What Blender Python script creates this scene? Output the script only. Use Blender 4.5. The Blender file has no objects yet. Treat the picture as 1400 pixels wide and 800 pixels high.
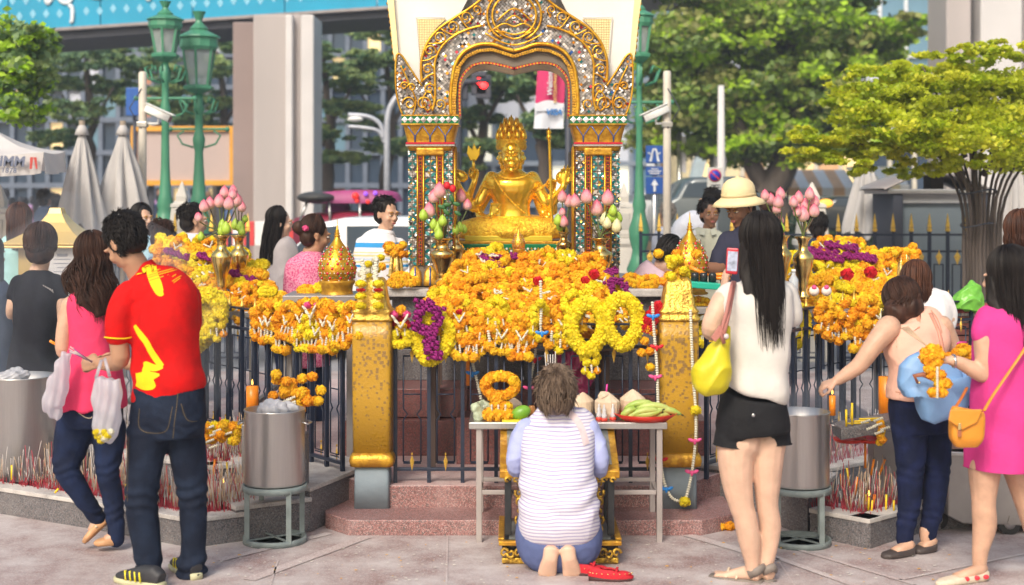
import bpy,math,random
import numpy as np
from mathutils import Vector,Matrix,noise
from mathutils.bvhtree import BVHTree
R=random.Random(11)
SC=bpy.context.scene
COL=SC.collection
EYE,FPX,CX,HY=1.8,2000.0,700.0,265.0
cam_d=bpy.data.cameras.new("camera");cam=bpy.data.objects.new("camera",cam_d);COL.objects.link(cam)
cam.location=(0,0,EYE);cam.rotation_euler=(math.radians(90),0,0)
cam_d.sensor_width=36;cam_d.lens=FPX/1400*36;cam_d.shift_y=-(400-HY)/1400
cam_d.clip_end=600;cam_d.clip_start=0.1
cam_d.dof.use_dof=True;cam_d.dof.focus_distance=8.6;cam_d.dof.aperture_fstop=2.0
SC.camera=cam
HAZE=0.0026
world=bpy.data.worlds.new("World");SC.world=world;world.use_nodes=True
wn=world.node_tree.nodes;wn.clear()
SUN_EL,SUN_AZ=math.radians(41),math.radians(201)
w_out=wn.new("ShaderNodeOutputWorld");w_bg=wn.new("ShaderNodeBackground");w_sky=wn.new("ShaderNodeTexSky")
w_sky.sky_type='NISHITA';w_sky.sun_disc=False;w_sky.sun_elevation=SUN_EL;w_sky.sun_rotation=SUN_AZ
w_sky.air_density=1.6;w_sky.dust_density=5.0;w_sky.ozone_density=0.6
w_bg.inputs[1].default_value=0.12
world.node_tree.links.new(w_sky.outputs[0],w_bg.inputs[0]);world.node_tree.links.new(w_bg.outputs[0],w_out.inputs[0])
sun_d=bpy.data.lights.new("sun",'SUN');sun=bpy.data.objects.new("sun",sun_d);COL.objects.link(sun)
sun_d.energy=2.0;sun_d.angle=math.radians(19);sun_d.color=(1.0,0.95,0.87)
_sd=Vector((math.sin(SUN_AZ)*math.cos(SUN_EL),math.cos(SUN_AZ)*math.cos(SUN_EL),math.sin(SUN_EL)))
sun.rotation_euler=_sd.to_track_quat('Z','Y').to_euler();sun.location=(0,0,20)
SC.view_settings.view_transform='Standard';SC.view_settings.look='None'
SC.view_settings.exposure=0.54;SC.view_settings.gamma=1.0
def P(px,py,Y):
 return Vector(((px-CX)*Y/FPX,Y,EYE-(py-HY)*Y/FPX))
def G(px,py):
 Y=EYE*FPX/(py-HY)
 return Vector(((px-CX)*Y/FPX,Y,0))
def V(*a):return Vector(a)
class MB:
 def __init__(s):s.v=[];s.f=[];s.m=[]
 def add(s,vs,fs,mi=0):
  b=len(s.v);s.v.extend([tuple(x)for x in vs])
  s.f.extend([tuple(i+b for i in f)for f in fs]);s.m.extend([mi]*len(fs))
  return s
 def box(s,c,d,rz=0,M=None,mi=0):
  x,y,z=d[0]/2,d[1]/2,d[2]/2
  vs=[Vector(p)for p in((-x,-y,-z),(x,-y,-z),(x,y,-z),(-x,y,-z),(-x,-y,z),(x,-y,z),(x,y,z),(-x,y,z))]
  if M is None:M=Matrix.Rotation(rz,3,'Z')
  vs=[M@p+Vector(c)for p in vs]
  return s.add(vs,[(0,3,2,1),(4,5,6,7),(0,1,5,4),(1,2,6,5),(2,3,7,6),(3,0,4,7)],mi)
 def bar(s,a,b,w,h=None,mi=0):
  a=Vector(a);b=Vector(b);h=h or w;t=(b-a);L=t.length;t.normalize()
  up=Vector((0,0,1))if abs(t.z)<.9 else Vector((0,1,0))
  x=t.cross(up).normalized();y=x.cross(t)
  M=Matrix((x,t,y)).transposed()
  return s.box((a+b)/2,(w,L,h),M=M,mi=mi)
 def tube(s,pts,rad,n=8,flat=1.0,up=None,cap=True,mi=0,closed=False,rnd=False):
  pts=[Vector(p)for p in pts]
  if not hasattr(rad,'__len__'):rad=[rad]*len(pts)
  rad=list(rad)
  if rnd:
   t0=(pts[0]-pts[1]).normalized();t1=(pts[-1]-pts[-2]).normalized()
   r0,r1=rad[0],rad[-1]
   pre=[(pts[0]+t0*r0*math.sin(a),r0*math.cos(a))for a in(1.35,.95,.5)]
   post=[(pts[-1]+t1*r1*math.sin(a),r1*math.cos(a))for a in(.5,.95,1.35)]
   pts=[p for p,_ in pre]+pts+[p for p,_ in post]
   rad=[q for _,q in pre]+rad+[q for _,q in post]
  N=len(pts);vs=[];prev=None
  for i,p in enumerate(pts):
   if closed:t=pts[(i+1)%N]-pts[i-1]
   else:t=pts[min(i+1,N-1)]-pts[max(i-1,0)]
   if t.length<1e-9:t=Vector((0,0,1))
   t.normalize()
   if prev is None:
    u=Vector(up)if up is not None else(Vector((0,0,1))if abs(t.z)<.9 else Vector((0,-1,0)))
   else:u=prev
   if up is not None and abs(Vector(up).normalized().dot(t))<.95:u=Vector(up)
   u=(u-t*u.dot(t))
   if u.length<1e-6:u=t.orthogonal()
   u.normalize();prev=u;w=t.cross(u)
   for k in range(n):
    a=2*math.pi*k/n
    vs.append(p+w*(math.cos(a)*rad[i])+u*(math.sin(a)*rad[i]*flat))
  fs=[]
  M_=N if closed else N-1
  for i in range(M_):
   j=(i+1)%N
   for k in range(n):
    l=(k+1)%n
    fs.append((i*n+k,i*n+l,j*n+l,j*n+k))
  if cap and not closed:
   fs.append(tuple(reversed(range(n))));fs.append(tuple((N-1)*n+k for k in range(n)))
  return s.add(vs,fs,mi)
 def ell(s,c,r,M=None,seg=14,rings=9,mi=0):
  if not hasattr(r,'__len__'):r=(r,r,r)
  M=M or Matrix.Identity(3);c=Vector(c);vs=[];fs=[]
  for i in range(1,rings):
   a=math.pi*i/rings
   for k in range(seg):
    b=2*math.pi*k/seg
    vs.append(M@Vector((r[0]*math.sin(a)*math.cos(b),r[1]*math.sin(a)*math.sin(b),r[2]*math.cos(a)))+c)
  t=len(vs);vs.append(M@Vector((0,0,r[2]))+c);vs.append(M@Vector((0,0,-r[2]))+c)
  for i in range(rings-2):
   for k in range(seg):
    l=(k+1)%seg
    fs.append((i*seg+k,(i+1)*seg+k,(i+1)*seg+l,i*seg+l))
  for k in range(seg):
   l=(k+1)%seg
   fs.append((t,k,l));fs.append((t+1,(rings-2)*seg+l,(rings-2)*seg+k))
  return s.add(vs,fs,mi)
 def lathe(s,prof,c=(0,0,0),n=20,M=None,mi=0,sx=1,sy=1):
  M=M or Matrix.Identity(3);c=Vector(c);vs=[];fs=[]
  for r,z in prof:
   for k in range(n):
    a=2*math.pi*(k+.5)/n
    vs.append(M@Vector((r*math.cos(a)*sx,r*math.sin(a)*sy,z))+c)
  for i in range(len(prof)-1):
   for k in range(n):
    l=(k+1)%n
    fs.append((i*n+k,i*n+l,(i+1)*n+l,(i+1)*n+k))
  if prof[0][0]>1e-4:fs.append(tuple(reversed(range(n))))
  if prof[-1][0]>1e-4:fs.append(tuple((len(prof)-1)*n+k for k in range(n)))
  return s.add(vs,fs,mi)
 def prism(s,poly,off,mi=0):
  n=len(poly);off=Vector(off);vs=[Vector(p)for p in poly]+[Vector(p)+off for p in poly]
  fs=[tuple(range(n)),tuple(reversed(range(n,2*n)))]
  for k in range(n):
   l=(k+1)%n;fs.append((k,k+n,l+n,l))
  return s.add(vs,fs,mi)
 def loft(s,rings,n=24,power=2.4):
  N=len(rings);vs=[];fs=[]
  for i,(c,w,hw,hd)in enumerate(rings):
   t=(rings[min(i+1,N-1)][0]-rings[max(i-1,0)][0]).normalized()
   w=(w-t*w.dot(t)).normalized();d=t.cross(w)
   for k in range(n):
    a=2*math.pi*k/n;ca,sa=math.cos(a),math.sin(a)
    x=math.copysign(abs(ca)**(2/power),ca)*hw;y=math.copysign(abs(sa)**(2/power),sa)*hd
    vs.append(c+w*x+d*y)
  for i in range(N-1):
   for k in range(n):
    l=(k+1)%n
    fs.append((i*n+k,i*n+l,(i+1)*n+l,(i+1)*n+k))
  fs.append(tuple(reversed(range(n))));fs.append(tuple((N-1)*n+k for k in range(n)))
  return s.add(vs,fs)
 def mesh(s,name,smooth=True):
  me=bpy.data.meshes.new(name);me.from_pydata(s.v,[],s.f);me.update()
  if smooth:me.polygons.foreach_set('use_smooth',[True]*len(me.polygons))
  if any(s.m):me.polygons.foreach_set('material_index',s.m)
  return me
def setmat(me,m):
 if m is None:return
 for x in(m if isinstance(m,(list,tuple))else[m]):me.materials.append(x)
def link(name,me,parent=None,M=None):
 o=bpy.data.objects.new(name,me);COL.objects.link(o)
 if parent is not None:
  o.parent=parent
  if parent.type=='EMPTY' and parent.parent is None and parent.get('_w',1):o.matrix_parent_inverse=Matrix.Translation(-parent.location)
 if M is not None:o.matrix_basis=M
 return o
def obj(name,mb,m,parent=None,smooth=True,bevel=0,M=None):
 me=mb.mesh(name,smooth);setmat(me,m)
 o=link(name,me,parent,M)
 if bevel:
  b=o.modifiers.new('bevel','BEVEL');b.width=bevel;b.segments=2;b.limit_method='ANGLE';b.angle_limit=.7
 return o
def tag(o,label=None,cat=None,group=None,kind=None):
 if label:o['label']=label
 if cat:o['category']=cat
 if group:o['group']=group
 if kind:o['kind']=kind
 return o
def thing(name,label,cat,loc=(0,0,0),group=None):
 o=bpy.data.objects.new(name,None);COL.objects.link(o);o.location=loc;o.empty_display_size=.1
 return tag(o,label,cat,group)
def struct(name,mb,m,smooth=False,bevel=0,parent=None):
 o=obj(name,mb,m,parent,smooth,bevel)
 if parent is None:o['kind']='structure'
 return o
def stuff(o):o['kind']='stuff';return o
def copy_tree(o,parent=None,M=None,label=None):
 c=o.copy();COL.objects.link(c)
 if parent is not None:c.parent=parent
 for ch in list(o.children):copy_tree(ch,c)
 if M is not None:c.matrix_basis=M
 if label:c['label']=label
 return c
def del_tree(o):
 for ch in list(o.children):del_tree(ch)
 bpy.data.objects.remove(o)
def TRS(loc,rz=0,rx=0,ry=0,s=1):
 sc=Matrix.Diagonal((s,s,s,1))if not hasattr(s,'__len__')else Matrix.Diagonal((*s,1))
 return Matrix.Translation(loc)@Matrix.Rotation(rz,4,'Z')@Matrix.Rotation(rx,4,'X')@Matrix.Rotation(ry,4,'Y')@sc
def sm(pts,k=4):
 pts=[tuple(p)for p in pts];out=[];n=len(pts)
 for i in range(n-1):
  p0,p1,p2,p3=pts[max(i-1,0)],pts[i],pts[i+1],pts[min(i+2,n-1)]
  for j in range(k):
   t=j/k
   out.append(tuple(.5*((2*b)+(-a+c)*t+(2*a-5*b+4*c-d)*t*t+(-a+3*b-3*c+d)*t**3)for a,b,c,d in zip(p0,p1,p2,p3)))
 out.append(pts[-1]);return out
def quads(name,cen,ax,ay,m,parent=None,mi=None,bend=None):
 n=len(cen);vs=np.empty((n,4,3),np.float32)
 if bend is None:
  vs[:,0]=cen-ax-ay;vs[:,1]=cen+ax-ay;vs[:,2]=cen+ax+ay;vs[:,3]=cen-ax+ay
 else:
  vs[:,0]=cen-ay;vs[:,1]=cen+ax+bend;vs[:,2]=cen+ay;vs[:,3]=cen-ax+bend
 me=bpy.data.meshes.new(name);me.vertices.add(4*n);me.vertices.foreach_set('co',vs.ravel())
 me.loops.add(4*n);me.loops.foreach_set('vertex_index',np.arange(4*n,dtype=np.int32))
 me.polygons.add(n);me.polygons.foreach_set('loop_start',np.arange(0,4*n,4,dtype=np.int32))
 me.polygons.foreach_set('loop_total',np.full(n,4,np.int32))
 if mi is not None:me.polygons.foreach_set('material_index',np.asarray(mi,np.int32))
 me.update();setmat(me,m)
 return link(name,me,parent)
def _rgb(c):return(c[0],c[1],c[2],1)
_mc={}
def mat(name,c,rough=.6,metal=0,var=.12,vs=6,bump=0,bs=60,c2=None,spec=None,emit=0,trans=0,alpha=1,sss=0,sheen=0,coat=0,thin=None,stretch=None,mixp=(.42,.62)):
 if name in _mc:return _mc[name]
 m=bpy.data.materials.new(name);m.use_nodes=True;nt=m.node_tree;b=nt.nodes['Principled BSDF'];L=nt.links
 tc=nt.nodes.new('ShaderNodeTexCoord');src=tc.outputs['Object']
 if stretch:
  mp=nt.nodes.new('ShaderNodeMapping');mp.inputs['Scale'].default_value=stretch;L.new(src,mp.inputs[0]);src=mp.outputs[0]
 b.inputs['Roughness'].default_value=rough;b.inputs['Metallic'].default_value=metal
 if spec is not None:b.inputs['Specular IOR Level'].default_value=spec
 n=nt.nodes.new('ShaderNodeTexNoise');n.inputs['Scale'].default_value=vs;n.inputs['Detail'].default_value=6;L.new(src,n.inputs['Vector'])
 r=nt.nodes.new('ShaderNodeValToRGB');L.new(n.outputs['Fac'],r.inputs['Fac'])
 cc=c2 or tuple(x*(1-var)for x in c)
 r.color_ramp.elements[0].position=mixp[0]if c2 else .3;r.color_ramp.elements[0].color=_rgb(cc)
 r.color_ramp.elements[1].position=mixp[1]if c2 else .7;r.color_ramp.elements[1].color=_rgb(c if c2 else tuple(min(1,x*(1+var))for x in c))
 L.new(r.outputs[0],b.inputs['Base Color'])
 if bump:
  n2=nt.nodes.new('ShaderNodeTexNoise');n2 .inputs['Scale'].default_value=bs;n2 .inputs['Detail'].default_value=4;L.new(src,n2 .inputs['Vector'])
  bp=nt.nodes.new('ShaderNodeBump');bp.inputs['Strength'].default_value=bump;bp.inputs['Distance'].default_value=.01
  L.new(n2 .outputs['Fac'],bp.inputs['Height']);L.new(bp.outputs[0],b.inputs['Normal'])
 if rough>.15:
  mr=nt.nodes.new('ShaderNodeMapRange');mr.inputs['To Min'].default_value=rough*.82;mr.inputs['To Max'].default_value=min(1,rough*1.18)
  L.new(n.outputs['Fac'],mr.inputs[0]);L.new(mr.outputs[0],b.inputs['Roughness'])
 if emit:L.new(r.outputs[0],b.inputs['Emission Color']);b.inputs['Emission Strength'].default_value=emit
 if trans:b.inputs['Transmission Weight'].default_value=trans
 if alpha<1:b.inputs['Alpha'].default_value=alpha
 if sss:b.inputs['Subsurface Weight'].default_value=sss;b.inputs['Subsurface Radius'].default_value=(1,.35,.2);b.inputs['Subsurface Scale'].default_value=.012
 if sheen:b.inputs['Specular IOR Level'].default_value=.22
 if coat:b.inputs['Coat Weight'].default_value=coat;b.inputs['Coat Roughness'].default_value=.08
 if thin is not None:
  tr=nt.nodes.new('ShaderNodeBsdfTranslucent');mx=nt.nodes.new('ShaderNodeMixShader');mx.inputs[0].default_value=thin
  L.new(r.outputs[0],tr.inputs[0]);L.new(b.outputs[0],mx.inputs[1]);L.new(tr.outputs[0],mx.inputs[2])
  L.new(mx.outputs[0],nt.nodes['Material Output'].inputs[0])
 _mc[name]=m;return m
def nd(m,t,**kw):
 n=m.node_tree.nodes.new(t)
 for k,v in kw.items():setattr(n,k,v)
 return n
def speckle(name,c,spots,rough=.55,scale=260,dust=None,dscale=2.2,dpos=(.45,.7),bump=.15):
 """granite / terrazzo: voronoi grains of several colours, with a layer of settled dust"""
 m=bpy.data.materials.new(name);m.use_nodes=True;nt=m.node_tree;L=nt.links;b=nt.nodes['Principled BSDF']
 tc=nd(m,'ShaderNodeTexCoord');v=nd(m,'ShaderNodeTexVoronoi');v.inputs['Scale'].default_value=scale;L.new(tc.outputs['Object'],v.inputs['Vector'])
 s=nd(m,'ShaderNodeSeparateColor');L.new(v.outputs['Color'],s.inputs[0])
 r=nd(m,'ShaderNodeValToRGB');r.color_ramp.interpolation='CONSTANT';L.new(s.outputs[0],r.inputs[0])
 r.color_ramp.elements[0].color=_rgb(c);r.color_ramp.elements[1].position=.45;r.color_ramp.elements[1].color=_rgb(spots[0])
 for i,sp in enumerate(spots[1:]):
  e=r.color_ramp.elements.new(.62+i*.17);e.color=_rgb(sp)
 out=r.outputs[0]
 n=nd(m,'ShaderNodeTexNoise');n.inputs['Scale'].default_value=dscale;n.inputs['Detail'].default_value=9;n.inputs['Roughness'].default_value=.65
 L.new(tc.outputs['Object'],n.inputs['Vector'])
 if dust:
  r2=nd(m,'ShaderNodeValToRGB');r2 .color_ramp.elements[0].position=dpos[0];r2 .color_ramp.elements[1].position=dpos[1];L.new(n.outputs[0],r2 .inputs[0])
  mx=nd(m,'ShaderNodeMix',data_type='RGBA');mx.inputs['B'].default_value=_rgb(dust);L.new(out,mx.inputs['A'])
  mul=nd(m,'ShaderNodeMath',operation='MULTIPLY');mul.inputs[1].default_value=.85;L.new(r2 .outputs[0],mul.inputs[0]);L.new(mul.outputs[0],mx.inputs['Factor'])
  out=mx.outputs['Result']
 L.new(out,b.inputs['Base Color']);b.inputs['Roughness'].default_value=rough
 bp=nd(m,'ShaderNodeBump');bp.inputs['Strength'].default_value=bump;bp.inputs['Distance'].default_value=.004;L.new(n.outputs[0],bp.inputs['Height']);L.new(bp.outputs[0],b.inputs['Normal'])
 return m
GOLD=mat('gilding',(.74,.42,.035),.3,.75,.2,14,.3,50,c2=(.58,.25,.012),mixp=(.3,.6))
GOLDP=mat('gold_paint',(.62,.34,.025),.36,.5,.3,26,.35,60,c2=(.42,.20,.015))
BRASS=mat('polished_brass',(.80,.56,.20),.2,1.0,.15,9,.06,25)
IRON=mat('navy_iron_paint',(.018,.026,.05),.38,.2,.3,12,.1,120)
STEEL=mat('brushed_steel',(.52,.51,.50),.33,.9,.05,3,.05,5,stretch=(30,30,1))
WHITEP=mat('white_paint',(.74,.74,.72),.5,0,.06,4,.05,30)
GROUND=speckle('dusty_red_terrazzo',(.31,.21,.20),[(.25,.16,.155),(.39,.32,.315),(.22,.17,.17)],.6,150,(.56,.52,.515),3.0,(.36,.66),.12)
GRANITE=speckle('grey_granite',(.125,.12,.125),[(.06,.06,.07),(.21,.20,.21),(.15,.125,.12)],.5,200,(.24,.22,.21),3,(.55,.85))
GRANTOP=speckle('ash_covered_granite',(.36,.34,.33),[(.28,.26,.26),(.45,.43,.42),(.38,.33,.31)],.7,200,(.56,.53,.50),6,(.4,.6))
REDGR=speckle('red_granite',(.22,.07,.065),[(.12,.035,.035),(.30,.12,.11),(.10,.08,.08)],.35,260,(.30,.17,.16),3,(.55,.85))
REDSTEP=speckle('worn_red_granite_step',(.30,.14,.13),[(.16,.07,.07),(.42,.28,.27),(.12,.10,.10)],.5,230,(.46,.32,.31),3,(.5,.85))
PINKFL=speckle('pink_terrazzo_floor',(.52,.34,.33),[(.46,.27,.26),(.60,.48,.46),(.40,.26,.25)],.5,180,(.62,.52,.50),3)
ASPH=mat('asphalt',(.11,.11,.12),.85,0,.2,3,.3,40)
PAVE=mat('grey_paving',(.26,.26,.28),.8,0,.15,2,.2,30)
g=MB();g.add([(-300,-60,0),(300,-60,0),(300,400,0),(-300,400,0)],[(0,1,2,3)]);struct('ground',g,PAVE)
g=MB();g.add([(-7,2,.004),(7,2,.004),(7,14.8,.004),(-7,14.8,.004)],[(0,1,2,3)]);struct('shrine_courtyard_paving',g,GROUND)
g=MB();g.add([(-300,19,.004),(300,19,.004),(300,34,.004),(-300,34,.004)],[(0,1,2,3)]);struct('road',g,ASPH)
g=MB();g.box((0,18.9,.06),(600,.2,.12));struct('kerb',g,mat('kerb_concrete',(.4,.4,.4),.8))
BAND=speckle('pale_paving_band',(.48,.40,.39),[(.42,.33,.32),(.55,.49,.48),(.4,.32,.31)],.6,170,(.60,.56,.55),2)
def band(a,b,w):
 a=Vector((a[0],a[1]));b=Vector((b[0],b[1]));t=(b-a).normalized();n=Vector((-t.y,t.x))*w/2
 m_=MB();m_.add([(a.x-n.x,a.y-n.y,.008),(b.x-n.x,b.y-n.y,.008),(b.x+n.x,b.y+n.y,.008),(a.x+n.x,a.y+n.y,.008)],[(0,1,2,3)]);return m_
def gp(px,py):v=G(px,py);return(v.x,v.y)
for a,b,w in((gp(340,795),gp(500,736),.07),(gp(300,768),gp(450,731),.05),(gp(608,900),gp(612,734),.008),(gp(366,815),gp(380,768),.008),(gp(940,733),gp(1060,768),.07),(gp(1050,760),gp(1330,860),.045),(gp(1020,732),gp(1250,801),.03),(gp(1065,770),gp(1095,815),.008),(gp(1230,795),gp(1420,755),.02)):
 struct('paving_band',band(a,b,w),BAND)
def poly_slab(name,pts,z0,z1,m,mtop=None,lip=0,parent=None):
 """a slab over ground-plan points; mtop gets the top sheet"""
 mb=MB();mb.prism([Vector((x,y,z1))for x,y in pts],(0,0,z0-z1))
 mb.m=[1 if(mtop and i==0)else 0 for i in range(len(mb.f))]
 n=mb.f[0];a,b,c=(Vector(mb.v[n[i]])for i in range(3))
 if(b-a).cross(c-a).z<0:mb.f=[tuple(reversed(f))for f in mb.f]
 o=struct(name,mb,[m,mtop]if mtop else m,parent=parent,bevel=.006);return o
XC=0.07
Z1,Z2=.085,.205
poly_slab('red_granite_step',[(-1.02,7.95),(-1.0,7.86),(-.86,7.69),(1.0,7.69),(1.18,7.84),(1.2,7.95),(1.2,8.3),(-1.02,8.3)],0,Z1,REDSTEP)
poly_slab('shrine_floor',[(-.74,8.0),(.88,8.0),(.96,8.05),(2.6,10.2),(2.6,12.6),(-2.5,12.6),(-2.5,10.2),(-.8,8.05)],0,Z2,REDSTEP,PINKFL)
def course(name,x0,x1,y0,y1,z0,z1,n,m):
 for k in range(n):
  a=x0+(x1-x0)*k/n;b=x0+(x1-x0)*(k+1)/n
  mb=MB().box(((a+b)/2,(y0+y1)/2,(z0+z1)/2),(b-a-.004,y1-y0,z1-z0));struct(name,mb,m,bevel=.004)
course('red_plinth_slab',XC-1.12,XC+1.12,8.9,9.3,Z2,.42,4,REDGR)
course('red_plinth_slab',XC-1.02,XC+1.02,9.0,9.45,.425,.60,3,REDGR)
course('red_plinth_slab',XC-.40,XC+.40,8.62,8.9,Z2,.48,1,REDGR)
GR2=GRANITE
plinth=thing('shrine_plinth','speckled grey granite plinth carrying the golden mosaic pavilion','plinth',(XC,9.4,.6))
for k,(a,b)in enumerate(((-.88,-.44),(-.436,0),(.004,.44),(.444,.88))):
 obj('granite_panel',MB().box((XC+(a+b)/2,9.46,.70),(b-a,.1,.2)),GR2,plinth,False,.004)
 obj('granite_panel',MB().box((XC+(a+b)/2*.96,9.49,.97),((b-a)*.955,.1,.335)),GR2,plinth,False,.004)
obj('core',MB().box((XC,10.35,.89),(1.7,1.65,.56)),GR2,plinth,False)
obj('top_slab',MB().box((XC,10.3,1.165),(1.86,1.9,.05)),GRANTOP,plinth,False,.008)
obj('neck_moulding',MB().box((XC,10.32,1.13),(1.78,1.8,.03)),GR2,plinth,False,.004)
ASH=mat('incense_ash',(.42,.39,.40),.95,0,.25,14,.6,90)
def trough(name,label,pts,h,wid):
 """stone kerb following pts (ground plan) with an ash bed behind it"""
 t=thing(name,label,'incense trough',(pts[0][0],pts[0][1],0))
 for i in range(len(pts)-1):
  a,b=Vector(pts[i]),Vector(pts[i+1]);L=(b-a).length;n=max(1,round(L/.75));d=(b-a).normalized();nn=Vector((-d.y,d.x))
  if nn.y<0:nn=-nn
  for k in range(n):
   p,q=a+d*(L*k/n+.002),a+d*(L*(k+1)/n-.002)
   mb=MB();c=(p+q)/2+nn*wid/2
   mb.box((c.x,c.y,h/2-.01),((q-p).length,wid*.86,h-.02),rz=math.atan2(d.y,d.x));obj('kerb_stone',mb,GRANITE,t,False,.004)
   mb=MB();mb.box((c.x,c.y,h-.008),((q-p).length,wid,.024),rz=math.atan2(d.y,d.x));obj('kerb_cap',mb,GRANTOP,t,False,.004)
 return t
oL=[(-3.3,8.62),(-2.6,8.25),(-1.98,7.60),(-1.52,7.74),(-1.45,7.95)]
def w2(px,py,z=0):
 Y=(EYE-z)*FPX/(py-HY);return((px-CX)*Y/FPX,Y)
outerL=[w2(-60,694),w2(125,725),w2(262,751),w2(335,741)]
outerR=[w2(1105,735),w2(1189,752),w2(1262,730),w2(1460,705)]
TL=trough('incense_trough','low granite incense trough behind the red shirted man, thick with burning joss sticks',outerL,.15,.12)
TR=trough('incense_trough','low granite incense trough beside the right steel bin, set with yellow candles',outerR,.15,.12)
innerL=[w2(-60,640,.0),w2(150,667,.0),w2(285,690,.0),w2(340,685,.0)]
innerR=[w2(1100,700,0),w2(1150,690,.0),w2(1230,672,.0),w2(1420,650,0)]
TL2=trough('inner_incense_trough','raised inner granite trough left of the gate, second tier of joss sticks',innerL,.22,.13)
TR2=trough('inner_incense_trough','raised inner granite trough right of the gate, second tier with orange candles',innerR,.22,.13)
def bed(label,front,h,depth):
 pts=[(x,y+.08)for x,y in front]+[(x,y+depth)for x,y in reversed(front)]
 mb=MB();nx=60;vs=[];fs=[]
 N=len(front)
 cols=[]
 for i in range(nx+1):
  u=i/nx*(N-1);k=min(int(u),N-2);f=u-k
  x=front[k][0]*(1-f)+front[k+1][0]*f;y=front[k][1]*(1-f)+front[k+1][1]*f;cols.append((x,y))
 for i,(x,y)in enumerate(cols):
  for j in range(9):
   yy=y+.025+(depth-.025)*j/8
   vs.append((x,yy,h-.045+.022*noise.noise(Vector((x*7,yy*7,3)))))
 for i in range(nx):
  for j in range(8):a=i*9+j;fs.append((a,a+9,a+10,a+1))
 mb.add(vs,fs);o=obj('ash_bed',mb,ASH);tag(o,label,'ash bed');return cols
cL=bed('grey ash bed in the outer left trough holding joss stick stubs',outerL,.15,.62)
cR=bed('grey ash bed in the outer right trough holding joss stick stubs',outerR,.15,.62)
cL2=bed('grey ash bed in the raised left trough against the fence',innerL,.22,.7)
cR2=bed('grey ash bed in the raised right trough against the fence',innerR,.22,.7)
STICKM=[mat('joss_tan',(.46,.33,.22),.8),mat('joss_red',(.42,.04,.06),.6),mat('joss_grey',(.48,.44,.42),.9)]
def joss(cols,h,depth,n,label,seed):
 rr=random.Random(seed);mb=MB()
 for _ in range(n):
  i=rr.randrange(len(cols));x,y=cols[i];x+=rr.uniform(-.03,.03);y+=.1+rr.random()**1.2*(depth-.16)
  tx,ty=rr.gauss(0,.13),rr.gauss(0,.10);L=rr.choice((.06,.09,.12,.16,.20,.26))*rr.uniform(.8,1.2);b=V(x,y,h-.06)
  d=V(tx,ty,1).normalized();rl=min(L,rr.uniform(.07,.12))
  mb.tube([b,b+d*rl],.0024,3,mi=1,cap=False)
  if L>rl+.01:mb.tube([b+d*rl,b+d*L],.0019,4,mi=rr.choice((0,0,2,2,1)))
 o=obj('joss_sticks',mb,STICKM);stuff(tag(o,label,'joss sticks'))
joss(cL,.15,.6,1700,'dense red and tan joss sticks in the outer left trough',1)
joss(cL2,.22,.6,1000,'dense joss sticks in the raised left trough',2)
joss(cR,.15,.6,620,'dense red and tan joss sticks in the outer right trough',3)
joss(cR2,.22,.6,420,'dense joss sticks in the raised right trough',4)
def block(x0y0,label,pts,h):
 mb=MB();mb.prism([Vector((x,y,h-.025))for x,y in pts],(0,0,-(h-.03)))
 t=thing('granite_end_block',label,'stone block',(pts[0][0],pts[0][1],0))
 o=obj('block',mb,GRANITE,t,False,.005)
 c=sum((Vector(p)for p in pts),Vector((0,0)))/len(pts)
 mb=MB();mb.prism([Vector((c.x+(x-c.x)*1.03,c.y+(y-c.y)*1.03,h))for x,y in pts],(0,0,-.024));obj('cap',mb,GRANTOP,t,False,.004)
block(0,'dark granite block ending the left trough beside the gilded post',[w2(424,729),w2(486,700),(-.86,8.6),(-1.75,8.95),(-1.50,8.15)],.245)
block(0,'blue grey granite block ending the right trough beside the gilded post',[w2(1003,699),(1.55,8.2),(1.85,8.95),(.98,8.6),w2(942,690)],.245)
block(0,'low granite kerb block behind the left steel bin',[w2(322,742),w2(424,728.5),(-1.45,8.1),(-1.9,8.3)],.19)
block(0,'granite kerb block standing behind the right steel bin',[w2(1068,722),w2(1104,734),(1.85,8.3),(1.52,8.3)],.22)
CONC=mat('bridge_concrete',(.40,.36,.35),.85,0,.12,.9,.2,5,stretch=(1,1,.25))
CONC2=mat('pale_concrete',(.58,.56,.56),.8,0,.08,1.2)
TEAL=mat('teal_banner',(.0,.30,.50),.55,0,.08,1)
DARKM=mat('dark_steelwork',(.045,.05,.07),.6,0,.2,2)
t=thing('footbridge','elevated footbridge with teal patterned banner and dark underside crossing overhead','footbridge',(-3,30,0))
def bp(px,py):return P(px,py,30)
zt=4.6
a0,a1=bp(-260,60),bp(1500,-5)
def along(px):
 return 44-(px)*0.066
for k in range(14):
 x0=-240+k*126;x1=x0+124.5
 mb=MB();mb.prism([bp(x0,along(x0)),bp(x1,along(x1)),bp(x1,along(x1)-130),bp(x0,along(x0)-130)],(0,.12,0));obj('banner_panel',mb,TEAL,t,False)
mb=MB();mb.prism([P(-240,along(-240)+16,30.1),P(1530,along(1530)+12,30.1),P(1530,along(1530)-4,30.1),P(-240,along(-240)-4,30.1)],(0,3.2,.1));obj('deck',mb,DARKM,t,False)
mb=MB();mb.prism([P(-240,along(-240)+3,29.95),P(1530,along(1530)+3,29.95),P(1530,along(1530)-1,29.95),P(-240,along(-240)-1,29.95)],(0,.3,0));obj('edge_beam',mb,mat('edge_grey',(.30,.27,.27),.6),t,False)
DIAM=mat('banner_white_print',(.25,.55,.72),.6)
mb=MB()
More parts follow.
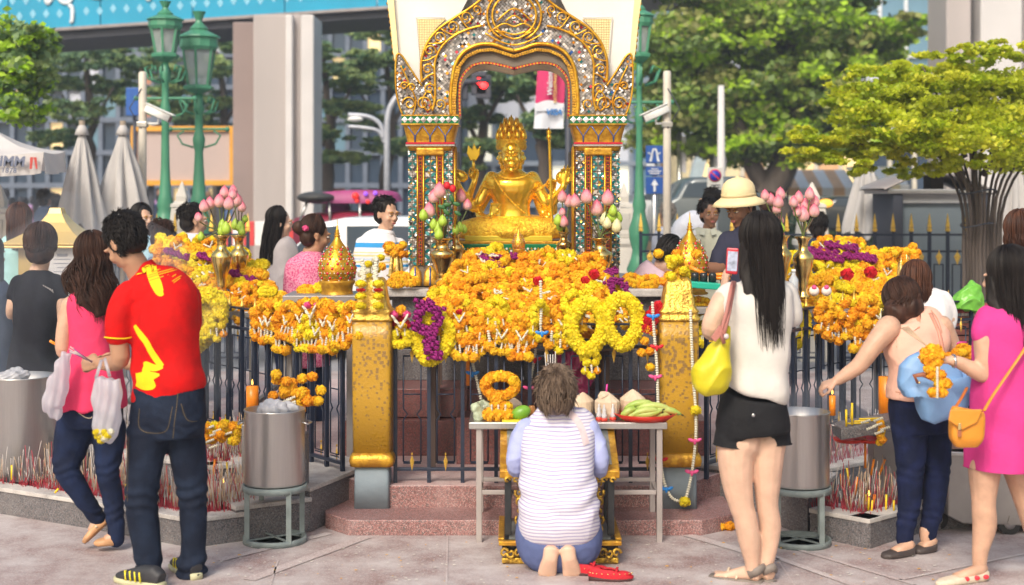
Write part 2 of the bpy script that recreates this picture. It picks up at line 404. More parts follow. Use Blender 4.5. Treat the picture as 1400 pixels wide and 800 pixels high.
for row in range(3):
 for k in range(40):
  x=-10+k*18.3+(9 if row%2 else 0);y=along(x)-22-row*21+(k%3)
  c=bp(x,y);c.y-=.006
  for(dx,dz)in((0,.045),(.03,0),(0,-.045),(-.03,0)):
   q=c+V(dx*1.1,0,dz*1.1);mb.add([q+V(0,0,.045),q+V(-.032,0,0),q+V(0,0,-.045),q+V(.032,0,0)],[(0,1,2,3)])
stuff(obj('diamond_print',mb,DIAM,t,False))
PW=mat('banner_lettering',(.72,.78,.82),.6)
mb=MB()
for st in([(64,-20),(63,-2),(66,5),(72,-4)],[(80,-22),(81,-3),(88,4),(96,2),(99,-6),(97,-20)],[(94,9),(99,10),(99,28),(96,30)],[(104,-20),(106,-8),(118,-6)],[(124,-20),(126,-5),(138,-4),(140,-16)],[(196,-12),(203,0),(206,-6)]):
 mb.tube([bp(x,y)+V(0,-.03,0)for x,y in sm(st,4)],.042,6,flat=.3,up=(0,1,0))
obj('lettering',mb,PW,t)
def bridge_pier(label,parts,Y):
 t=thing('bridge_pier',label,'pier',P(parts[0][0],300,Y)*1.0);t.location.z=0
 for x0,x1,dy,m_,ytop in parts:
  a,b=P(x0,ytop,Y+dy),P(x1,ytop,Y+dy)
  obj('shaft',MB().box(((a.x+b.x)/2,Y+dy+.6,a.z/2),(b.x-a.x,1.2,a.z)),m_,t,False,.03)
 return t
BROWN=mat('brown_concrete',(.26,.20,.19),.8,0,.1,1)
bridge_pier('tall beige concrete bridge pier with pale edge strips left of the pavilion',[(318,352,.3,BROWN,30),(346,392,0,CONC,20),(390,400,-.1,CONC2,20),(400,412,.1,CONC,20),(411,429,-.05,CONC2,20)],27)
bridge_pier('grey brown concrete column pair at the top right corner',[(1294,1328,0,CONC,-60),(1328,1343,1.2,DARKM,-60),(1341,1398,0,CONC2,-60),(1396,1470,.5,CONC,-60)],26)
def facade(name,label,x0,x1,ytop,Y,cols_,rows,wall,frames,panes,seed,depth=6,y0=None,lit=.25):
 rr=random.Random(seed);a,b=P(x0,ytop,Y),P(x1,300,Y);H=a.z
 t=thing(name,label,'building',((a.x+b.x)/2,Y,0))
 obj('wall',MB().box(((a.x+b.x)/2,Y+depth/2+.15,H/2),(b.x-a.x,depth,H)),wall,t,False)
 W=b.x-a.x;cw=W/cols_;rh=H/rows
 fr=MB()
 for i in range(cols_+1):fr.box((a.x+cw*i,Y+.05,H/2),(.14,.2,H))
 for j in range(rows+1):fr.box(((a.x+b.x)/2,Y+.02,min(rh*j,H)),(W,.2,.16))
 obj('mullion_grid',fr,frames,t,False)
 me={}
 for i in range(cols_):
  for j in range(rows):
   m_=panes[0]if rr.random()>lit else rr.choice(panes[1:])
   key=m_.name
   if key not in me:
    me[key]=MB().box((0,0,0),(cw-.14,.06,rh-.16)).mesh('pane',False);setmat(me[key],m_)
   link('pane',me[key],t,Matrix.Translation((a.x+cw*(i+.5),Y+.12,rh*(j+.5))))
 return t
GLB=mat('blue_curtain_glass',(.16,.30,.42),.12,.3,.15,.6)
GLD=mat('dark_shop_glass',(.05,.08,.13),.15,.3,.3,.6)
GLW=mat('warm_lit_window',(.95,.62,.30),.5,0,.3,.8,emit=.55)
GLW2=mat('pale_lit_window',(.95,.85,.68),.5,0,.2,.8,emit=.5)
GLP=mat('pale_panel',(.55,.58,.66),.5,0,.1,1)
GLO=mat('terracotta_panel',(.45,.20,.12),.6,0,.2,1)
GREYW=mat('blue_grey_wall',(.22,.25,.31),.8,0,.1,.4)
BEIGE=mat('beige_wall',(.48,.42,.34),.8,0,.1,.4)
facade('shopping_arcade','long shopping arcade with dark glass and a few warm lit windows behind left trees',-200,620,-60,46,34,9,GREYW,mat('slate_frame',(.13,.16,.22),.6),[GLD,GLW,GLD,GLP,GLB,GLO,GLD,GLB],4,lit=.5)
facade('office_block','grey office block glimpsed through the pavilion arch',600,900,-60,50,8,7,GREYW,mat('slate_frame2',(.2,.24,.3),.6),[GLD,GLP,GLB,GLW2],6,lit=.6)
facade('glass_tower','pale blue glass office tower with white mullions at upper right',1060,1310,-120,62,7,9,GREYW,mat('white_frame',(.7,.72,.75),.5),[GLB,GLP,GLB],8,lit=.2)
facade('low_market_hall','low market hall with orange and yellow fascia behind the right trees',880,1620,205,52,22,2,BEIGE,mat('cream_frame',(.6,.55,.45),.6),[GLD,GLW,mat('orange_awning',(.70,.42,.22),.6),GLW2,mat('yellow_awning',(.72,.62,.38),.6)],9,lit=.6)
facade('grey_tower_block','plain grey tower block beyond the right hand columns',1290,1800,-120,70,10,9,GREYW,mat('white_frame',(.7,.72,.75),.5),[GLP,GLD],10,lit=.3)
facade('pale_office_slab','pale office slab behind the big roadside tree',860,1080,-120,66,7,9,mat('pale_wall',(.5,.54,.6),.8),mat('white_frame',(.7,.72,.75),.5),[GLP,GLB],12,lit=.3)
t=thing('billboard','blank pinkish grey billboard in an orange frame left of the bridge pier','billboard',P(250,300,29));t.location.z=0
a,b=P(183,176,29),P(318,250,29)
obj('panel',MB().box(((a.x+b.x)/2,29.05,(a.z+b.z)/2),(b.x-a.x-.1,.06,a.z-b.z-.1)),mat('faded_panel',(.45,.36,.34),.7,0,.06,.7),t,False)
OF=mat('orange_frame',(.70,.33,.03),.5)
for c,d in((((a.x+b.x)/2,29,a.z),(b.x-a.x+.08,.12,.1)),(((a.x+b.x)/2,29,b.z),(b.x-a.x+.08,.12,.1)),((a.x,29,(a.z+b.z)/2),(.1,.12,a.z-b.z-.1)),((b.x,29,(a.z+b.z)/2),(.1,.12,a.z-b.z-.1))):
 obj('frame_bar',MB().box(c,d),OF,t,False)
for x in(a.x+.3,b.x-.3):obj('post',MB().box((x,29.2,b.z/2),(.1,.1,b.z)),DARKM,t,False)
t=thing('blue_street_sign','plain blue street sign seen high at the far left beside the camera pole','sign',P(187,300,24));t.location.z=0
obj('plate',MB().box(P(184,139,24),(.28,.04,.46)),mat('sign_blue',(.01,.09,.36),.4),t,False,.01);obj('post',MB().tube([P(184,139,24.1)*1,V(P(184,139,24.1).x,24.1,0)],.03),DARKM,t)
def leafcloud(name,blobs,n,size,mats,parent,seed,flat=.5,droop=.2,sq=1.0,elong=1.6,clump=42):
 """blobs: (centre, radii, weight); leaves gathered in clumps inside each blob"""
 rs=np.random.RandomState(seed);C_=[];MI=[]
 tot=sum(b[2]for b in blobs)
 for c,r,w in blobs:
  k=int(n*w/tot);nc=max(6,k//clump)
  cc=rs.normal(size=(nc,3));cc/=np.linalg.norm(cc,axis=1)[:,None];cc*=(rs.rand(nc,1)**.45)
  cc=cc*np.array(r)+np.array(c)
  idx=rs.randint(0,nc,k);rad=min(r)*.30
  off=rs.normal(size=(k,3))*rad*np.array((1.15,1.15,flat))*.8
  C_.append(cc[idx]+off);cm=rs.randint(0,len(mats),nc);MI.append(np.where(rs.rand(k)<.75,cm[idx],rs.randint(0,len(mats),k)))
 C_=np.concatenate(C_);MI=np.concatenate(MI);N=len(C_)
 a=rs.normal(size=(N,3));a[:,2]*=.45;a/=np.linalg.norm(a,axis=1)[:,None]
 b=rs.normal(size=(N,3));b-=a*(a*b).sum(1)[:,None];b/=np.linalg.norm(b,axis=1)[:,None]
 s=size*rs.uniform(.6,1.3,(N,1));nrm=np.cross(a,b)
 return quads(name,C_,b*s*.5,a*s*.5*elong,mats,parent,MI,bend=nrm*s*.15)
def limbs(trunk,m,parent):
 for k,(pts,rad)in enumerate(trunk):
  mb=MB();p=sm(pts,4);n=len(p);rr=[rad[0]+(rad[1]-rad[0])*i/(n-1)for i in range(n)]
  p=[Vector(q)+V(noise.noise(Vector(q)*3),0,0)*rad[0]*.8 for q in p]
  mb.tube(p,rr,8);obj('trunk' if k==0 else 'limb',mb,m,parent)
BARK=mat('grey_brown_bark',(.10,.08,.07),.9,0,.3,6,.8,30,stretch=(1,1,.25))
LV=[mat('leaf_deep',(.14,.22,.05),.5,0,.2,3,thin=.3),mat('leaf_mid',(.26,.38,.06),.5,0,.2,3,thin=.35),mat('leaf_olive',(.40,.42,.14),.5,0,.2,3,thin=.35),mat('leaf_fresh',(.48,.72,.04),.5,0,.2,3,thin=.45)]
LB=[mat('leaf_bluegreen',(.12,.23,.12),.6,0,.2,3,thin=.3),mat('leaf_soft',(.20,.32,.13),.6,0,.2,3,thin=.35),mat('leaf_pale',(.32,.42,.15),.6,0,.2,3,thin=.35)]
LY=[mat('leaf_lime',(.60,.66,.03),.5,0,.2,4,thin=.6),mat('leaf_yellow',(.74,.74,.05),.5,0,.15,4,thin=.5),mat('leaf_lime2',(.44,.55,.02),.5,0,.2,4,thin=.5),mat('leaf_under',(.50,.56,.03),.5,0,.2,4,thin=.4)]
def tree(name,label,base,trunk,blobs,n,size,mats,seed,**kw):
 t=thing(name,label,'tree',base);limbs(trunk,BARK,t);leafcloud('crown',blobs,n,size,mats,t,seed,**kw);return t
def B(px,py,Y,rx,ry,rz,w=1):return(tuple(P(px,py,Y)),(rx*Y/FPX,ry*Y/FPX if ry>5 else ry,rz*Y/FPX),w)
Yt=30
bl=[B(x,y,Yt+dy,rx,1.6,rz,w)for x,y,dy,rx,rz,w in((930,60,0,70,45,2),(1010,40,.5,80,50,2),(1100,35,0,80,42,2),(1180,60,1,60,40,1.4),(960,140,0,70,45,2),(1050,130,.6,80,50,2.2),(1130,110,0,70,45,1.6),(1000,195,.4,75,30,1.5),(1090,190,0,70,35,1.5),(905,110,.5,35,40,.8),(1150,170,0,60,35,1),(900,180,1,35,40,.7),(1000,-30,0,120,40,2),(1140,-20,1,100,40,2),(1215,40,0,40,20,.5))]
tree('roadside_tree','large dark leafy roadside tree with fresh green tips right of the pavilion',G(1052,385),[([P(1046,330,30),P(1052,270,30),P(1075,215,30),P(1090,150,30)],(.42,.2)),([P(1052,262,30),P(1020,200,29.8),P(985,120,29.6)],(.22,.1)),([P(1062,240,30),P(1110,180,30.2),P(1160,110,30)],(.2,.07)),([P(1050,150,30),P(1080,70,30),P(1068,20,30)],(.12,.05))],bl,62000,.11,LV,21,clump=75)
for i,(px,top,Y,lay)in enumerate(((445,60,36,((430,70,35,12),(465,100,55,12),(430,140,45,12),(480,150,45,12),(440,185,50,13),(500,115,50,12),(460,215,45,10))),(530,60,38,((520,80,50,14),(560,110,45,12),(505,165,60,12),(540,200,50,13),(480,95,40,10),(525,45,55,12))),(655,100,34,((660,110,60,18),(640,160,50,16),(700,120,55,20),(670,200,45,12),(630,225,40,12),(690,75,60,15))),(742,90,30,((760,80,45,25),(730,105,50,20),(780,130,45,22),(750,165,40,15),(775,190,40,14))),(300,60,38,((300,90,35,16),(290,140,40,16),(305,180,40,15),(250,110,40,20),(262,160,40,18),(215,90,40,20),(210,140,45,20),(300,60,50,14))),(120,60,37,((120,80,50,22),(70,110,45,20),(160,120,45,20),(110,150,50,18),(60,70,45,18),(175,85,30,18),(85,190,40,14))))):
 b=[B(x,y,Y+(j%3-1)*.7,rx,1.5,rz)for j,(x,y,rx,rz)in enumerate(lay)]
 labs=['slender street tree with tiered foliage just right of the beige pier','slender tiered street tree beside the pavilion left column','hazy blue green tree seen through the left of the arch','dark trunked tree behind the hanging red banner in the arch','soft green tree behind the two green street lamps','broad hazy tree far behind the closed parasols at left']
 tree('street_tree',labs[i],(P(px,300,Y).x,Y,0),[([V(P(px,300,Y).x,Y,0),P(px,240,Y),P(px+6,170,Y),P(px-4,top+10,Y)],(.2,.06)),([P(px,200,Y),P(px-35,130,Y)],(.07,.03)),([P(px+2,180,Y),P(px+36,120,Y)],(.07,.03))],b,13000,.09,LB,40+i,flat=.3,clump=60)
tree('corner_tree','small leafed bright green tree at the upper left corner',(P(-30,300,16).x,16,0),[([V(P(-30,300,16).x,16,0),P(-30,180,16),P(-20,60,16)],(.1,.04)),([P(-30,150,16),P(30,100,16)],(.04,.02))],[B(x,y,16,rx,.5,rz)for x,y,rx,rz in((20,60,42,32),(0,110,50,28),(40,100,26,30),(30,150,32,22),(-20,60,50,50),(50,60,14,16),(60,45,10,6))],9000,.06,LB[1:]+[LV[3]],60)
Yt=13.5
tree('lime_leafed_tree','bright lime green spreading tree with a bound bundle of thin stems at right',(P(1335,300,Yt).x,Yt,0),[([V(P(1335,300,Yt).x,Yt,0),P(1338,330,Yt),P(1335,230,Yt),P(1330,160,Yt)],(.045,.02))]+[([V(P(1312+k*5.2,300,Yt).x+.0,Yt+.07*math.sin(k*2.1),0),P(1317+k*4.6,370,Yt+.05*math.sin(k)),P(1314+k*5.4,270,Yt+.1*math.cos(k*1.7)),P(1314+k*5.4+(k-5)*9,205-abs(k-5)*3,Yt+.3*math.sin(k*3))],(.022,.011))for k in range(12)]+[([P(1330,260,Yt),P(1290,215,Yt),P(1230,200,Yt),P(1140,195,Yt)],(.035,.012)),([P(1345,240,Yt),P(1375,190,Yt),P(1410,150,Yt)],(.03,.012)),([P(1320,240,Yt+.1),P(1280,180,Yt),P(1200,150,Yt),P(1150,140,Yt)],(.025,.008)),([P(1322,215,Yt-.1),P(1290,150,Yt),P(1260,90,Yt)],(.02,.006)),([P(1330,220,Yt-.1),P(1320,140,Yt),P(1318,80,Yt)],(.02,.006))],[B(x,y,Yt+dy,rx,.55,rz,w)for x,y,dy,rx,rz,w in((1120,190,0,45,18,1.4),(1160,150,.2,55,24,2),(1190,195,-.2,60,22,2),(1210,115,0,70,26,2.4),(1270,150,.3,80,30,3),(1250,200,-.3,70,24,2.2),(1330,110,0,70,28,2.6),(1340,170,.2,80,34,3),(1330,215,-.3,60,14,1),(1400,140,0,60,50,3),(1405,210,.2,50,30,1.5),(1330,75,0,30,12,.5),(1275,85,.1,45,16,1.1),(1385,75,0,40,16,1),(1150,108,0,30,7,.3),(1100,178,.1,25,6,.3),(1355,60,0,14,10,.2),(1100,205,.1,35,16,1),(1125,222,.1,35,12,.7),(1180,232,0,45,12,.8),(1245,236,.1,45,12,.8),(1290,228,-.3,40,14,.8),(1085,188,0,16,5,.2),(1140,212,.2,45,12,1),(1165,120,0,22,6,.25),(1225,92,0,24,7,.3),(1300,70,0,20,7,.3),(1220,165,-.5,70,36,2.5),(1300,190,-.6,60,32,2),(1170,215,-.2,60,14,1.2),(1380,180,-.5,60,50,2.5),(1260,120,-.5,70,30,2))],62000,.036,LY,61,flat=.42,clump=150)
mb=MB()
for y,w in((262,26),(308,24)):
 mb.tube([P(1337+w*math.cos(a),y+3*math.sin(a*2),Yt+.19*math.sin(a))for a in[i*math.pi/10 for i in range(21)]],.008,5)
tag(obj('binding_wire',mb,DARKM),'rusty wire loops binding the thin stems of the lime green tree','wire')
stuff(tag(leafcloud('hedge',[((P(x,262,38).x,38,.9),(2.2,.8,.9),1)for x in range(860,1460,70)],9000,.16,LB,None,62),'clipped green hedge along the far side of the road','hedge'))
GOLDT=mat('gold_tip_paint',(.72,.46,.08),.4,.5,.2,30,.1,90)
def spear(h=.075,r=.016):return MB().lathe([(r*.55,0),(r,.006),(r,.014),(r*.62,.022),(r*.05,h)],n=8)
def kite(h=.09,w=.024):
 mb=MB();q=[V(0,0,h*.5),V(w/2,0,h*.12),V(0,0,-h*.5),V(-w/2,0,h*.12)]
 c0,c1=V(0,-.008,h*.1),V(0,.008,h*.1)
 mb.add(q+[c0,c1],[(0,4,1),(1,4,2),(2,4,3),(3,4,0),(1,5,0),(2,5,1),(3,5,2),(0,5,3)])
 return mb.lathe([(.005,0),(.005,.012)],c=(0,0,h*.5),n=6)
spear_me=spear().mesh('spear_tip');setmat(spear_me,GOLDT);kite_me=kite().mesh('gold_drop',False);setmat(kite_me,GOLDT)
def fence(label,a,b,n,zb,zt,lowtip=.5,group='navy iron fences with gilt tips',tips=True,extra=()):
 """bars between plan points a and b, zigzag infill rods between them"""
 a=Vector(a);b=Vector(b);d=(b-a);L=d.length;d.normalize();ang=math.atan2(d.y,d.x);s=L/n;H=zt-zb
 t=thing('iron_fence',label,'fence',(a.x,a.y,zb),group)
 T=lambda x,z,y=0:V(a.x+d.x*x-d.y*y,a.y+d.y*x+d.x*y,z)
 bar=MB().box((0,0,(H+.0)/2),(.021,.021,H)).mesh('upright',False);setmat(bar,IRON)
 for z in(zt-.125,zb+.09,zt-.30):
  if z==zt-.30:continue
  obj('rail',MB().bar(T(0,z),T(L,z),.026,.018),IRON,t,False,.002)
 obj('rail',MB().bar(T(0,zt-.0),T(L,zt-.0),.03,.012),IRON,t,False,.002)
 zu,zl=zt-.175,zb+.13;zm=(zu+zl)/2-.05
 rod=MB();w=s*.26
 for sx in(-1,1):
  rod.tube([V(sx*w,0,zu-zb),V(sx*w,0,zm+.13-zb),V(sx*w,0,zm+.05-zb),V(sx*(w-.022),0,zm+.02-zb),V(sx*w,0,zm-.01-zb),V(sx*w,0,zl-zb)],.0048,5)
 for z in(zu,zu-.002,zm+.13,zm-.25,zl):rod.tube([V(-w,0,z-zb),V(w,0,z-zb)],.0042,5)
 rod_me=rod.mesh('infill_rods');setmat(rod_me,IRON)
 Rz=Matrix.Rotation(ang,4,'Z')
 for k in range(n+1):
  link('upright',bar,t,Matrix.Translation(T(k*s,zb))@Rz)
  if tips:link('spear_tip',spear_me,t,Matrix.Translation(T(k*s,zt+.006))@Rz)
 for k in range(n):
  link('infill_rods',rod_me,t,Matrix.Translation(T((k+.5)*s,zb))@Rz)
  link('gold_drop',kite_me,t,Matrix.Translation(T((k+.5)*s,zt-.17,-.014))@Rz)
  link('gold_drop',kite_me,t,Matrix.Translation(T((k+.5)*s,zb+.125,-.014))@Rz)
 return t
fence('low iron gate fence between the two gilded posts behind the kneeling woman',(-.644,8.08),(.84,8.08),8,.19,1.08)
fence('left iron fence running back from the left gilded post under marigold garlands',(-.95,8.2),(-2.12,9.75),11,.2,1.08)
fence('right iron fence running back behind the woman in white',(1.09,8.2),(2.28,9.75),11,.2,1.08)
fence('far left return of the iron fence behind the red shirted man',(-2.12,9.75),(-3.4,10.3),7,.1,1.06)
fence('far right return of the iron fence behind the bending woman',(2.28,9.75),(3.7,10.3),8,.1,1.06)
tipb=MB().lathe([(.016,0),(.03,.01),(.03,.03),(.018,.04),(.027,.05),(.002,.19)],n=4).mesh('gold_spear',False);setmat(tipb,GOLDT)
kb=kite(.14,.07).mesh('gold_kite',False);setmat(kb,GOLDT)
def backfence(label,x0,x1,Y,s=.187,z_=1.41):
 t=thing('perimeter_fence',label,'fence',(x0,Y,0),'perimeter fence sections');n=int((x1-x0)/s)
 bar=MB().box((0,0,z_/2),(.032,.032,z_)).mesh('upright',False);setmat(bar,IRON)
 th=MB()
 for sx in(-.045,.045):th.box((sx,0,.62),(.012,.012,.9))
 th.box((0,0,1.075),(.1,.012,.012));th.box((0,0,.17),(.1,.012,.012));thm=th.mesh('inner_loop',False);setmat(thm,IRON)
 for z in(1.38,1.21,.12):obj('rail',MB().box(((x0+x0+n*s)/2,Y,z),(n*s,.03,.022)),IRON,t,False)
 for k in range(n+1):
  link('upright',bar,t,Matrix.Translation((x0+k*s,Y,0)));link('gold_spear',tipb,t,Matrix.Translation((x0+k*s,Y,z_)))
  if k<n:link('inner_loop',thm,t,Matrix.Translation((x0+(k+.5)*s,Y,0)));link('gold_kite',kb,t,Matrix.Translation((x0+(k+.5)*s,Y-.02,1.14)))
backfence('black perimeter fence with gilt spear tips in front of the grey kiosk',P(1146,300,15).x,P(1345,300,15).x,15)
backfence('black perimeter fence with gilt spear tips behind the guard',P(876,300,15).x,P(1140,300,15).x,15)
backfence('hazy perimeter fence with gilt tips in the smoke at left',P(-60,300,15).x,P(345,300,15).x,15)
def leafpost():
 m=speckle('goldleaf_over_yellow_paint',(.60,.36,.03),[(.60,.36,.03),(.60,.36,.03)],.4,60)
 nt=m.node_tree;nt.nodes.clear();L=nt.links
 o=nd(m,'ShaderNodeOutputMaterial');b=nd(m,'ShaderNodeBsdfPrincipled');L.new(b.outputs[0],o.inputs[0]);tc=nd(m,'ShaderNodeTexCoord')
 v=nd(m,'ShaderNodeTexVoronoi');v.distance='CHEBYCHEV';v.inputs['Scale'].default_value=42;v.inputs['Randomness'].default_value=1;L.new(tc.outputs['Object'],v.inputs['Vector'])
 sp=nd(m,'ShaderNodeSeparateXYZ');L.new(tc.outputs['Object'],sp.inputs[0])
 n=nd(m,'ShaderNodeTexNoise');n.inputs['Scale'].default_value=9;n.inputs['Detail'].default_value=5;L.new(tc.outputs['Object'],n.inputs['Vector'])
 mr=nd(m,'ShaderNodeMapRange');mr.inputs['From Min'].default_value=.25;mr.inputs['From Max'].default_value=1.15;mr.inputs['To Min'].default_value=.06;mr.inputs['To Max'].default_value=.42;L.new(sp.outputs['Z'],mr.inputs[0])
 ad=nd(m,'ShaderNodeMath',operation='MULTIPLY');L.new(mr.outputs[0],ad.inputs[0]);L.new(n.outputs[0],ad.inputs[1])
 ad2=nd(m,'ShaderNodeMath',operation='MULTIPLY');ad2 .inputs[1].default_value=1.9;L.new(ad.outputs[0],ad2 .inputs[0])
 lt=nd(m,'ShaderNodeMath',operation='LESS_THAN');L.new(v.outputs['Distance'],lt.inputs[0]);L.new(ad2 .outputs[0],lt.inputs[1])
 mx=nd(m,'ShaderNodeMix',data_type='RGBA');mx.inputs['A'].default_value=(.45,.25,.016,1);mx.inputs['B'].default_value=(.30,.18,.06,1);L.new(lt.outputs[0],mx.inputs['Factor'])
 L.new(mx.outputs['Result'],b.inputs['Base Color']);ml=nd(m,'ShaderNodeMath',operation='MULTIPLY');ml.inputs[1].default_value=.4;L.new(lt.outputs[0],ml.inputs[0]);L.new(ml.outputs[0],b.inputs['Metallic'])
 b.inputs['Roughness'].default_value=.36
 bp_=nd(m,'ShaderNodeBump');bp_.inputs['Strength'].default_value=.3;bp_.inputs['Distance'].default_value=.01;n2=nd(m,'ShaderNodeTexNoise');n2 .inputs['Scale'].default_value=70;L.new(tc.outputs['Object'],n2 .inputs['Vector']);L.new(n2 .outputs[0],bp_.inputs['Height']);L.new(bp_.outputs[0],b.inputs['Normal'])
 return m
LEAFP=leafpost();PLBASE=mat('grey_blue_plaster',(.20,.25,.29),.7,0,.15,6,.2,30)
GOLDF=mat('flaky_goldleaf',(.85,.56,.10),.3,.8,.3,22,.9,70,c2=(.45,.26,.05),mixp=(.35,.55))
def post(label,x,flare):
 t=thing('gilded_gate_post',label,'post',(x,8.05,Z1));y=8.06
 obj('plaster_base',MB().loft([(V(x,y,Z1),V(1,0,0),.098,.098),(V(x,y,Z1+.24),V(1,0,0),.094,.094)],32,12),PLBASE,t)
 mb=MB().loft([(V(x,y,z),V(1,0,0),r,r)for z,r in((Z1+.225,.10),(Z1+.232,.118),(Z1+.262,.124),(Z1+.285,.118),(Z1+.305,.104))],32,10);obj('collar',mb,GOLDP,t)
 mb=MB().loft([(V(x,y,z),V(1,0,0),r,r)for z,r in((Z1+.29,.104),(.7,.107),(1.0,.108),(1.115,.108))],48,9);obj('shaft',mb,LEAFP,t)
 mb=MB().loft([(V(x,y,z),V(1,0,0),r,r)for z,r in((1.105,.112),(1.12,.118),(1.135,.104),(1.15,.104),(1.158,.113),(1.17,.1),(1.2,.088),(1.26,.078),(1.32,.07),(1.34,.055))],40,8)
 obj('cap',mb,GOLDF,t)
 return t
post('left gilded post, patchy gold leaf over yellow paint, crowned with yellow garlands',-.765,0)
post('right gilded post, patchy gold leaf, hung with jasmine strings',.912,1)
TILE=[mat('mirror_silver',(.44,.40,.37),.28,.4,.1,40),mat('mirror_grey',(.28,.26,.24),.28,.4,.1,40),mat('mirror_dark',(.08,.08,.09),.1,.6),mat('mirror_white',(.80,.78,.75),.25,.2),mat('glass_red',(.55,.02,.05),.15,.2),mat('glass_blue',(.03,.12,.40),.15,.2),mat('glass_teal',(.01,.17,.18),.12,.3),mat('glass_amber',(.80,.30,.02),.18,.5),mat('glass_green',(.01,.20,.08),.15,.3),mat('glass_gold',(.85,.50,.05),.2,.8)]
GROUT=mat('dark_grout',(.16,.13,.10),.8);STUCCO=mat('white_stucco',(.72,.70,.66),.7,0,.05,4,.15,30)
YA=9.5
def A(u,y,dy=0,Yd=None):
 return V((u+3)*YA/FPX,YA+dy,EYE-(y-HY)*YA/FPX)
pav=thing('shrine_pavilion','ornate gilded pavilion covered in mirror mosaic sheltering the golden statue','pavilion',(A(0,390).x,YA+.7,1.19))
opening=sm([(76,160),(77,135),(76,112),(70,98),(58,88),(38,84),(15,88),(0,92)],4)
ribA=sm([(86,158),(87,140),(85,112),(80,88),(68,71),(50,62),(30,61),(12,67),(0,70)],4)
ribB=sm([(112,152),(108,135),(108,112),(108,85),(97,62),(76,46),(55,38),(44,36)],4)
ribC=sm([(126,113),(127,98),(126,80),(118,58),(103,40),(80,24),(58,10),(42,-4),(26,-25),(10,-52),(0,-75)],4)
flame=sm([(126,118),(134,106),(143,92),(152,78),(158,74),(161,80),(162,100),(161,125),(157,145),(152,157)],3)
half=[(80,158)]+opening[1:];outer=[(152,158)]+flame[::-1]+ribC
for sgn in(1,-1):
 n=40
 def resamp(pl,n):
  p=np.array(pl);d=np.r_[0,np.cumsum(np.linalg.norm(np.diff(p,axis=0),axis=1))];t=np.linspace(0,d[-1],n)
  return np.c_[np.interp(t,d,p[:,0]),np.interp(t,d,p[:,1])]
 i_,o_=resamp(half,n),resamp([(130,158),(128,112)]+ribC[1:],n)
 mb=MB()
 for(dy,flip)in((0,0),(.24,1)):
  vs=[A(sgn*x,y,dy)for x,y in i_]+[A(sgn*x,y,dy)for x,y in o_]
  fs=[(k,k+1,n+k+1,n+k)for k in range(n-1)];mb.add(vs,fs)
 for arr in(i_,o_):
  vs=[A(sgn*x,y,0)for x,y in arr]+[A(sgn*x,y,.24)for x,y in arr];mb.add(vs,[(k,k+1,n+k+1,n+k)for k in range(n-1)])
 obj('arch_frame',mb,GROUT,pav,False)
 fl=flame+[(150,158),(112,158),(112,125)]
 mb=MB().prism([A(sgn*x,y,-.012)for x,y in fl],(0,.2,0));obj('flame_finial',mb,GROUT,pav,False)
 for nm,rib,r,m_ in(('inner_rib',[(x,y)for x,y in ribA],.013,GOLD),('middle_rib',ribB,.008,GOLD),('outer_rib',ribC,.009,GOLD),('flame_rib',flame,.008,GOLD)):
  obj(nm,MB().tube([A(sgn*x,y,-.022)for x,y in rib],r,8,flat=.8),m_,pav)
 ra=resamp([(82,158),(82.5,140),(81,114),(76,93),(65,78),(48,70),(30,68.5),(12,74),(0,78)],44)
 for k in range(43):
  p,q=A(sgn*ra[k][0],ra[k][1],-.018),A(sgn*ra[k+1][0],ra[k+1][1],-.018)
  if k%1==0:obj('gold_tile',MB().bar(p+(q-p)*.05,p+(q-p)*.95,.03,.02),GOLDP,pav,False,.002)
 op=resamp(half,34);mb=MB();vs=[]
 for dy in(.02,.3,.6):vs+=[A(sgn*x,y+(0 if dy<.1 else 0),dy)for x,y in op]
 for j in range(2):mb.add(vs[j*34:(j+2)*34],[(k,k+1,35+k,34+k)for k in range(33)])
 obj('gilt_soffit',mb,GOLD,pav)
 mb=MB();r2=resamp([(x-2.2 if x>60 else x,y+2)for x,y in half],60)
 for k in range(60):mb.box(A(sgn*r2[k][0],r2[k][1],.0),(.012,.02,.012),rz=0,mi=k%2)
 stuff(obj('red_bead_trim',mb,[TILE[4],GOLD],pav,False))
 mb=MB();ib=resamp([(x*1.10,y-14)for x,y in half],30);ob=resamp([(x*1.35+6,y-30)for x,y in half],30)
 vs=[A(sgn*x,y,1.35)for x,y in ib]+[A(sgn*x,y,1.35)for x,y in ob]+[A(sgn*x,y,1.5)for x,y in ib]+[A(sgn*x,y,1.5)for x,y in ob]
 for s_ in((0,30),(60,90),(0,60),(30,90)):mb.add([vs[s_[0]+k]for k in range(30)]+[vs[s_[1]+k]for k in range(30)],[(k,k+1,31+k,30+k)for k in range(29)])
 obj('rear_arch',mb,GOLDP,pav,False)
def inpoly(x,y,poly):
 c=False;j=len(poly)-1
 for i in range(len(poly)):
  xi,yi=poly[i];xj,yj=poly[j]
  if(yi>y)!=(yj>y)and x<(xj-xi)*(y-yi)/(yj-yi)+xi:c=not c
  j=i
 return c
polyM=ribB_poly=[(84,157)]+ribA[1:]+[(0,40),(44,36)]+ribB[::-1]
polyO=ribB[:1]+ribB+[(30,30),(0,30),(0,-75)]+ribC[::-1]+[(126,157),(112,157)]
polyF=flame+[(150,158),(112,158),(112,125)]
rr=random.Random(5);mb=MB()
def tile(u,v,s,ang,mi,dy=-.004,tl=.16):
 c=A(u,v,dy);h=s*YA/FPX/2
 M=Matrix.Rotation(ang,3,'Y')@Matrix.Rotation(rr.gauss(0,tl),3,'X')@Matrix.Rotation(rr.gauss(0,tl),3,'Z')
 mb.add([M@V(a*h,0,b*h)+c for a,b in((-1,-1),(1,-1),(1,1),(-1,1))],[(0,1,2,3)],mi)
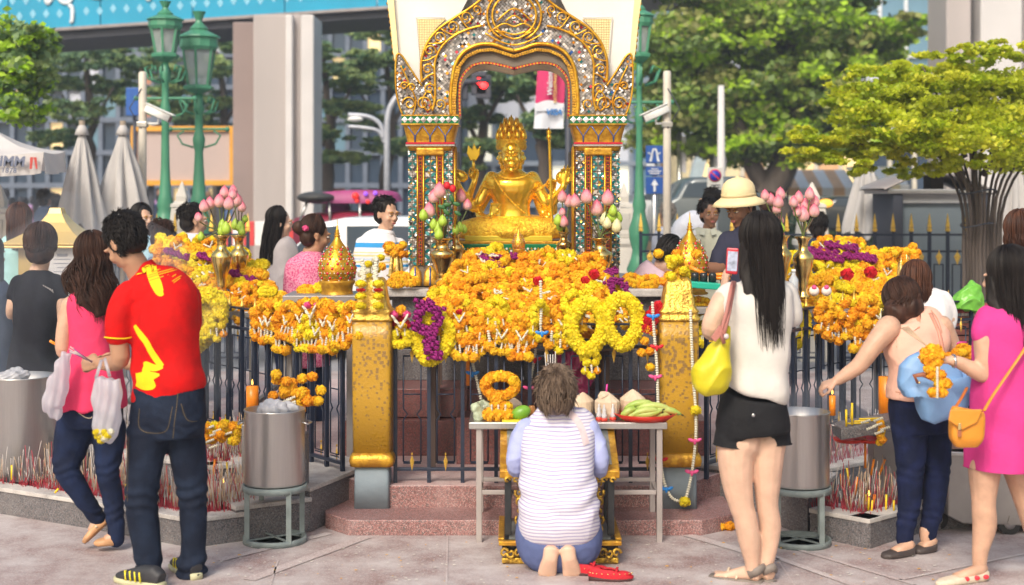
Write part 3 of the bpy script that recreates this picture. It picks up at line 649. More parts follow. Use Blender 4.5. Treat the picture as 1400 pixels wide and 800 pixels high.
pick=lambda:rr.choices((0,1,2,3,4,5,7,6),(44,26,5,5,2.2,1.2,3,1))[0]
for sgn in(1,-1):
 st=3.7
 for i in range(-70,70):
  for j in range(-70,70):
   u=(i+j)*st*.7071;v=40+(i-j)*st*.7071
   if not(0<=u<165 and-80<v<158):continue
   if inpoly(u,v,polyM):tile(sgn*u,v,3.4,math.pi/4,pick())
   elif inpoly(u,v,polyO)or inpoly(u,v,polyF):tile(sgn*u+rr.uniform(-.6,.6),v,3.4,rr.uniform(0,1.5),pick(),-.016 if inpoly(u,v,polyF)else-.004,.3)
stuff(obj('mirror_mosaic',mb,TILE,pav,False))
def spiral(cx,cy,r,turns,a0,cw=1,dy=-.024,rad=.006):
 pts=[]
 for k in range(int(turns*12)+1):
  f=k/(turns*12);a=a0+cw*f*turns*2*math.pi;q=r*(1-.8*f)
  pts.append(A(cx+q*math.cos(a),cy+q*math.sin(a),dy))
 return MB().tube(pts,[rad*(1-.35*k/len(pts))for k in range(len(pts))],6)
for sgn in(1,-1):
 for(cx,cy,r,a0,cw)in((116,122,8,3.4,1),(118,95,8,3.2,1),(115,70,8.5,2.6,1),(102,52,9,2.2,1),(84,37,9,1.9,1),(66,24,9,1.6,1),(51,14,7,1.6,1),(143,142,10,0,-1),(124,142,11,2.5,1),(150,118,6,3.5,1),(140,120,6,0,-1),(101,143,8,2,1)):
  obj('gold_scroll',spiral(sgn*cx,cy,r,1.35,a0 if sgn>0 else math.pi-a0,cw*sgn),GOLD,pav)
 for pts in([(118,152),(109,141),(117,124),(126,141),(118,152)],[(138,157),(134,138),(141,120),(148,104),(155,90)],[(107,100),(117,104),(126,112)],[(104,75),(116,82),(127,84)],[(93,56),(104,60),(118,60)],[(74,43),(84,48),(100,40)],[(56,38),(64,38),(76,22)]):
  obj('gold_scroll',MB().tube([A(sgn*x,y,-.022)for x,y in sm(pts,4)],.0058,6),GOLD,pav)
for r in(30,37):
 obj('medallion_ring',MB().tube([A(r*math.cos(a),22+r*math.sin(a)*.95,-.026)for a in[math.pi*.5+(k/28-.5)*2*math.pi*.86+math.pi for k in range(29)]],.008,7),GOLD,pav)
for pts in([(-24,30),(0,12),(24,30)],[(-12,30),(0,22),(12,30)],[(-30,42),(-14,33),(0,37),(14,33),(30,42)],[(-26,42),(0,54),(26,42)],[(-40,46),(-20,57),(0,62),(20,57),(40,46)],[(-17,43),(0,48),(17,43)]):
 obj('gold_scroll',MB().tube([A(x,y,-.026)for x,y in sm(pts,4)],.0065,6),GOLD,pav)
for sgn in(1,-1):
 mb=MB().prism([A(sgn*x,y,.06)for x,y in((126,116),(60,-10),(130,-12),(168,-40),(166,0),(160,60),(158,96))],(0,.5,0));obj('white_pediment',mb,STUCCO,pav,False)
 IV=mat('pale_gold_leaf_panel',(.84,.70,.38),.35,.45,.1,3,.15,60)
 xs=[(94,25),(134,25),(127,112),(120,60),(108,38)]
 mb=MB().prism([A(sgn*x,y,.045)for x,y in xs],(0,.015,0));obj('gold_leaf_panel',mb,IV,pav,False)
 g_=MB()
 for k in range(26):
  y=26+k*3.4;x0=np.interp(y,[25,38,60,112],[94,108,120,126.5]);x1=np.interp(y,[25,112],[134,127.5])
  g_.tube([A(sgn*x0,y,.043),A(sgn*x1,y,.043)],.0011,3)
 for k in range(12):
  x=96+k*3.4;y0=25;y1=np.interp(x,[94,108,120,126,134],[25,38,60,112,30]);g_.tube([A(sgn*x,y0,.043),A(sgn*x,y1,.043)],.0011,3)
 stuff(obj('panel_joints',g_,mat('panel_joint_brown',(.45,.30,.12),.6),pav,False))
 obj('panel_moulding',MB().tube([A(sgn*x,y,.045)for x,y in((95,23),(134.5,23),(127.5,112))],.006,4),STUCCO,pav,False)
 mb=MB().prism([A(sgn*x,y,.02)for x,y in((157,98),(160,60),(165,0),(169,-45),(177,-45),(174,0),(170,30),(166,70),(161,98))],(0,.5,0));obj('gold_edge_band',mb,IV,pav,False)
 rq=random.Random(3);mb=MB()
 for k in range(16):y=-38+k*8.4;x=np.interp(y,[-45,0,30,70,98],[177,174,170,166,161]);mb.ell(A(sgn*(x-.5),y,.03),(.012,.012,rq.uniform(.012,.022)),seg=6,rings=5)
 stuff(obj('leafy_crockets',mb,GOLDP,pav))
mb=MB().loft([(V(A(0,0).x,YA+.75,A(0,-40).z+dz),V(1,0,0),w,w)for dz,w in((0,.84),(.12,.86),(.16,.66),(.5,.6),(.55,.46),(.9,.4),(.95,.28),(1.3,.22),(1.35,.12),(2.1,.02))],24,8);obj('tiered_roof',mb,STUCCO,pav)
def column(u0,u1,inner,Yc,full=True):
 """mosaic column between drawing coordinates; inner = side facing the statue"""
 yy=Yc-YA
 x0,x1=A(u0,0).x,A(u1,0).x;xc=(x0+x1)/2;w=x1-x0;zb,zt=A(0,391).z,A(0,200).z
 c=MB().box((xc,Yc+.13,(zb+zt)/2),(w-.02,.24,zt-zb));obj('column_core',c,GROUT,pav,False)
 if not full:return
 names=(('m',.20),('r',.03),('b',.10),('r',.03),('m',.26),('r',.03),('b',.10),('r',.03),('m',.2))
 x=x0;front=Yc+.005;mbm=MB();q=random.Random(int(u0)+99)
 for kind,fr_ in names:
  wd=w*fr_/.98;cx=x+wd/2;x+=wd;dyy=-.012 if kind=='b' else(.0 if kind=='m' else-.014)
  if kind=='r':obj('gold_rib',MB().tube([V(cx,front+dyy,zb+.13),V(cx,front+dyy,zt)],.0055,6),GOLD,pav)
  elif kind=='b':
   mb=MB();s_=.0118;n_=int((zt-zb-.13)/s_)
   for k in range(n_):
    z=zb+.14+k*s_;mb.box((cx,front-.004,z),(wd*.8,.01,s_*.42),mi=0 if k%2 else 1)
    for sx in(-1,1):mb.box((cx+sx*wd*.28,front-.010,z),(.006,.008,s_*.55),mi=2 if k%3 else 0)
   stuff(obj('amber_bead_strip',mb,[TILE[7],TILE[2],TILE[4]],pav,False))
  else:
   s_=wd/2*.98;n_=int((zt-zb-.13)/s_)
   for k in range(n_):
    z=zb+.13+(k+.5)*s_
    for sx in(-1,1):
     o_=V(cx+sx*s_/2,front-.002,z);h=s_*.5
     M=Matrix.Rotation(q.gauss(0,.12),3,'X')@Matrix.Rotation(q.gauss(0,.12),3,'Z')
     lz=[V(0,0,h*.98),V(h*.55*1,0,0),V(0,0,-h*.98),V(-h*.55,0,0)]
     rot=Matrix.Rotation(math.pi/4*(1 if(k+sx//2)%2 else-1),3,'Y')
     mbm.add([M@(rot@p)*1.22+o_ for p in lz],[(0,1,2,3)],q.choice((6,6,6,2,6,0)))
     for sy in(-1,1):
      cc=o_+rot@V(sy*h*.72,.001,0);M2=Matrix.Rotation(q.gauss(0,.3),3,'X')@Matrix.Rotation(q.gauss(0,.3),3,'Z')
      mbm.add([M2@V(a*h*.34,0,b*h*.34)+cc for a,b in((-1,-1),(1,-1),(1,1),(-1,1))],[(0,1,2,3)],q.choice((3,3,0,0,3,9)))
 stuff(obj('star_mosaic_strip',mbm,TILE,pav,False))
 sx=1 if inner>0 else-1;xi=(x1 if sx>0 else x0)
 mb=MB()
 for k in range(int((zt-zb-.13)/.012)):
  z=zb+.14+k*.012;mb.box((xi+sx*.006,Yc+.06,z),(.014,.05,.006),mi=0 if k%2 else 1);mb.box((xi+sx*.006,Yc+.17,z),(.014,.05,.006),mi=2 if k%2 else 3)
 stuff(obj('flank_bead_strip',mb,[TILE[7],TILE[4],TILE[3],TILE[6]],pav,False))
 for dy in(.02,.11,.22):obj('gold_rib',MB().tube([V(xi+sx*.012,Yc+dy,zb+.13),V(xi+sx*.012,Yc+dy,zt)],.006,6),GOLD,pav)
 for k in range(3):
  cx=x0+w*(k+.5)/3;pw=w/3*.9
  o_=obj('lotus_foot',MB().loft([(V(cx,Yc+.03,zb+z),V(1,0,0),pw/2*f,.05*f2)for z,f,f2 in((0,1.04,1.2),(.03,1,1.1),(.09,.9,.8),(.13,.25,.4))],16,5),GOLDP,pav)
  obj('blue_stem',MB().tube([V(cx,Yc-.036,zb+.005),V(cx,Yc-.012,zb+.12)],.005,5),TILE[5],pav)
 zc=A(0,200).z;zg0,zg1=A(0,170).z,A(0,158).z
 obj('bell_capital',MB().loft([(V(xc,Yc+.12,z),V(1,0,0),w/2*f,.13*f)for z,f in((zc-.03,1.0),(zc,1.04),(zc+.02,1.02),(zc+.05,1.06),(zg0-.01,1.2),(zg0,1.22))],32,8),GOLDP,pav)
 for k in range(3):
  cx=x0+w*(k+.5)/3
  for sx_ in(-1,1):obj('blue_petal_line',MB().tube([V(cx,Yc-.022,zc+.025),V(cx+sx_*.004,Yc-.026,zc+.07),V(cx+sx_*w/6.5,Yc-.04,zg0-.012)],.0028,5),TILE[5],pav)
 obj('red_band',MB().box((xc,Yc+.11,zc+.02),(w*1.07,.27,.012)),TILE[4],pav,False);obj('mirror_band',MB().box((xc,Yc+.11,zc+.006),(w*1.08,.272,.01)),TILE[0],pav,False)
 obj('valance',MB().box((xc,Yc+.115,zc-.035),(w*.62,.275,.05)),GOLDP,pav,False,.01)
 obj('green_band',MB().box((xc,Yc+.115,(zg0+zg1)/2),(w*1.24,.32,zg1-zg0)),TILE[8],pav,False)
 mb=MB();n_=9
 for k in range(n_):
  cx=xc+w*1.24*((k+.5)/n_-.5);cz=(zg0+zg1)/2;h=.021
  mb.add([V(cx,Yc-.050,cz+h),V(cx+h,Yc-.050,cz),V(cx,Yc-.050,cz-h),V(cx-h,Yc-.050,cz),V(cx,Yc-.056,cz)],[(0,1,4),(1,2,4),(2,3,4),(3,0,4)],k%2)
 stuff(obj('mirror_diamonds',mb,[TILE[3],TILE[0]],pav,False))
 for z in(zg0,zg1):obj('gold_fillet',MB().box((xc,Yc+.115,z),(w*1.26,.33,.008)),GOLDP,pav,False)
for sgn in(1,-1):
 u=sorted((sgn*84,sgn*146));column(u[0],u[1],-sgn,YA+.02)
 u=sorted((sgn*84,sgn*140));column(u[0],u[1],-sgn,YA+1.25,False)
XS=A(-8,0).x
zs=A(0,392).z
da=thing('statue_dais','tiered green and gold mosaic dais under the golden statue','dais',(XS,10.2,zs))
def pz(py,Y=10.0):return EYE-(py-HY)*Y/FPX
for k,(w,z0,z1,m_)in enumerate(((1.06,zs,pz(375),GOLDP),(.98,pz(375)+.001,pz(362),GOLD),(.86,pz(362)+.001,pz(346),GOLDP),(.80,pz(346)+.001,pz(334),TILE[8]),(.84,pz(334)+.001,pz(330),GOLDP),(.60,pz(330)+.001,pz(322.5),mat('plain_gold_slab',(.62,.47,.03),.4,.3)))):
 obj('dais_tier',MB().box((XS,10.35,(z0+z1)/2),(w,.7,z1-z0)),m_,da,False,.004)
mb=MB()
for k in range(34):
 for j in range(2):
  mb.add([V(XS-.4+.0242*(k+.25*j)+a,9.995,pz(340+j*3)+b)for a,b in((0,.009),(.009,0),(0,-.009),(-.009,0))],[(0,1,2,3)],(k+j)%2)
stuff(obj('mosaic_diamonds',mb,[TILE[3],TILE[9]],da,False))
def vnoise(co,sc,seed):
 q=co*np.array(sc);s=seed*1.7
 a=np.sin(q[:,0]*1.0+1.3*np.sin(q[:,1]*.9+s)+s);b=np.sin(q[:,2]*1.1+1.6*np.sin(q[:,0]*.7-s)+2*s);c=np.sin(q[:,1]*1.2+1.1*np.sin(q[:,2]*.8+s*.5))
 return(a+b+c)/3
def folds(amp,sc=(22,22,22),seed=1):
 def fn(co,no):
  n=vnoise(co,sc,seed);r=1-np.abs(n)*2.2;r=np.where(r>0,np.abs(r)**1.7,-.12)
  n2=vnoise(co,tuple(x*2.3 for x in sc),seed+5)
  amp_=amp*1.5;return co+no*(amp_*(r-.3)+amp_*.4*n2)[:,None]
 return fn
def remesh(name,mb,m,parent,vox=.009,it=5,post=None,dec=None,fac=.6):
 me=mb.mesh(name+'_src',True);o=bpy.data.objects.new('tmp',me);COL.objects.link(o)
 r=o.modifiers.new('r','REMESH');r.mode='VOXEL';r.voxel_size=vox;r.use_smooth_shade=True
 s=o.modifiers.new('s','SMOOTH');s.factor=fac;s.iterations=it
 dg=bpy.context.evaluated_depsgraph_get();ev=o.evaluated_get(dg);out=bpy.data.meshes.new_from_object(ev)
 bpy.data.objects.remove(o);bpy.data.meshes.remove(me);out.name=name
 if post:
  n=len(out.vertices);co=np.empty(n*3,np.float32);out.vertices.foreach_get('co',co);no=np.empty(n*3,np.float32);out.vertex_normals.foreach_get('vector',no)
  co=co.reshape(-1,3);no=no.reshape(-1,3)
  for p in(post if isinstance(post,(list,tuple))else[post]):co=p(co,no)
  out.vertices.foreach_set('co',np.asarray(co,np.float32).ravel());out.update()
 out.materials.clear();setmat(out,m)
 out.polygons.foreach_set('use_smooth',[True]*len(out.polygons))
 return link(name,out,parent)
def basis(f,up=(0,0,1),roll=0):
 f=Vector(f).normalized();z=Vector(up);z=(z-f*z.dot(f)).normalized();x=z.cross(f)*-1
 x=f.cross(z)*-1
 M=Matrix((x,-f,z)).transposed()
 if M.determinant()<0:M=Matrix((-x,-f,z)).transposed()
 return M
def head_prims(mb,c,M,s=1,neck=None,female=False,ears=True):
 def e(p,r):mb.ell(c+M@(V(*p)*s),tuple(x*s for x in r),M,16,11)
 e((0,.018,.036),(.073,.091,.083));e((0,-.03,-.018),(.060,.058,.085));e((0,-.034,-.070),(.043 if not female else .038,.042,.036));e((0,-.066,-.094),(.019,.016,.015))
 for k in(-1,1):
  e((k*.036,-.063,-.028),(.024,.02,.024));e((k*.03,-.078,.028),(.026,.012,.010))
  if ears:e((k*.074,.008,-.012),(.009,.018,.030));e((k*.078,.014,.004),(.010,.014,.018))
  e((k*.013,-.098,-.026),(.009,.009,.008))
 mb.tube([c+M@(V(0,-.086,.018)*s),c+M@(V(0,-.104,-.018)*s)],[.008*s,.013*s],8,rnd=True)
 e((0,-.086,-.052),(.026,.010,.008));e((0,-.083,-.062),(.022,.011,.008))
def face_bits(t,c,M,s=1,lips=(.45,.14,.13),brow=(.03,.02,.02)):
 eye=MB();iris=MB();br=MB();lp=MB()
 L=lambda*p:c+M@(V(*p)*s)
 for k in(-1,1):
  eye.ell(L(k*.030,-.0775,.004),(.015*s,.012*s,.0065*s),M,10,7);iris.ell(L(k*.030,-.0865,.004),(.0062*s,.004*s,.0062*s),M,8,6)
  br.tube([L(k*.014,-.090,.026),L(k*.03,-.0915,.032),L(k*.047,-.083,.027)],[.003*s,.004*s,.002*s],6)
  br.tube([L(k*.016,-.0845,.008),L(k*.03,-.090,.012),L(k*.045,-.082,.007)],[.0016*s,.0026*s,.0016*s],5)
 lp.ell(L(0,-.0945,-.0535),(.022*s,.006*s,.0042*s),M,10,6);lp.ell(L(0,-.0935,-.0605),(.018*s,.006*s,.0048*s),M,10,6)
 obj('eyes',eye,mat('eye_white',(.75,.72,.68),.3),t);obj('irises',iris,mat('iris_dark',(.02,.012,.008),.15),t);obj('eyebrows',br,mat('brow_dark',brow,.7),t);obj('lips',lp,mat('lips_'+str(lips[0]),lips,.4),t)
def hand(mb,w,d,n,side,curl=.5,s=1,spread=.16,thumb=.6,curls=None):
 """w wrist, d direction of the hand, n the way the palm faces, side +1/-1 picks the thumb side"""
 w=Vector(w);d=Vector(d).normalized();n=Vector(n);n=(n-d*n.dot(d)).normalized();x=d.cross(n)*side
 mb.loft([(w-d*.02*s,x,.024*s,.019*s),(w+d*.015*s,x,.027*s,.017*s),(w+d*.05*s,x,.038*s,.015*s),(w+d*.085*s,x,.040*s,.013*s),(w+d*.094*s,x,.034*s,.010*s)],14,2.4)
 for i,(off,L,st)in enumerate(((.029,.070,.086),(.010,.078,.090),(-.010,.072,.088),(-.029,.056,.080))):
  c_=curls[i]if curls else curl*(1+.12*i);p=w+d*st*s+x*off*s;a=spread*off/.03;dd=(d+x*a).normalized();pts=[p-dd*.015*s,p];ang=0
  for k,f in enumerate((.44,.31,.25)):
   ang+=c_*(.75,1.0,.8)[k];p=p+(dd*math.cos(ang)+n*math.sin(ang))*L*f*s;pts.append(p)
  mb.tube(pts,[.0098*s,.0096*s,.0088*s,.008*s,.0068*s],8,rnd=True)
 p0=w+d*.022*s+x*.022*s;p1=w+(d*.048+x*.047+n*.012)*s;p2=p1+(d*.8+x*.35*(1-thumb)+n*.9*thumb-x*.2*thumb).normalized()*.032*s;p3=p2+(d*.75-x*.5*thumb+n*thumb*.6).normalized()*.026*s
 mb.tube([p0,p1,p2,p3],[.014*s,.0125*s,.0105*s,.008*s],8,rnd=True)
def HAIRM(name,c,c2):return mat(name,c,.5,0,.3,30,0,c2=c2,stretch=(1,1,.05),spec=.22,mixp=(.35,.7))
H_BLACK=HAIRM('black_hair',(.022,.017,.015),(.008,.006,.006));H_BROWN=HAIRM('dark_brown_hair',(.075,.034,.022),(.022,.011,.008))
H_AUB=HAIRM('auburn_hair',(.13,.052,.028),(.035,.015,.01));H_GREY=HAIRM('greying_brown_hair',(.24,.17,.12),(.07,.045,.032))
SCALP=dict(a=.080,b=.100,c=.092)
def hair_cap(t,c,M,s,m,ext=(),vox=.009,thick=1.0,low=-.02,name='hair'):
 mb=MB();L=lambda*p:c+M@(V(*p)*s)
 mb.ell(L(0,.030,.045),(.082*thick*s,.094*thick*s,.088*thick*s),M,20,14);mb.ell(L(0,.055,.0+low),(.070*thick*s,.062*thick*s,.07*s),M,16,10)
 for e in ext:e(mb,L)
 fr=folds(.003,(60,60,14),3)
 return remesh(name,mb,m,t,vox,4,fr)
def strands(t,c,M,s,m,n,seed,phi0=.25,drop=None,front=1.15,fringe=None,wave=.006,rad=.0016,jitter=.06,shape=None,parting=0,name='hair_strands',stopel=-.35,seg=9,thick=1.06,back_only=False):
 """n locks starting on the crown, lying over the skull, then falling by drop metres; shape(p, f) bends the fall"""
 rr=random.Random(seed);mb=MB()
 for _ in range(n):
  az=rr.uniform(-math.pi,math.pi)
  face=abs(az)<front
  el1=stopel+rr.gauss(0,.05)
  if face:
   if fringe is None:az=math.copysign(front+rr.random()*.5,az if az else 1)
   else:el1=fringe+rr.gauss(0,.06)
  if back_only and abs(az)<1.5:az=math.copysign(rr.uniform(1.5,math.pi),az)
  k_=rr.uniform(.97,thick+.03);pts=[];el0=1.5-rr.random()*phi0*3
  if el0<el1:el0=el1+.25
  for i in range(seg):
   f=i/(seg-1);el=el0+(el1-el0)*f;a=az+parting*(1-f)**2*(1 if az>0 else-1)
   q=V(math.sin(a)*math.cos(el)*SCALP['a'],-math.cos(a)*math.cos(el)*SCALP['b']+.022,math.sin(el)*SCALP['c']+.045)*(k_*s)
   pts.append(c+M@q)
  D=(drop(rr,az)if callable(drop)else drop)if drop and not(face and fringe is not None)else 0
  if D:
   p=pts[-1];out=(M@V(math.sin(az),-math.cos(az),0));out.z=0;ph=rr.random()*6.28;ns=10
   d0=(pts[-1]-pts[-2]).normalized()
   for i in range(1,ns+1):
    f=i/ns;step=D/ns
    dirn=(d0*(1-f)**2*.8+V(0,0,-1)).normalized()
    p=p+dirn*step+out*wave*math.sin(f*7+ph)*.5+V(math.cos(ph),math.sin(ph),0)*jitter*step*.5
    if shape:p=shape(p,f,rr)
    pts.append(p)
  N=len(pts);mb.tube(pts,[rad*s*(1.3 if i<N*.7 else 1.3*(1-(i/N-.7)/.32))+.0002 for i in range(N)],3,cap=False)
 o=obj(name,mb,m,t);return stuff(o)
def tufts(t,c,M,s,m,n,seed,L=.03,lift=.35,amin=-.1,name='hair_tufts',front=1.05,rad=.0022,felev=.75):
 rr=random.Random(seed);mb=MB()
 for _ in range(n):
  az=rr.uniform(-math.pi,math.pi);el=math.asin(rr.uniform(math.sin(amin),1))
  if abs(az)<front and el<felev:continue
  r0=V(math.sin(az)*math.cos(el),-math.cos(az)*math.cos(el),math.sin(el));p=V(r0 .x*.082,r0 .y*.098+.037,(r0 .z*.092 if r0 .z>0 else r0 .z*.14)+.044)*s
  tg=V(-math.sin(az)*math.sin(el),math.cos(az)*math.sin(el),math.cos(el))*-1
  tg=(tg+V(rr.gauss(0,.22),rr.gauss(0,.22),rr.gauss(0,.22))).normalized();l=L*rr.uniform(.6,1.3)*s
  if el>.9:tg=(tg+V(0,-.7,.2)).normalized()
  q=[c+M@p,c+M@(p+tg*l*.5+r0*l*lift*.7),c+M@(p+tg*l+r0*l*lift)]
  mb.tube(q,[rad*s*1.6,rad*s*1.3,rad*s*.2],3,cap=False)
 return stuff(obj(name,mb,m,t))
SKIN=mat('skin_light',(.56,.34,.235),.46,0,.13,16,.2,160,sss=.12);SKIN2=mat('skin_tan',(.42,.23,.14),.5,0,.08,9,.12,220,sss=.1);SKIN3=mat('skin_dark_tan',(.27,.13,.075),.5,0,.1,9,.12,220,sss=.08)
SKINP=mat('skin_fair',(.63,.41,.30),.46,0,.11,16,.2,160,sss=.12)
def cloth(name,c,rough=.8,var=.07,weave=320,bump=.25,sheen=.2,c2=None,vs=14):return mat(name,c,rough,0,var,vs,min(.3,bump+.05),42,sheen=sheen,c2=c2)
class Fig:
 """a figure laid out in photograph coordinates at a base distance Y"""
 def __init__(s,label,Y,base,cat='person',group=None):
  s.Y=Y;s.t=thing('person',label,cat,(P(base,300,Y).x,Y,0),group);s.px=Y/FPX
 def p(s,a):return P(a[0],a[1],s.Y+(a[2]if len(a)>2 else 0))
 def rings(s,lst,yaw=0):
  out=[]
  for r in lst:
   yw=r[5]if len(r)>5 else yaw
   out.append((s.p(r[:3]),V(math.cos(yw),math.sin(yw),0),r[3]*s.px,r[4]))
  return out
 def torso(s,mb,lst,yaw=0,power=2.5,k=3):
  flat=[tuple(r)+((yaw,)if len(r)<6 else())for r in lst]
  mb.loft(s.rings(sm(flat,k)),28,power);return mb
 def limb(s,mb,pts,k=3,n=14,flat=1):
  q=sm([tuple(x)for x in pts],k);mb.tube([s.p(x[:3])for x in q],[x[3]for x in q],n,rnd=True,flat=flat);return mb
def drape(mb,target,off=.004,d=(0,1,0),start=2.0):
 """lay a flat mesh onto target's surface, as seen along d"""
 d=Vector(d).normalized();me=target.data
 bvh=BVHTree.FromPolygons([v.co[:]for v in me.vertices],[tuple(p.vertices)for p in me.polygons])
 out=[];last=None
 for v in mb.v:
  h,n_,i_,ds=bvh.ray_cast(Vector(v)-d*start,d)
  if h is None:h2=bvh.find_nearest(Vector(v))[0];out.append(tuple(h2-d*off))
  else:out.append(tuple(h-d*off))
 mb.v=out;return mb
def ribbon(pts,w,Y,k=6,cross=4):
 """flat ribbon polygon grid in photo coordinates; w in px (list or number)"""
 q=sm([tuple(p)for p in pts],k);n=len(q);vs=[];fs=[]
 for i,p in enumerate(q):
  a=q[max(i-1,0)];b=q[min(i+1,n-1)];dx,dy=b[0]-a[0],b[1]-a[1];l=math.hypot(dx,dy)or 1;nx,ny=-dy/l,dx/l
  ww=p[2]if len(p)>2 else w
  for j in range(cross+1):
   f=j/cross-.5;vs.append(P(p[0]+nx*ww*f,p[1]+ny*ww*f,Y))
 for i in range(n-1):
  for j in range(cross):a=i*(cross+1)+j;fs.append((a,a+cross+1,a+cross+2,a+1))
 mb=MB();mb.add(vs,fs);return mb
st=thing('golden_statue','gleaming golden four faced seated statue with many arms inside the pavilion','statue',(XS,10.2,zs+.3))
SG=mat('statue_gold',(1,.70,.06),.2,.72,.12,6,.08,30,coat=.5,c2=(1,.56,.04),mixp=(.3,.7));SGR=mat('statue_gold_relief',(1,.66,.06),.34,.7,.3,60,.9,120,c2=(.75,.36,.02),mixp=(.35,.6))
SF=Fig.__new__(Fig);SF.Y=10.2;SF.px=10.2/FPX;SF.t=st
mb=MB()
SF.torso(mb,[(700,300,0,27,.10),(700,288,0,25,.09),(700,276,0,26,.095),(700,262,0,34,.115),(700,250,0,39,.115),(700,242,0,36,.09),(700,233,0,14,.06),(700,222,0,10,.05)],power=2.05)
for sx in(-1,1):
 X=lambda u:700+sx*u
 SF.limb(mb,[(X(28),244,0,.052),(X(38),262,0,.046),(X(45),276,-.02,.040)]);
for pts in([(672,246,0,.05),(655,275,0,.038),(648,285,0,.034),(630,262,-.04,.030),(624,248,-.06,.022)],[(670,250,.04,.045),(655,275,.05,.036),(640,277,0,.030),(648,250,-.03,.022)],[(668,262,.05,.04),(655,290,.04,.034),(664,298,-.06,.026),(672,294,-.14,.02)],[(728,246,0,.05),(745,272,0,.04),(750,283,0,.034),(764,266,-.05,.03),(770,255,-.07,.022)],[(730,250,.04,.045),(748,280,.05,.036),(757,290,0,.028),(756,262,-.02,.022)],[(732,262,.05,.04),(742,290,.05,.034),(748,298,0,.026)]):SF.limb(mb,pts)
hand(mb,P(624,247,10.14),(-.6,-.2,.6),(-.3,-1,.2),1,.35,1.0);hand(mb,P(649,248,10.17),(.05,0,1),(-.3,-1,0),-1,.8,.8);hand(mb,P(672,295,10.06),(.3,-.1,.9),(0,-1,0),1,.5,.8,spread=.4)
hand(mb,P(771,254,10.13),(.1,0,1),(0,-1,0),1,.25,.9);hand(mb,P(755,262,10.17),(0,-.2,1),(0,-1,0),-1,.9,.85)
hc=P(699,214,10.16)
for f,q_,s_ in(((0,-1,0),.034,1.04),((-1,.25,0),.018,.80),((1,.25,0),.018,.80)):
 Mh=basis(f);head_prims(mb,hc+Vector(f)*q_,Mh,s_,ears=False)
remesh('body',mb,SG,st,.0065,5)
mb=MB()
SF.torso(mb,[(699,325,.02,72,.20),(699,318,.02,78,.22),(699,308,.03,74,.20),(699,299,.04,52,.15),(699,294,.04,34,.11)],power=2.6)
SF.limb(mb,[(655,312,-.05,.075),(690,316,-.17,.06),(722,317,-.17,.045)]);SF.limb(mb,[(745,312,-.05,.075),(710,318,-.16,.055),(685,319,-.17,.04)])
remesh('crossed_legs',mb,SGR,st,.01,4,folds(.002,(90,90,90),4))
mb=MB();c=P(699,198,10.18);rel=lambda py:EYE-(py-HY)*10.18/FPX
mb.lathe([(.102,rel(205)),(.110,rel(201)),(.104,rel(196)),(.110,rel(193)),(.098,rel(191)),(.085,rel(188)),(.088,rel(184)),(.066,rel(182)),(.055,rel(178)),(.045,rel(172)),(.028,rel(167)),(.010,rel(161)),(.002,rel(157))],c=(c.x,c.y,0),n=24);obj('crown',mb,SGR,st)
petal=MB().lathe([(.004,0),(.017,.012),(.019,.03),(.012,.055),(.001,.082)],n=8).mesh('crown_leaf');setmat(petal,SG)
for ring_,(rad,py,n_,sc)in enumerate(((.094,192,10,1.0),(.074,184,8,1.05),(.046,176,6,1.0))):
 for k in range(n_):
  a=2*math.pi*(k+.25)/n_;link('crown_leaf',petal,st,TRS((c.x+rad*math.cos(a),c.y+rad*math.sin(a),rel(py)),s=sc))
def gtube(name,pts,r,n=8,dy=0,**kw):return obj(name,MB().tube([P(a,b,10.08+dy)for a,b in pts],r,n,**kw),SG,st)
gtube('staff',[(750,177),(751,190),(753,260),(756,326)],[.012,.010,.010,.010]);obj('staff_tip',MB().lathe([(.008,0),(.018,.015),(.018,.03),(.012,.04),(.02,.055),(.002,.09)],c=P(750.4,192,10.08),n=12),SG,st)
mb=MB().prism([P(x,y,10.12)for x,y in((643,220),(638,210),(640,198),(645,204),(648,195),(652,204),(657,199),(656,212),(651,220))],(0,.03,0));obj('flame_emblem',mb,SG,st,False,.006);gtube('emblem_handle',[(647,218),(648,236)],.011)
mb=MB().lathe([(.002,-.012),(.045,-.010),(.048,0),(.045,.010),(.002,.012)],c=P(769,243,10.16),n=24,M=Matrix.Rotation(math.pi/2,3,'X'));obj('disc',mb,SG,st)
mb=MB().lathe([(.002,-.06),(.03,-.045),(.042,-.01),(.036,.03),(.02,.06),(.006,.1)],c=P(629,240,10.05),n=14,M=Matrix.Rotation(-1.1,3,'Y'));obj('conch',mb,SG,st)
face_bits(st,hc+V(0,-.034,0),basis((0,-1,0)),1.04,lips=(.80,.40,.02),brow=(.5,.25,.02))
for o_ in st.children:
 if o_.name.split('.')[0]in('eyes','irises','eyebrows','lips'):o_.data.materials.clear();o_.data.materials.append(SGR)
SB=next(o for o in st.children if o.name.startswith('body'))
gt=lambda pts,w,nm:obj(nm,drape(ribbon(pts,w,10,5,3),SB,.006),SGR,st)
gt([(673,238),(685,258),(700,276),(718,292)],2.2,'sash');gt([(676,236),(688,242),(700,244),(713,242),(726,236)],2.4,'necklace')
for pts in([(659,252),(668,256),(676,256)],[(728,262),(738,258),(745,254)]):gt(pts,4,'armlet')
F=Fig('young man in a red polo shirt with yellow graphics, head bowed, back to the viewer',6.8,225)
fd=(-.62,.42,-.66);M=basis(fd,(-.25,.15,1));hc=F.p((170,334,0))
mb=MB();head_prims(mb,hc,M,1.0)
F.limb(mb,[(180,352,.0,.056),(192,374,.03,.062),(200,392,.04,.075)])
F.limb(mb,[(160,440,-.06,.047),(163,470,-.05,.046),(164,492,-.04,.043),(150,497,.04,.037),(137,497,.08,.029)])
hand(mb,F.p((137,497,.08)),(-1,.25,-.05),(.2,.9,-.35),-1,.9,.95)
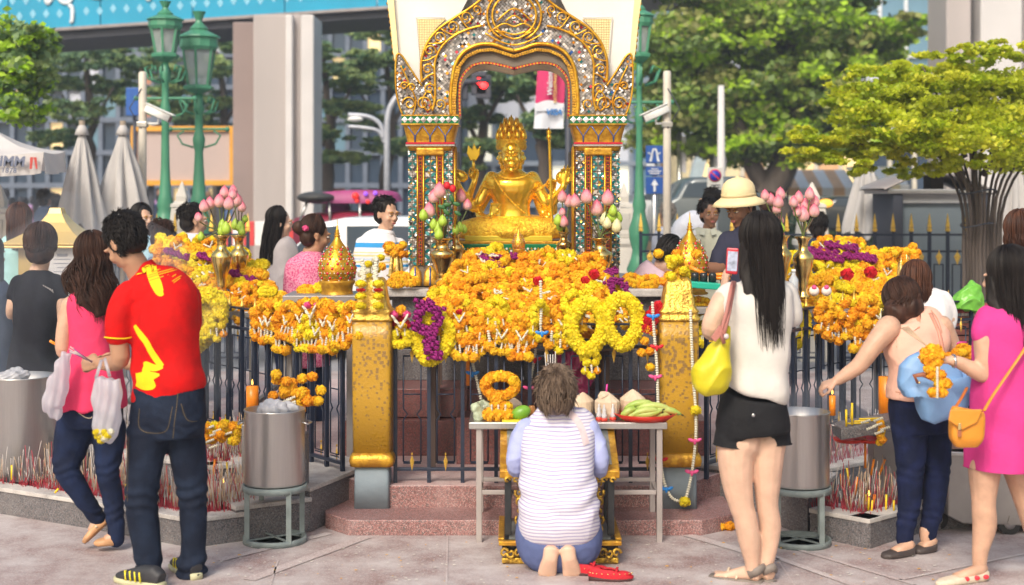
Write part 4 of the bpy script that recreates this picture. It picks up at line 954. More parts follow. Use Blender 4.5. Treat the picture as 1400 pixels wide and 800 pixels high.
F.limb(mb,[(240,420,.16,.045),(232,480,.22,.04),(200,500,.28,.035),(170,496,.3,.03)]);hand(mb,F.p((170,496,.3)),(-1,.1,0),(0,-1,0),1,.7,.95)
remesh('body',mb,SKIN2,F.t,.0062,3)
hm=hair_cap(F.t,hc,M,1.0,H_BLACK)
tufts(F.t,hc,M,1.04,H_BLACK,2800,3,L=.022,lift=.12,amin=-.85,front=.8)
gl=MB();L_=lambda*p:hc+M@V(*p)
gl.tube([L_(-.082,.0,.01),L_(-.078,-.06,.008),L_(-.062,-.098,.006),L_(-.03,-.103,.0)],.004,6);gl.tube([L_(-.062,-.1,.014),L_(-.06,-.1,-.02),L_(-.02,-.106,-.02),L_(-.016,-.106,.014),L_(-.062,-.1,.014)],.003,6)
obj('glasses',gl,mat('red_plastic',(.6,.01,.01),.3),F.t)
RED=cloth('red_pique',(.58,.004,.004),.85,.06,500,.35,c2=(.48,.003,.003));YEL=cloth('yellow_print',(.80,.56,.01),.7,.05)
mb=MB();yw=.28
F.torso(mb,[(230,552,.0,50,.13),(230,535,0,49,.13),(229,510,0,47,.125),(226,480,.0,46,.12),(225,455,.0,47.5,.125),(224,430,.0,49,.128),(220,408,.01,50,.125),(212,394,.01,42,.11),(203,384,.02,30,.09),(196,376,.03,22,.075)],yaw=-yw)
F.limb(mb,[(178,404,-.0,.075),(168,420,-.04,.068),(163,440,-.06,.062),(162,459,-.06,.060)])
F.limb(mb,[(255,408,.06,.07),(258,440,.1,.066),(250,458,.15,.062)])
def redfold(co,no):
 co=co.copy();co[:,2]+=.24*np.clip(co[:,0]+1.77,0,.5)*np.clip((1.0-co[:,2])/.17,0,1)
 z=co[:,2];x=co[:,0]
 w=np.sin((z*38+x*14+1.2*np.sin(x*9+z*5)));k=np.exp(-((z-.93)/.11)**2)
 w2=np.sin((x*24-z*19+.8*np.sin(z*11)));k2=np.exp(-((z-1.12)/.16)**2)
 return co+no*(.0065*k*w+.0055*k2*w2)[:,None]
sh=remesh('polo_shirt',mb,RED,F.t,.008,4,[redfold,folds(.0022,(26,26,18),2)])
hem=MB().tube([F.p((178+(i/16)*105,550-23*(i/16)**1.2+3*math.sin(i),-.0))for i in range(17)],.002,5)
cuff=MB();c0=F.p((162,461,-.06));cuff.tube([c0+V(.0615*math.cos(a),.0615*math.sin(a),.002*math.sin(a*2))for a in[i*math.pi/12 for i in range(24)]],.0035,6,closed=True);obj('cuff_trim',cuff,YEL,F.t)
col_=MB();
for i in range(1):col_.loft([(F.p((197,374,.03)),V(math.cos(-yw),math.sin(-yw),0),.070,.066),(F.p((193,366,.025)),V(math.cos(-yw),math.sin(-yw),0),.064,.060)],24,2.2)
remesh('collar',MB().loft([(F.p((203,387,.02)),V(1,-.28,0),.095,.082),(F.p((196,372,.03)),V(1,-.28,0),.071,.066),(F.p((191,364,.03)),V(1,-.28,0),.064,.060)],24,2.2),RED,F.t,.006,2)
obj('collar_trim',drape(ribbon([(174,371),(190,366),(206,361),(218,355)],1.6,6.7,6,2),sh,.012),YEL,F.t)
def pr(pts,w=0,nm='print',tgt=None,off=.003,m=None):return obj(nm,drape(ribbon(pts,w,6.68,8,4),tgt or sh,off),m or YEL,F.t)
pr([(181,446,5),(189,456,9),(200,468,9),(207,481,9),(215,493,9),(222,501,7)]);pr([(223,501,5),(212,503,9),(199,500,11),(195,500,6)]);pr([(200,503,10),(199,508,12),(203,513,10)])
pr([(183,518,12),(195,517,16),(207,514,12),(219,512,3)]);pr([(184,522,16),(196,526,16),(207,524,17),(212,522,10)])
pr([(200,364,14),(206,376,15),(213,389,15),(219,400,11),(224,403,2)])
for(x0,y0,x1,y1)in((200,377,232,368),(201,380,235,370),(203,384,222,378),(234,385,243,378),(236,387,243,381),(233,379,237,376),(205,373,214,369)):pr([(x0,y0),((x0+x1)/2,(y0+y1)/2),(x1,y1)],1.5,'print',off=.0045,m=cloth('orange_print',(.85,.30,.01),.7))
DEN=cloth('dark_denim',(.012,.020,.042),.85,.25,420,.5,c2=(.006,.010,.024),vs=10)
mb=MB()
F.torso(mb,[(232,598,.0,46,.12),(231,585,0,51,.13),(230,565,0,52,.14),(231,545,0,50,.13),(231,528,0,49,.125)],yaw=-yw)
F.limb(mb,[(203,590,-.03,.098),(198,640,-.03,.082),(194,690,-.02,.076),(199,735,-.02,.068),(203,768,-.02,.064),(204,788,-.02,.071)]);F.limb(mb,[(252,590,.03,.096),(259,640,.05,.082),(264,690,.05,.068),(265,740,.06,.060),(263,765,.06,.065),(261,778,.06,.072)])
def legfold(co,no):
 z=co[:,2];x=co[:,0];y=co[:,1]
 k=.7*np.exp(-((z-.40)/.07)**2)+1.1*np.exp(-((z-.05)/.07)**2)+.4*np.exp(-((z-.72)/.06)**2)
 w=np.sin(z*80+x*30+3.2*np.sin(x*19+y*12)+2.5*np.sin(z*17))
 return co+no*(.0075*k*w)[:,None]
tr=remesh('jeans',mb,DEN,F.t,.0085,4,[legfold,folds(.0025,(18,18,12),6)])
SEAM=cloth('seam_thread',(.10,.075,.04),.7)
for pts in([(188,560),(188,585),(205,593),(228,588),(236,556)],[(247,552),(256,575),(275,578)],[(243,530),(241,560),(236,600)],[(172,600),(170,650),(169,690)]):obj('seam',drape(ribbon(pts,.9,6.66,6,1),tr,.002),SEAM,F.t)
def sneaker(c,d,s=1):
 c=Vector(c);d=Vector((d[0],d[1],0)).normalized();x=V(d.y,-d.x,0);g_=lambda a,b,z:c+d*a+x*b+V(0,0,z)
 t=bpy.data.objects.new('shoe',None)
 so=MB().loft([(g_(-.12,0,.018),x,.028,.018),(g_(-.08,0,.018),x,.036,.018),(g_(0,0,.016),x,.036,.016),(g_(.09,0,.016),x,.045,.016),(g_(.15,0,.018),x,.036,.014),(g_(.175,0,.02),x,.015,.01)],16,4)
 up=MB().loft([(g_(-.115,0,.05),x,.03,.03),(g_(-.07,0,.062),x,.036,.045),(g_(0,0,.058),x,.038,.042),(g_(.08,0,.044),x,.042,.028),(g_(.14,0,.036),x,.034,.018),(g_(.165,0,.032),x,.014,.01)],18,2.4)
 return so,up,g_
for c,d in((F.p((196,800,-.10)),(-.85,.5)),(F.p((256,800,.10)),(-.55,.8))):
 c.z=0;so,up,g_=sneaker(c,d);u=remesh('shoe',up,mat('black_mesh_shoe',(.03,.03,.035),.6,0,.2,30),F.t,.007,2);obj('sole',so,mat('grey_sole',(.50,.48,.30),.5),u)
 for k in range(4):obj('stripe',MB().tube([g_(-.02+.03*k,-.041,.03),g_(-.01+.03*k,-.036,.07),g_(.0+.03*k,0,.095-.012*k),g_(-.01+.03*k,.036,.07),g_(-.02+.03*k,.041,.03)],.0045,5),mat('yellow_stripe',(.80,.68,.02),.5),u)
MAN=F
F=Fig('woman in a pink sleeveless top and dark jeans walking with long brown hair',7.35,125)
M=basis((-.45,.85,-.2));hc=F.p((125,357))
mb=MB();head_prims(mb,hc,M,.96);F.limb(mb,[(126,372,.0,.05),(126,392,0,.05)]);
F.limb(mb,[(97,418,-.02,.050),(91,436,-.03,.043),(87,462,-.04,.041),(87,480,-.03,.038),(98,484,.05,.034),(112,482,.14,.026)]);hand(mb,F.p((113,482,.15)),(.5,.85,0),(0,0,-1),1,.8,.88)
F.limb(mb,[(150,410,.05,.045),(155,450,.08,.04),(156,480,.1,.036),(140,490,.2,.028)])
remesh('body',mb,SKIN,F.t,.0065,3)
mb=MB();F.torso(mb,[(127,558,0,46,.165),(127,540,0,43,.155),(126,500,0,35,.13),(126,465,0,30,.115),(125,435,0,31,.115),(124,415,0,31,.11),(124,402,0,26,.085),(125,392,0,18,.06)],yaw=-.15)
def pinkf(co,no):
 x=co[:,0];z=co[:,2];return co+no*((.010*np.clip((1.15-z)/.3,0,1))*np.sin(x*52+2*np.sin(z*6)))[:,None]
remesh('sleeveless_top',mb,cloth('pink_weave',(.72,.045,.13),.9,.05,260,.5),F.t,.008,4,[pinkf,folds(.002,(20,20,14),4)])
hair_cap(F.t,hc,M,.98,H_BROWN,ext=[lambda mb,L:mb.loft([(hc+V(0,.03,-.02),V(1,0,0),.085,.08),(F.p((126,385,-.07)),V(1,0,0),.095,.06),(F.p((130,410,-.09)),V(1,0,0),.085,.045),(F.p((138,432,-.08)),V(1,0,0),.05,.03)],16)])
def sh1(p,f,rr):return p+V(.010*f+.012*math.sin(f*9+p.x*30),-.002,0)
strands(F.t,hc,M,.99,H_BROWN,560,5,drop=lambda r,a:r.uniform(.20,.34),front=.9,wave=.03,shape=sh1,seg=8,thick=1.12,jitter=.1)
JN=cloth('navy_denim',(.012,.022,.065),.85,.2,420,.4,c2=(.007,.012,.035),vs=9)
mb=MB();F.torso(mb,[(126,583,0,36,.12),(126,568,0,40,.14),(126,545,0,38,.13)],yaw=-.15)
F.limb(mb,[(106,572,0,.10),(99,600,0,.093),(95,618,0,.082),(91,642,-.02,.066),(106,668,-.0,.056),(124,695,.04,.046),(137,712,.08,.040)]);F.limb(mb,[(148,585,.02,.09),(149,615,.02,.076),(147,645,.0,.059),(154,680,.02,.053),(158,715,.02,.045),(159,737,.02,.043)])
def kneef(co,no):
 z=co[:,2];k=np.exp(-((z-.45)/.09)**2)+np.exp(-((z-.17)/.09)**2);return co+no*(.0028*k*np.sin(z*90+3*np.sin(co[:,0]*22+co[:,1]*15)+2*np.sin(z*31)))[:,None]
tr2=remesh('jeans',mb,JN,F.t,.0075,3,kneef)
obj('seam',drape(ribbon([(106,565),(116,571),(123,572),(125,570)],1,7.2,6,1),tr2,.002),cloth('pale_thread',(.5,.42,.3),.7),F.t)
TANSH=mat('tan_leather',(.55,.30,.15),.5,0,.12,20,.1,80)
g0=F.p((172,757,.03));g0 .z=.0
def ballerina(t,heel,toe,s=1,up=(0,0,1),m=TANSH,nm='flat_shoe'):
 heel=Vector(heel);toe=Vector(toe);d=(toe-heel).normalized();u=Vector(up);u=(u-d*u.dot(d)).normalized();x=d.cross(u);L=(toe-heel).length
 q=lambda f,h:heel+d*L*f+u*h
 mb=MB().loft([(q(0,.028),x,.018*s,.024),(q(.08,.03),x,.028*s,.028),(q(.3,.024),x,.032*s,.024),(q(.65,.020),x,.042*s,.020),(q(.88,.016),x,.036*s,.016),(q(1,.012),x,.012*s,.009)],18,3)
 o=remesh(nm,mb,m,t,.006,2)
 ft=MB().loft([(q(.06,.07),x,.024,.02),(q(.16,.055),x,.028,.03),(q(.4,.042),x,.030,.024),(q(.62,.032),x,.030,.018)],14);obj('foot',ft,SKIN,o)
 return o,q,x
o,q,x=ballerina(F.t,F.p((168,745,.03)),F.p((128,747,-.02)),1);
o.location.z=0
o2,q,x=ballerina(F.t,F.p((152,712,.09)),F.p((116,745,.02)),1,up=(-.5,.2,.85));obj('strap',MB().tube([q(.45,.02)+x*.04,q(.4,.055),q(.45,.02)-x*.04],.006,6),mat('cream_strap',(.7,.55,.4),.5),o2)
F=Fig('kneeling barefoot woman in a lavender striped shirt and denim shorts, back to the viewer',7.1,762)
M=basis((0,.93,-.36));hc=F.p((760,546,.06))
mb=MB();head_prims(mb,hc,M,1.0);F.limb(mb,[(760,550,.08,.05),(761,560,.12,.046)])
for sx in(-1,1):
 X=lambda u:765+sx*u
 F.limb(mb,[(X(24),738,.16,.075),(X(30),748,.05,.066),(X(26),752,-.05,.055),(X(18),752,-.14,.045),(X(12),752,-.2,.034)])
 f=[(F.p((X(10),746,-.20)),V(1,0,0),.020,.020),(F.p((X(11),752,-.235)),V(1,0,0),.038,.030),(F.p((X(13),764,-.24)),V(1,0,0),.036,.026),(F.p((X(15.5),775,-.225)),V(1,0,0),.042,.022),(F.p((X(17),784,-.215)),V(1,0,0),.046,.02),(F.p((X(17.5),789,-.20)),V(1,0,0),.036,.014)]
 mb.loft(f,20,2.2)
 for k in range(5):mb.ell(F.p((X(17+(k-2)*-4.6),789.5+abs(k-.8)*.3,-.20)),(.0098 if k else .014,.014,.012),seg=8,rings=6)
remesh('body',mb,SKINP,F.t,.0062,3)
hair_cap(F.t,hc,M,1.0,H_GREY,thick=1.05,ext=[lambda mb,L:mb.ell(hc+V(0,-.025,-.012),(.096,.075,.062))]);tufts(F.t,hc+V(0,-.015,0),M,1.1,H_GREY,1500,9,L=.04,lift=.16,amin=-.8,front=.6,rad=.002)
strands(F.t,hc+V(0,-.01,-.0),M,1.07,H_GREY,1500,8,drop=None,front=.9,fringe=.1,wave=.02,stopel=-.55,seg=7,thick=1.14,rad=.002,jitter=.3)
STR=bpy.data.materials.new('lavender_striped_jersey');STR.use_nodes=True;b_=STR.node_tree.nodes['Principled BSDF'];b_.inputs['Roughness'].default_value=.85
tc=nd(STR,'ShaderNodeTexCoord');sp=nd(STR,'ShaderNodeSeparateXYZ');n_=nd(STR,'ShaderNodeTexNoise');n_.inputs['Scale'].default_value=3.5;L=STR.node_tree.links;L.new(tc.outputs['Object'],sp.inputs[0]);L.new(tc.outputs['Object'],n_.inputs['Vector'])
a_=nd(STR,'ShaderNodeMath',operation='MULTIPLY_ADD');a_.inputs[1].default_value=.045;L.new(n_.outputs[0],a_.inputs[0]);L.new(sp.outputs['Z'],a_.inputs[2])
m2=nd(STR,'ShaderNodeMath',operation='MULTIPLY');m2 .inputs[1].default_value=2*math.pi/.0165;L.new(a_.outputs[0],m2 .inputs[0]);s_=nd(STR,'ShaderNodeMath',operation='SINE');L.new(m2 .outputs[0],s_.inputs[0])
g_t=nd(STR,'ShaderNodeValToRGB');g_t.color_ramp.elements[0].position=.30;g_t.color_ramp.elements[0].color=(.66,.64,.71,1);g_t.color_ramp.elements[1].position=.62;g_t.color_ramp.elements[1].color=(.36,.32,.52,1);L.new(s_.outputs[0],g_t.inputs[0]);L.new(g_t.outputs[0],b_.inputs['Base Color'])
mb=MB();F.torso(mb,[(764,726,-.09,54,.15),(764,712,-.10,55.5,.17),(764,690,-.09,54,.17),(762,660,-.05,52,.16),(762,630,-.0,51,.145),(763,605,.05,52,.13),(764,588,.08,53,.11),(764,576,.08,51,.09),(763,567,.08,43,.075),(762,559,.08,30,.06),(762,553,.09,19,.05)])
def kf(co,no):
 z=co[:,2];x=co[:,0]-.22;k=np.exp(-((z-.37)/.10)**2)
 w=np.sin(z*62-np.abs(x)*26+1.4*np.sin(x*17));return co+no*(.0075*k*w)[:,None]
ks=remesh('striped_shirt',mb,STR,F.t,.008,4,[kf,folds(.0022,(16,16,24),8)])
LAV=cloth('lavender_sleeve',(.36,.40,.66),.85,.06,300,.2)
for sx,nm in((-1,'sleeve'),(1,'sleeve')):
 X=lambda u:762+sx*u
 mb=MB();F.limb(mb,[(X(43),586,.06,.054),(X(53),606,.05,.050),(X(58),626,.02,.046),(X(57),642,.06,.042),(X(50),640,.2,.04)]);remesh(nm,mb,LAV,F.t,.008,3,folds(.003,(30,30,40),3))
strap=ribbon([(766,566),(775,569),(787,577),(797,592),(803,612)],9,6.95,6,4)
obj('bag_strap',drape(strap,ks,.005),cloth('pinkish_strap',(.62,.50,.52),.8),F.t)
DSH=cloth('blue_denim',(.10,.13,.28),.85,.15,420,.4)
mb=MB();F.torso(mb,[(764,755,-.02,38,.12),(764,748,-.05,54,.16),(764,735,-.07,59,.17),(764,718,-.06,58,.16),(764,705,-.04,55,.14)])
for sx in(-1,1):F.limb(mb,[(764+sx*30,742,.0,.09),(764+sx*34,748,.12,.085)])
jo=remesh('denim_shorts',mb,DSH,F.t,.008,4,folds(.002,(30,30,30),2));obj('seam',drape(ribbon([(764,724),(764,740),(765,752)],1,6.93,6,1),jo,.002),cloth('dark_seam',(.05,.06,.12),.8),F.t)
for sx in(-1,1):
 obj('rolled_cuff',MB().tube([F.p((764+sx*u,v,d))for u,v,d in((50,738,-.03),(47,752,-.08),(34,760,-.1),(24,760,-.06))],[.012,.016,.016,.012],8,rnd=True),cloth('cuff_denim',(.34,.36,.48),.85),F.t)
F=Fig('woman in a white tee and black shorts with very long black hair, raising a phone',6.75,1030)
M=basis((-.25,.95,.0));hc=F.p((1037,336))
mb=MB();head_prims(mb,hc,M,.97);F.limb(mb,[(1034,350,.0,.05),(1034,385,.0,.052)])
F.limb(mb,[(988,412,-.02,.054),(976,435,-.03,.047),(972,450,-.02,.045),(975,452,.05,.040),(984,425,.14,.034),(990,398,.2,.025)]);hand(mb,F.p((990,398,.2)),(.12,.1,1),(.9,.3,0),1,.55,.9)
F.limb(mb,[(1012,604,-.0,.10),(1006,622,-.0,.088),(1008,660,0,.072),(1014,692,0,.058),(1018,705,0,.055),(1024,735,.01,.054),(1028,765,.02,.038),(1030,785,.02,.031)])
F.limb(mb,[(1050,604,.03,.088),(1049,622,.03,.08),(1049,660,.03,.064),(1049,690,.04,.052),(1053,720,.05,.052),(1050,755,.05,.040),(1046,782,.04,.030)])
for(hx,hd,dx,dy)in((1030,.03,-.8,.45),(1048,.05,-.45,.8)):
 h=F.p((hx,795,hd));h.z=.03;d=V(dx,dy,0).normalized();x=V(d.y,-d.x,0)
 mb.loft([(h-d*.035+V(0,0,.0),x,.026,.026),(h+d*.02+V(0,0,.015),x,.032,.036),(h+d*.08+V(0,0,.0),x,.034,.026),(h+d*.14-V(0,0,.012),x,.042,.014),(h+d*.18-V(0,0,.014),x,.036,.01)],18,2.3)
 for k in range(5):mb.tube([h+d*.165+x*(.032-.016*k)-V(0,0,.014),h+d*(.20-.006*k)+x*(.034-.017*k)-V(0,0,.017)],[.008 if k else .011,.007 if k else .01],8,rnd=True)
 so=MB().loft([(h-d*.045-V(0,0,.024),x,.026,.008),(h+d*.03-V(0,0,.024),x,.034,.008),(h+d*.13-V(0,0,.024),x,.046,.008),(h+d*.21-V(0,0,.024),x,.03,.008)],16,3)
 sd=obj('sandal',so,mat('grey_sandal',(.20,.17,.15),.6),F.t)
 obj('heel_guard',MB().tube([h+x*.036+d*.01+V(0,0,.01),h-d*.03+x*.03+V(0,0,.03),h-d*.05+V(0,0,.045),h-d*.03-x*.03+V(0,0,.03),h-x*.036+d*.01+V(0,0,.01)],.010,6,flat=2.2,up=(0,0,1)),mat('grey_sandal',(.20,.17,.15),.6),sd)
 for f in(.07,.12):obj('sandal_strap',MB().tube([h+d*f+x*.042-V(0,0,.015),h+d*f+V(0,0,.028-.1*(f-.07)),h+d*f-x*.042-V(0,0,.015)],.006,6,flat=.5),mat('cream_strap',(.7,.55,.4),.5),sd)
remesh('body',mb,SKINP,F.t,.0065,4)
WT=cloth('white_cotton',(.60,.565,.53),.85,.04,300,.15)
mb=MB();F.torso(mb,[(1034,540,.0,41,.135),(1036,530,.0,42,.14),(1037,500,0,42,.13),(1038,470,0,43,.125),(1038,440,0,44,.12),(1038,415,0,46,.115),(1037,400,0,44,.10),(1036,390,0,34,.08),(1035,380,0,20,.06)])
F.limb(mb,[(1000,402,.0,.062),(991,414,-.01,.063),(987,424,-.01,.062)]);F.limb(mb,[(1072,402,.03,.062),(1080,418,.03,.056),(1082,432,.04,.054)])
def wf(co,no):
 x=co[:,0];z=co[:,2];k=np.clip((1.25-z)/.4,0,1);return co+no*(.0055*k*np.sin(x*40+z*9+1.5*np.sin(z*8))+.003*np.sin(z*36+x*22+2*np.sin(x*8)))[:,None]
remesh('white_tee',mb,WT,F.t,.008,4,[wf,folds(.0025,(14,14,14),9)])
mb=MB();F.limb(mb,[(1005,585,0,.088),(1003,605,0,.094),(1003,625,0,.097)]);F.limb(mb,[(1056,585,.03,.08),(1057,605,.03,.084),(1058,622,.03,.086)]);F.torso(mb,[(1030,594,.02,50,.14),(1029,580,.02,50,.15),(1030,560,.01,48,.145),(1033,540,0,42,.13)]);
so_=remesh('black_shorts',mb,cloth('black_cotton',(.012,.012,.014),.8,.2,300,.3),F.t,.008,3,[folds(.002,(20,20,20),1),lambda co,no:np.c_[co[:,0],co[:,1],np.maximum(co[:,2],F.p((0,611)).z+.012*np.abs(np.sin((co[:,0]-1.07)*9)))]])
obj('stud',MB().ell(F.p((1030,568,-.16)),(.008,.004,.008)),mat('steel_stud',(.6,.6,.6),.3,1),F.t)
hair_cap(F.t,hc,M,1.03,H_BLACK,ext=[lambda mb,L:mb.loft([(hc+V(0,-.02,.0),V(1,0,0),.092,.07),(F.p((1034,365,-.05)),V(1,0,0),.085,.03),(F.p((1038,400,-.08)),V(1,0,0),.075,.014),(F.p((1043,425,-.10)),V(1,0,0),.05,.01)],16)])
strands(F.t,hc,M,1.07,H_BLACK,1500,15,drop=lambda r,a:r.uniform(.28,.50),front=.9,wave=.006,seg=8,thick=1.1,jitter=.06,shape=lambda p,f,rr:p+V(.0022+(F.p((1045,0,0)).x-p.x)*.012*f,-.004*f,0))
WOMANW=F
F=Fig('bending woman in a peach blouse and navy jeans reaching to light joss sticks',7.3,1255)
M=basis((-.45,.75,-.55));hc=F.p((1233,420,.10))
mb=MB();head_prims(mb,hc,M,.95);F.limb(mb,[(1238,425,.09,.045),(1248,438,.09,.045)])
F.limb(mb,[(1215,448,-.02,.062),(1196,470,-.06,.050),(1176,498,-.06,.042),(1160,510,-.05,.036),(1145,520,-.05,.027)]);hand(mb,F.p((1145,520,-.05)),(-.95,.1,-.35),(.0,.3,-1),1,.75,.86)
F.limb(mb,[(1288,446,.05,.055),(1300,470,.07,.045),(1306,492,.1,.040),(1290,505,.2,.034)])
for hx,hy,hd in((1236,745,-.02),(1266,738,.04)):mb2=MB();F.limb(mb2,[(hx,hy-12,hd,.033),(hx,hy,hd,.03)]);obj('ankle',mb2,SKIN,F.t)
remesh('body',mb,SKIN,F.t,.0065,3)
mb=MB();F.torso(mb,[(1257,542,-.0,45,.15),(1256,530,0,42,.145),(1254,510,0,38,.13),(1252,485,.02,42,.125),(1252,465,.05,46,.12),(1252,450,.07,46,.11),(1250,438,.08,38,.085),(1246,430,.08,24,.06)],yaw=.1)
def pf(co,no):
 x=co[:,0];z=co[:,2];return co+no*(.0055*np.sin((x*26-z*34)+1.4*np.sin(x*10))*np.exp(-((z-.95)/.18)**2))[:,None]
ps=remesh('peach_blouse',mb,cloth('peach_crepe',(.74,.43,.33),.85,.05,300,.2),F.t,.008,4,[pf,folds(.003,(16,16,16),12)])
for q_ in([(1216,432),(1209,446),(1210,462),(1216,480)],[(1287,428),(1294,440),(1297,458)],[(1228,432),(1250,437),(1276,430)],[(1221,537),(1256,541),(1296,536)]):obj('seam',drape(ribbon(q_,1.5,7.15,6,1),ps,.003),cloth('peach_seam',(.50,.24,.16),.85),F.t)
hair_cap(F.t,hc,M,1.0,H_BROWN,ext=[lambda mb,L:mb.loft([(hc+V(0,0,.0),V(1,0,0),.09,.08),(F.p((1222,430,.02)),V(1,0,0),.06,.05),(F.p((1214,442,.05)),V(1,0,0),.03,.03)],16)])
strands(F.t,hc,M,1.02,H_BROWN,900,18,drop=lambda r,a:r.uniform(.04,.12),front=.9,wave=.01,seg=8,shape=lambda p,f,rr:p+V(-.003,0,0))
mb=MB();F.torso(mb,[(1259,590,0,38,.125),(1258,565,0,41,.145),(1257,545,0,40,.14),(1256,532,0,34,.12)],yaw=.1)
F.limb(mb,[(1243,585,-.02,.092),(1245,625,-.02,.076),(1244,655,-.02,.066),(1243,690,-.01,.058),(1238,722,-.02,.046),(1237,737,-.02,.045)]);F.limb(mb,[(1278,585,.04,.088),(1281,625,.04,.072),(1280,660,.04,.062),(1275,700,.05,.054),(1270,722,.05,.044),(1268,732,.05,.044)])
remesh('jeans',mb,cloth('deep_navy_denim',(.010,.016,.060),.85,.2,420,.4,c2=(.006,.010,.035)),F.t,.0078,3,kneef)
SHM=mat('dark_rubber_shoe',(.055,.042,.040),.5)
for a,b in(((1249,752,-.03),(1206,757,-.10)),((1279,745,.05),(1247,745,-.0))):
 A_,B_=F.p(a),F.p(b);A_.z=.0;B_.z=.0;ballerina(F.t,A_,B_,1.05,m=SHM,nm='flat_shoe')
F=Fig('woman in a hot pink dress at the right edge holding a marigold garland',6.8,1370)
M=basis((-.75,.62,-.1));hc=F.p((1374,382))
mb=MB();head_prims(mb,hc,M,.97);F.limb(mb,[(1377,400,.0,.05),(1378,425,.0,.052)])
F.limb(mb,[(1347,448,-.04,.052),(1345,470,-.05,.047),(1347,500,-.05,.044),(1346,512,-.05,.042),(1330,505,-.06,.038),(1312,496,-.07,.030),(1302,493,-.07,.026)]);hand(mb,F.p((1302,493,-.07)),(-1,.05,.05),(0,.3,-1),-1,.95,.88)
F.limb(mb,[(1350,615,.02,.08),(1346,645,.0,.075),(1345,680,-.0,.058),(1345,695,-.0,.056),(1346,720,.01,.056),(1340,755,.0,.038),(1339,785,0,.031)])
F.limb(mb,[(1392,630,.05,.09),(1398,660,.05,.070),(1408,700,.06,.056),(1420,740,.1,.050),(1432,770,.14,.034)])
remesh('body',mb,SKIN,F.t,.0065,4)
mb=MB();F.torso(mb,[(1376,655,.02,54,.17),(1376,610,.02,53,.165),(1378,580,.01,49,.155),(1378,545,0,46,.14),(1378,510,0,46,.13),(1380,480,0,48,.125),(1380,450,0,47,.12),(1380,432,0,38,.10),(1380,420,0,26,.075)],yaw=.2)
F.limb(mb,[(1354,436,-.02,.065),(1346,448,-.04,.064),(1344,456,-.04,.062)])
def dressf(co,no):
 x=co[:,0];z=co[:,2];k=np.clip((1.4-z)/.5,.1,1);return co+no*(.008*k*np.sin(x*34+co[:,1]*30+1.2*np.sin(z*5))+.003*np.sin(z*30+x*15))[:,None]
DR=remesh('pink_dress',mb,cloth('hot_pink_jersey',(.62,.045,.24),.8,.05,300,.15),F.t,.009,4,[dressf,lambda co,no:np.c_[co[:,0],co[:,1],np.maximum(co[:,2],F.p((0,640)).z)]])
hair_cap(F.t,hc,M,1.02,H_BLACK,ext=[lambda mb,L:mb.loft([(hc+V(0,0,.0),V(1,0,0),.09,.07),(F.p((1370,412,-.03)),V(1,0,0),.08,.03),(F.p((1380,436,-.07)),V(1,0,0),.05,.015)],16)])
strands(F.t,hc,M,1.06,H_BLACK,1200,25,drop=lambda r,a:r.uniform(.20,.42),front=.8,wave=.006,seg=8,thick=1.1,shape=lambda p,f,rr:p+V(.005*f,-.003*f,0))
FL=mat('floral_canvas',(.62,.52,.40),.7,0,.1,40)
a,b=F.p((1350,790,.0)),F.p((1280,800,-.1));a.z=b.z=0;o_,q,x=ballerina(F.t,a,b,1.0,m=FL)
for f in(.12,.3,.5):obj('printed_rose',MB().ell(q(f,.03)-x*.034*1,(.014,.006,.011)),mat('rose_print',(.62,.03,.05),.6),o_)
ballerina(F.t,V(F.p((1436,0,.14)).x,6.95,0),V(F.p((1400,0,.1)).x,6.85,0),1.0,m=FL)
obj('wrist_watch',MB().tube([F.p((1304,494,-.07))+V(0,.031*math.cos(a),.031*math.sin(a))for a in[k*math.pi/8 for k in range(16)]],.006,6,closed=True,flat=.5),mat('steel_bracelet',(.7,.7,.7),.2,1),F.t)
PINKD=F
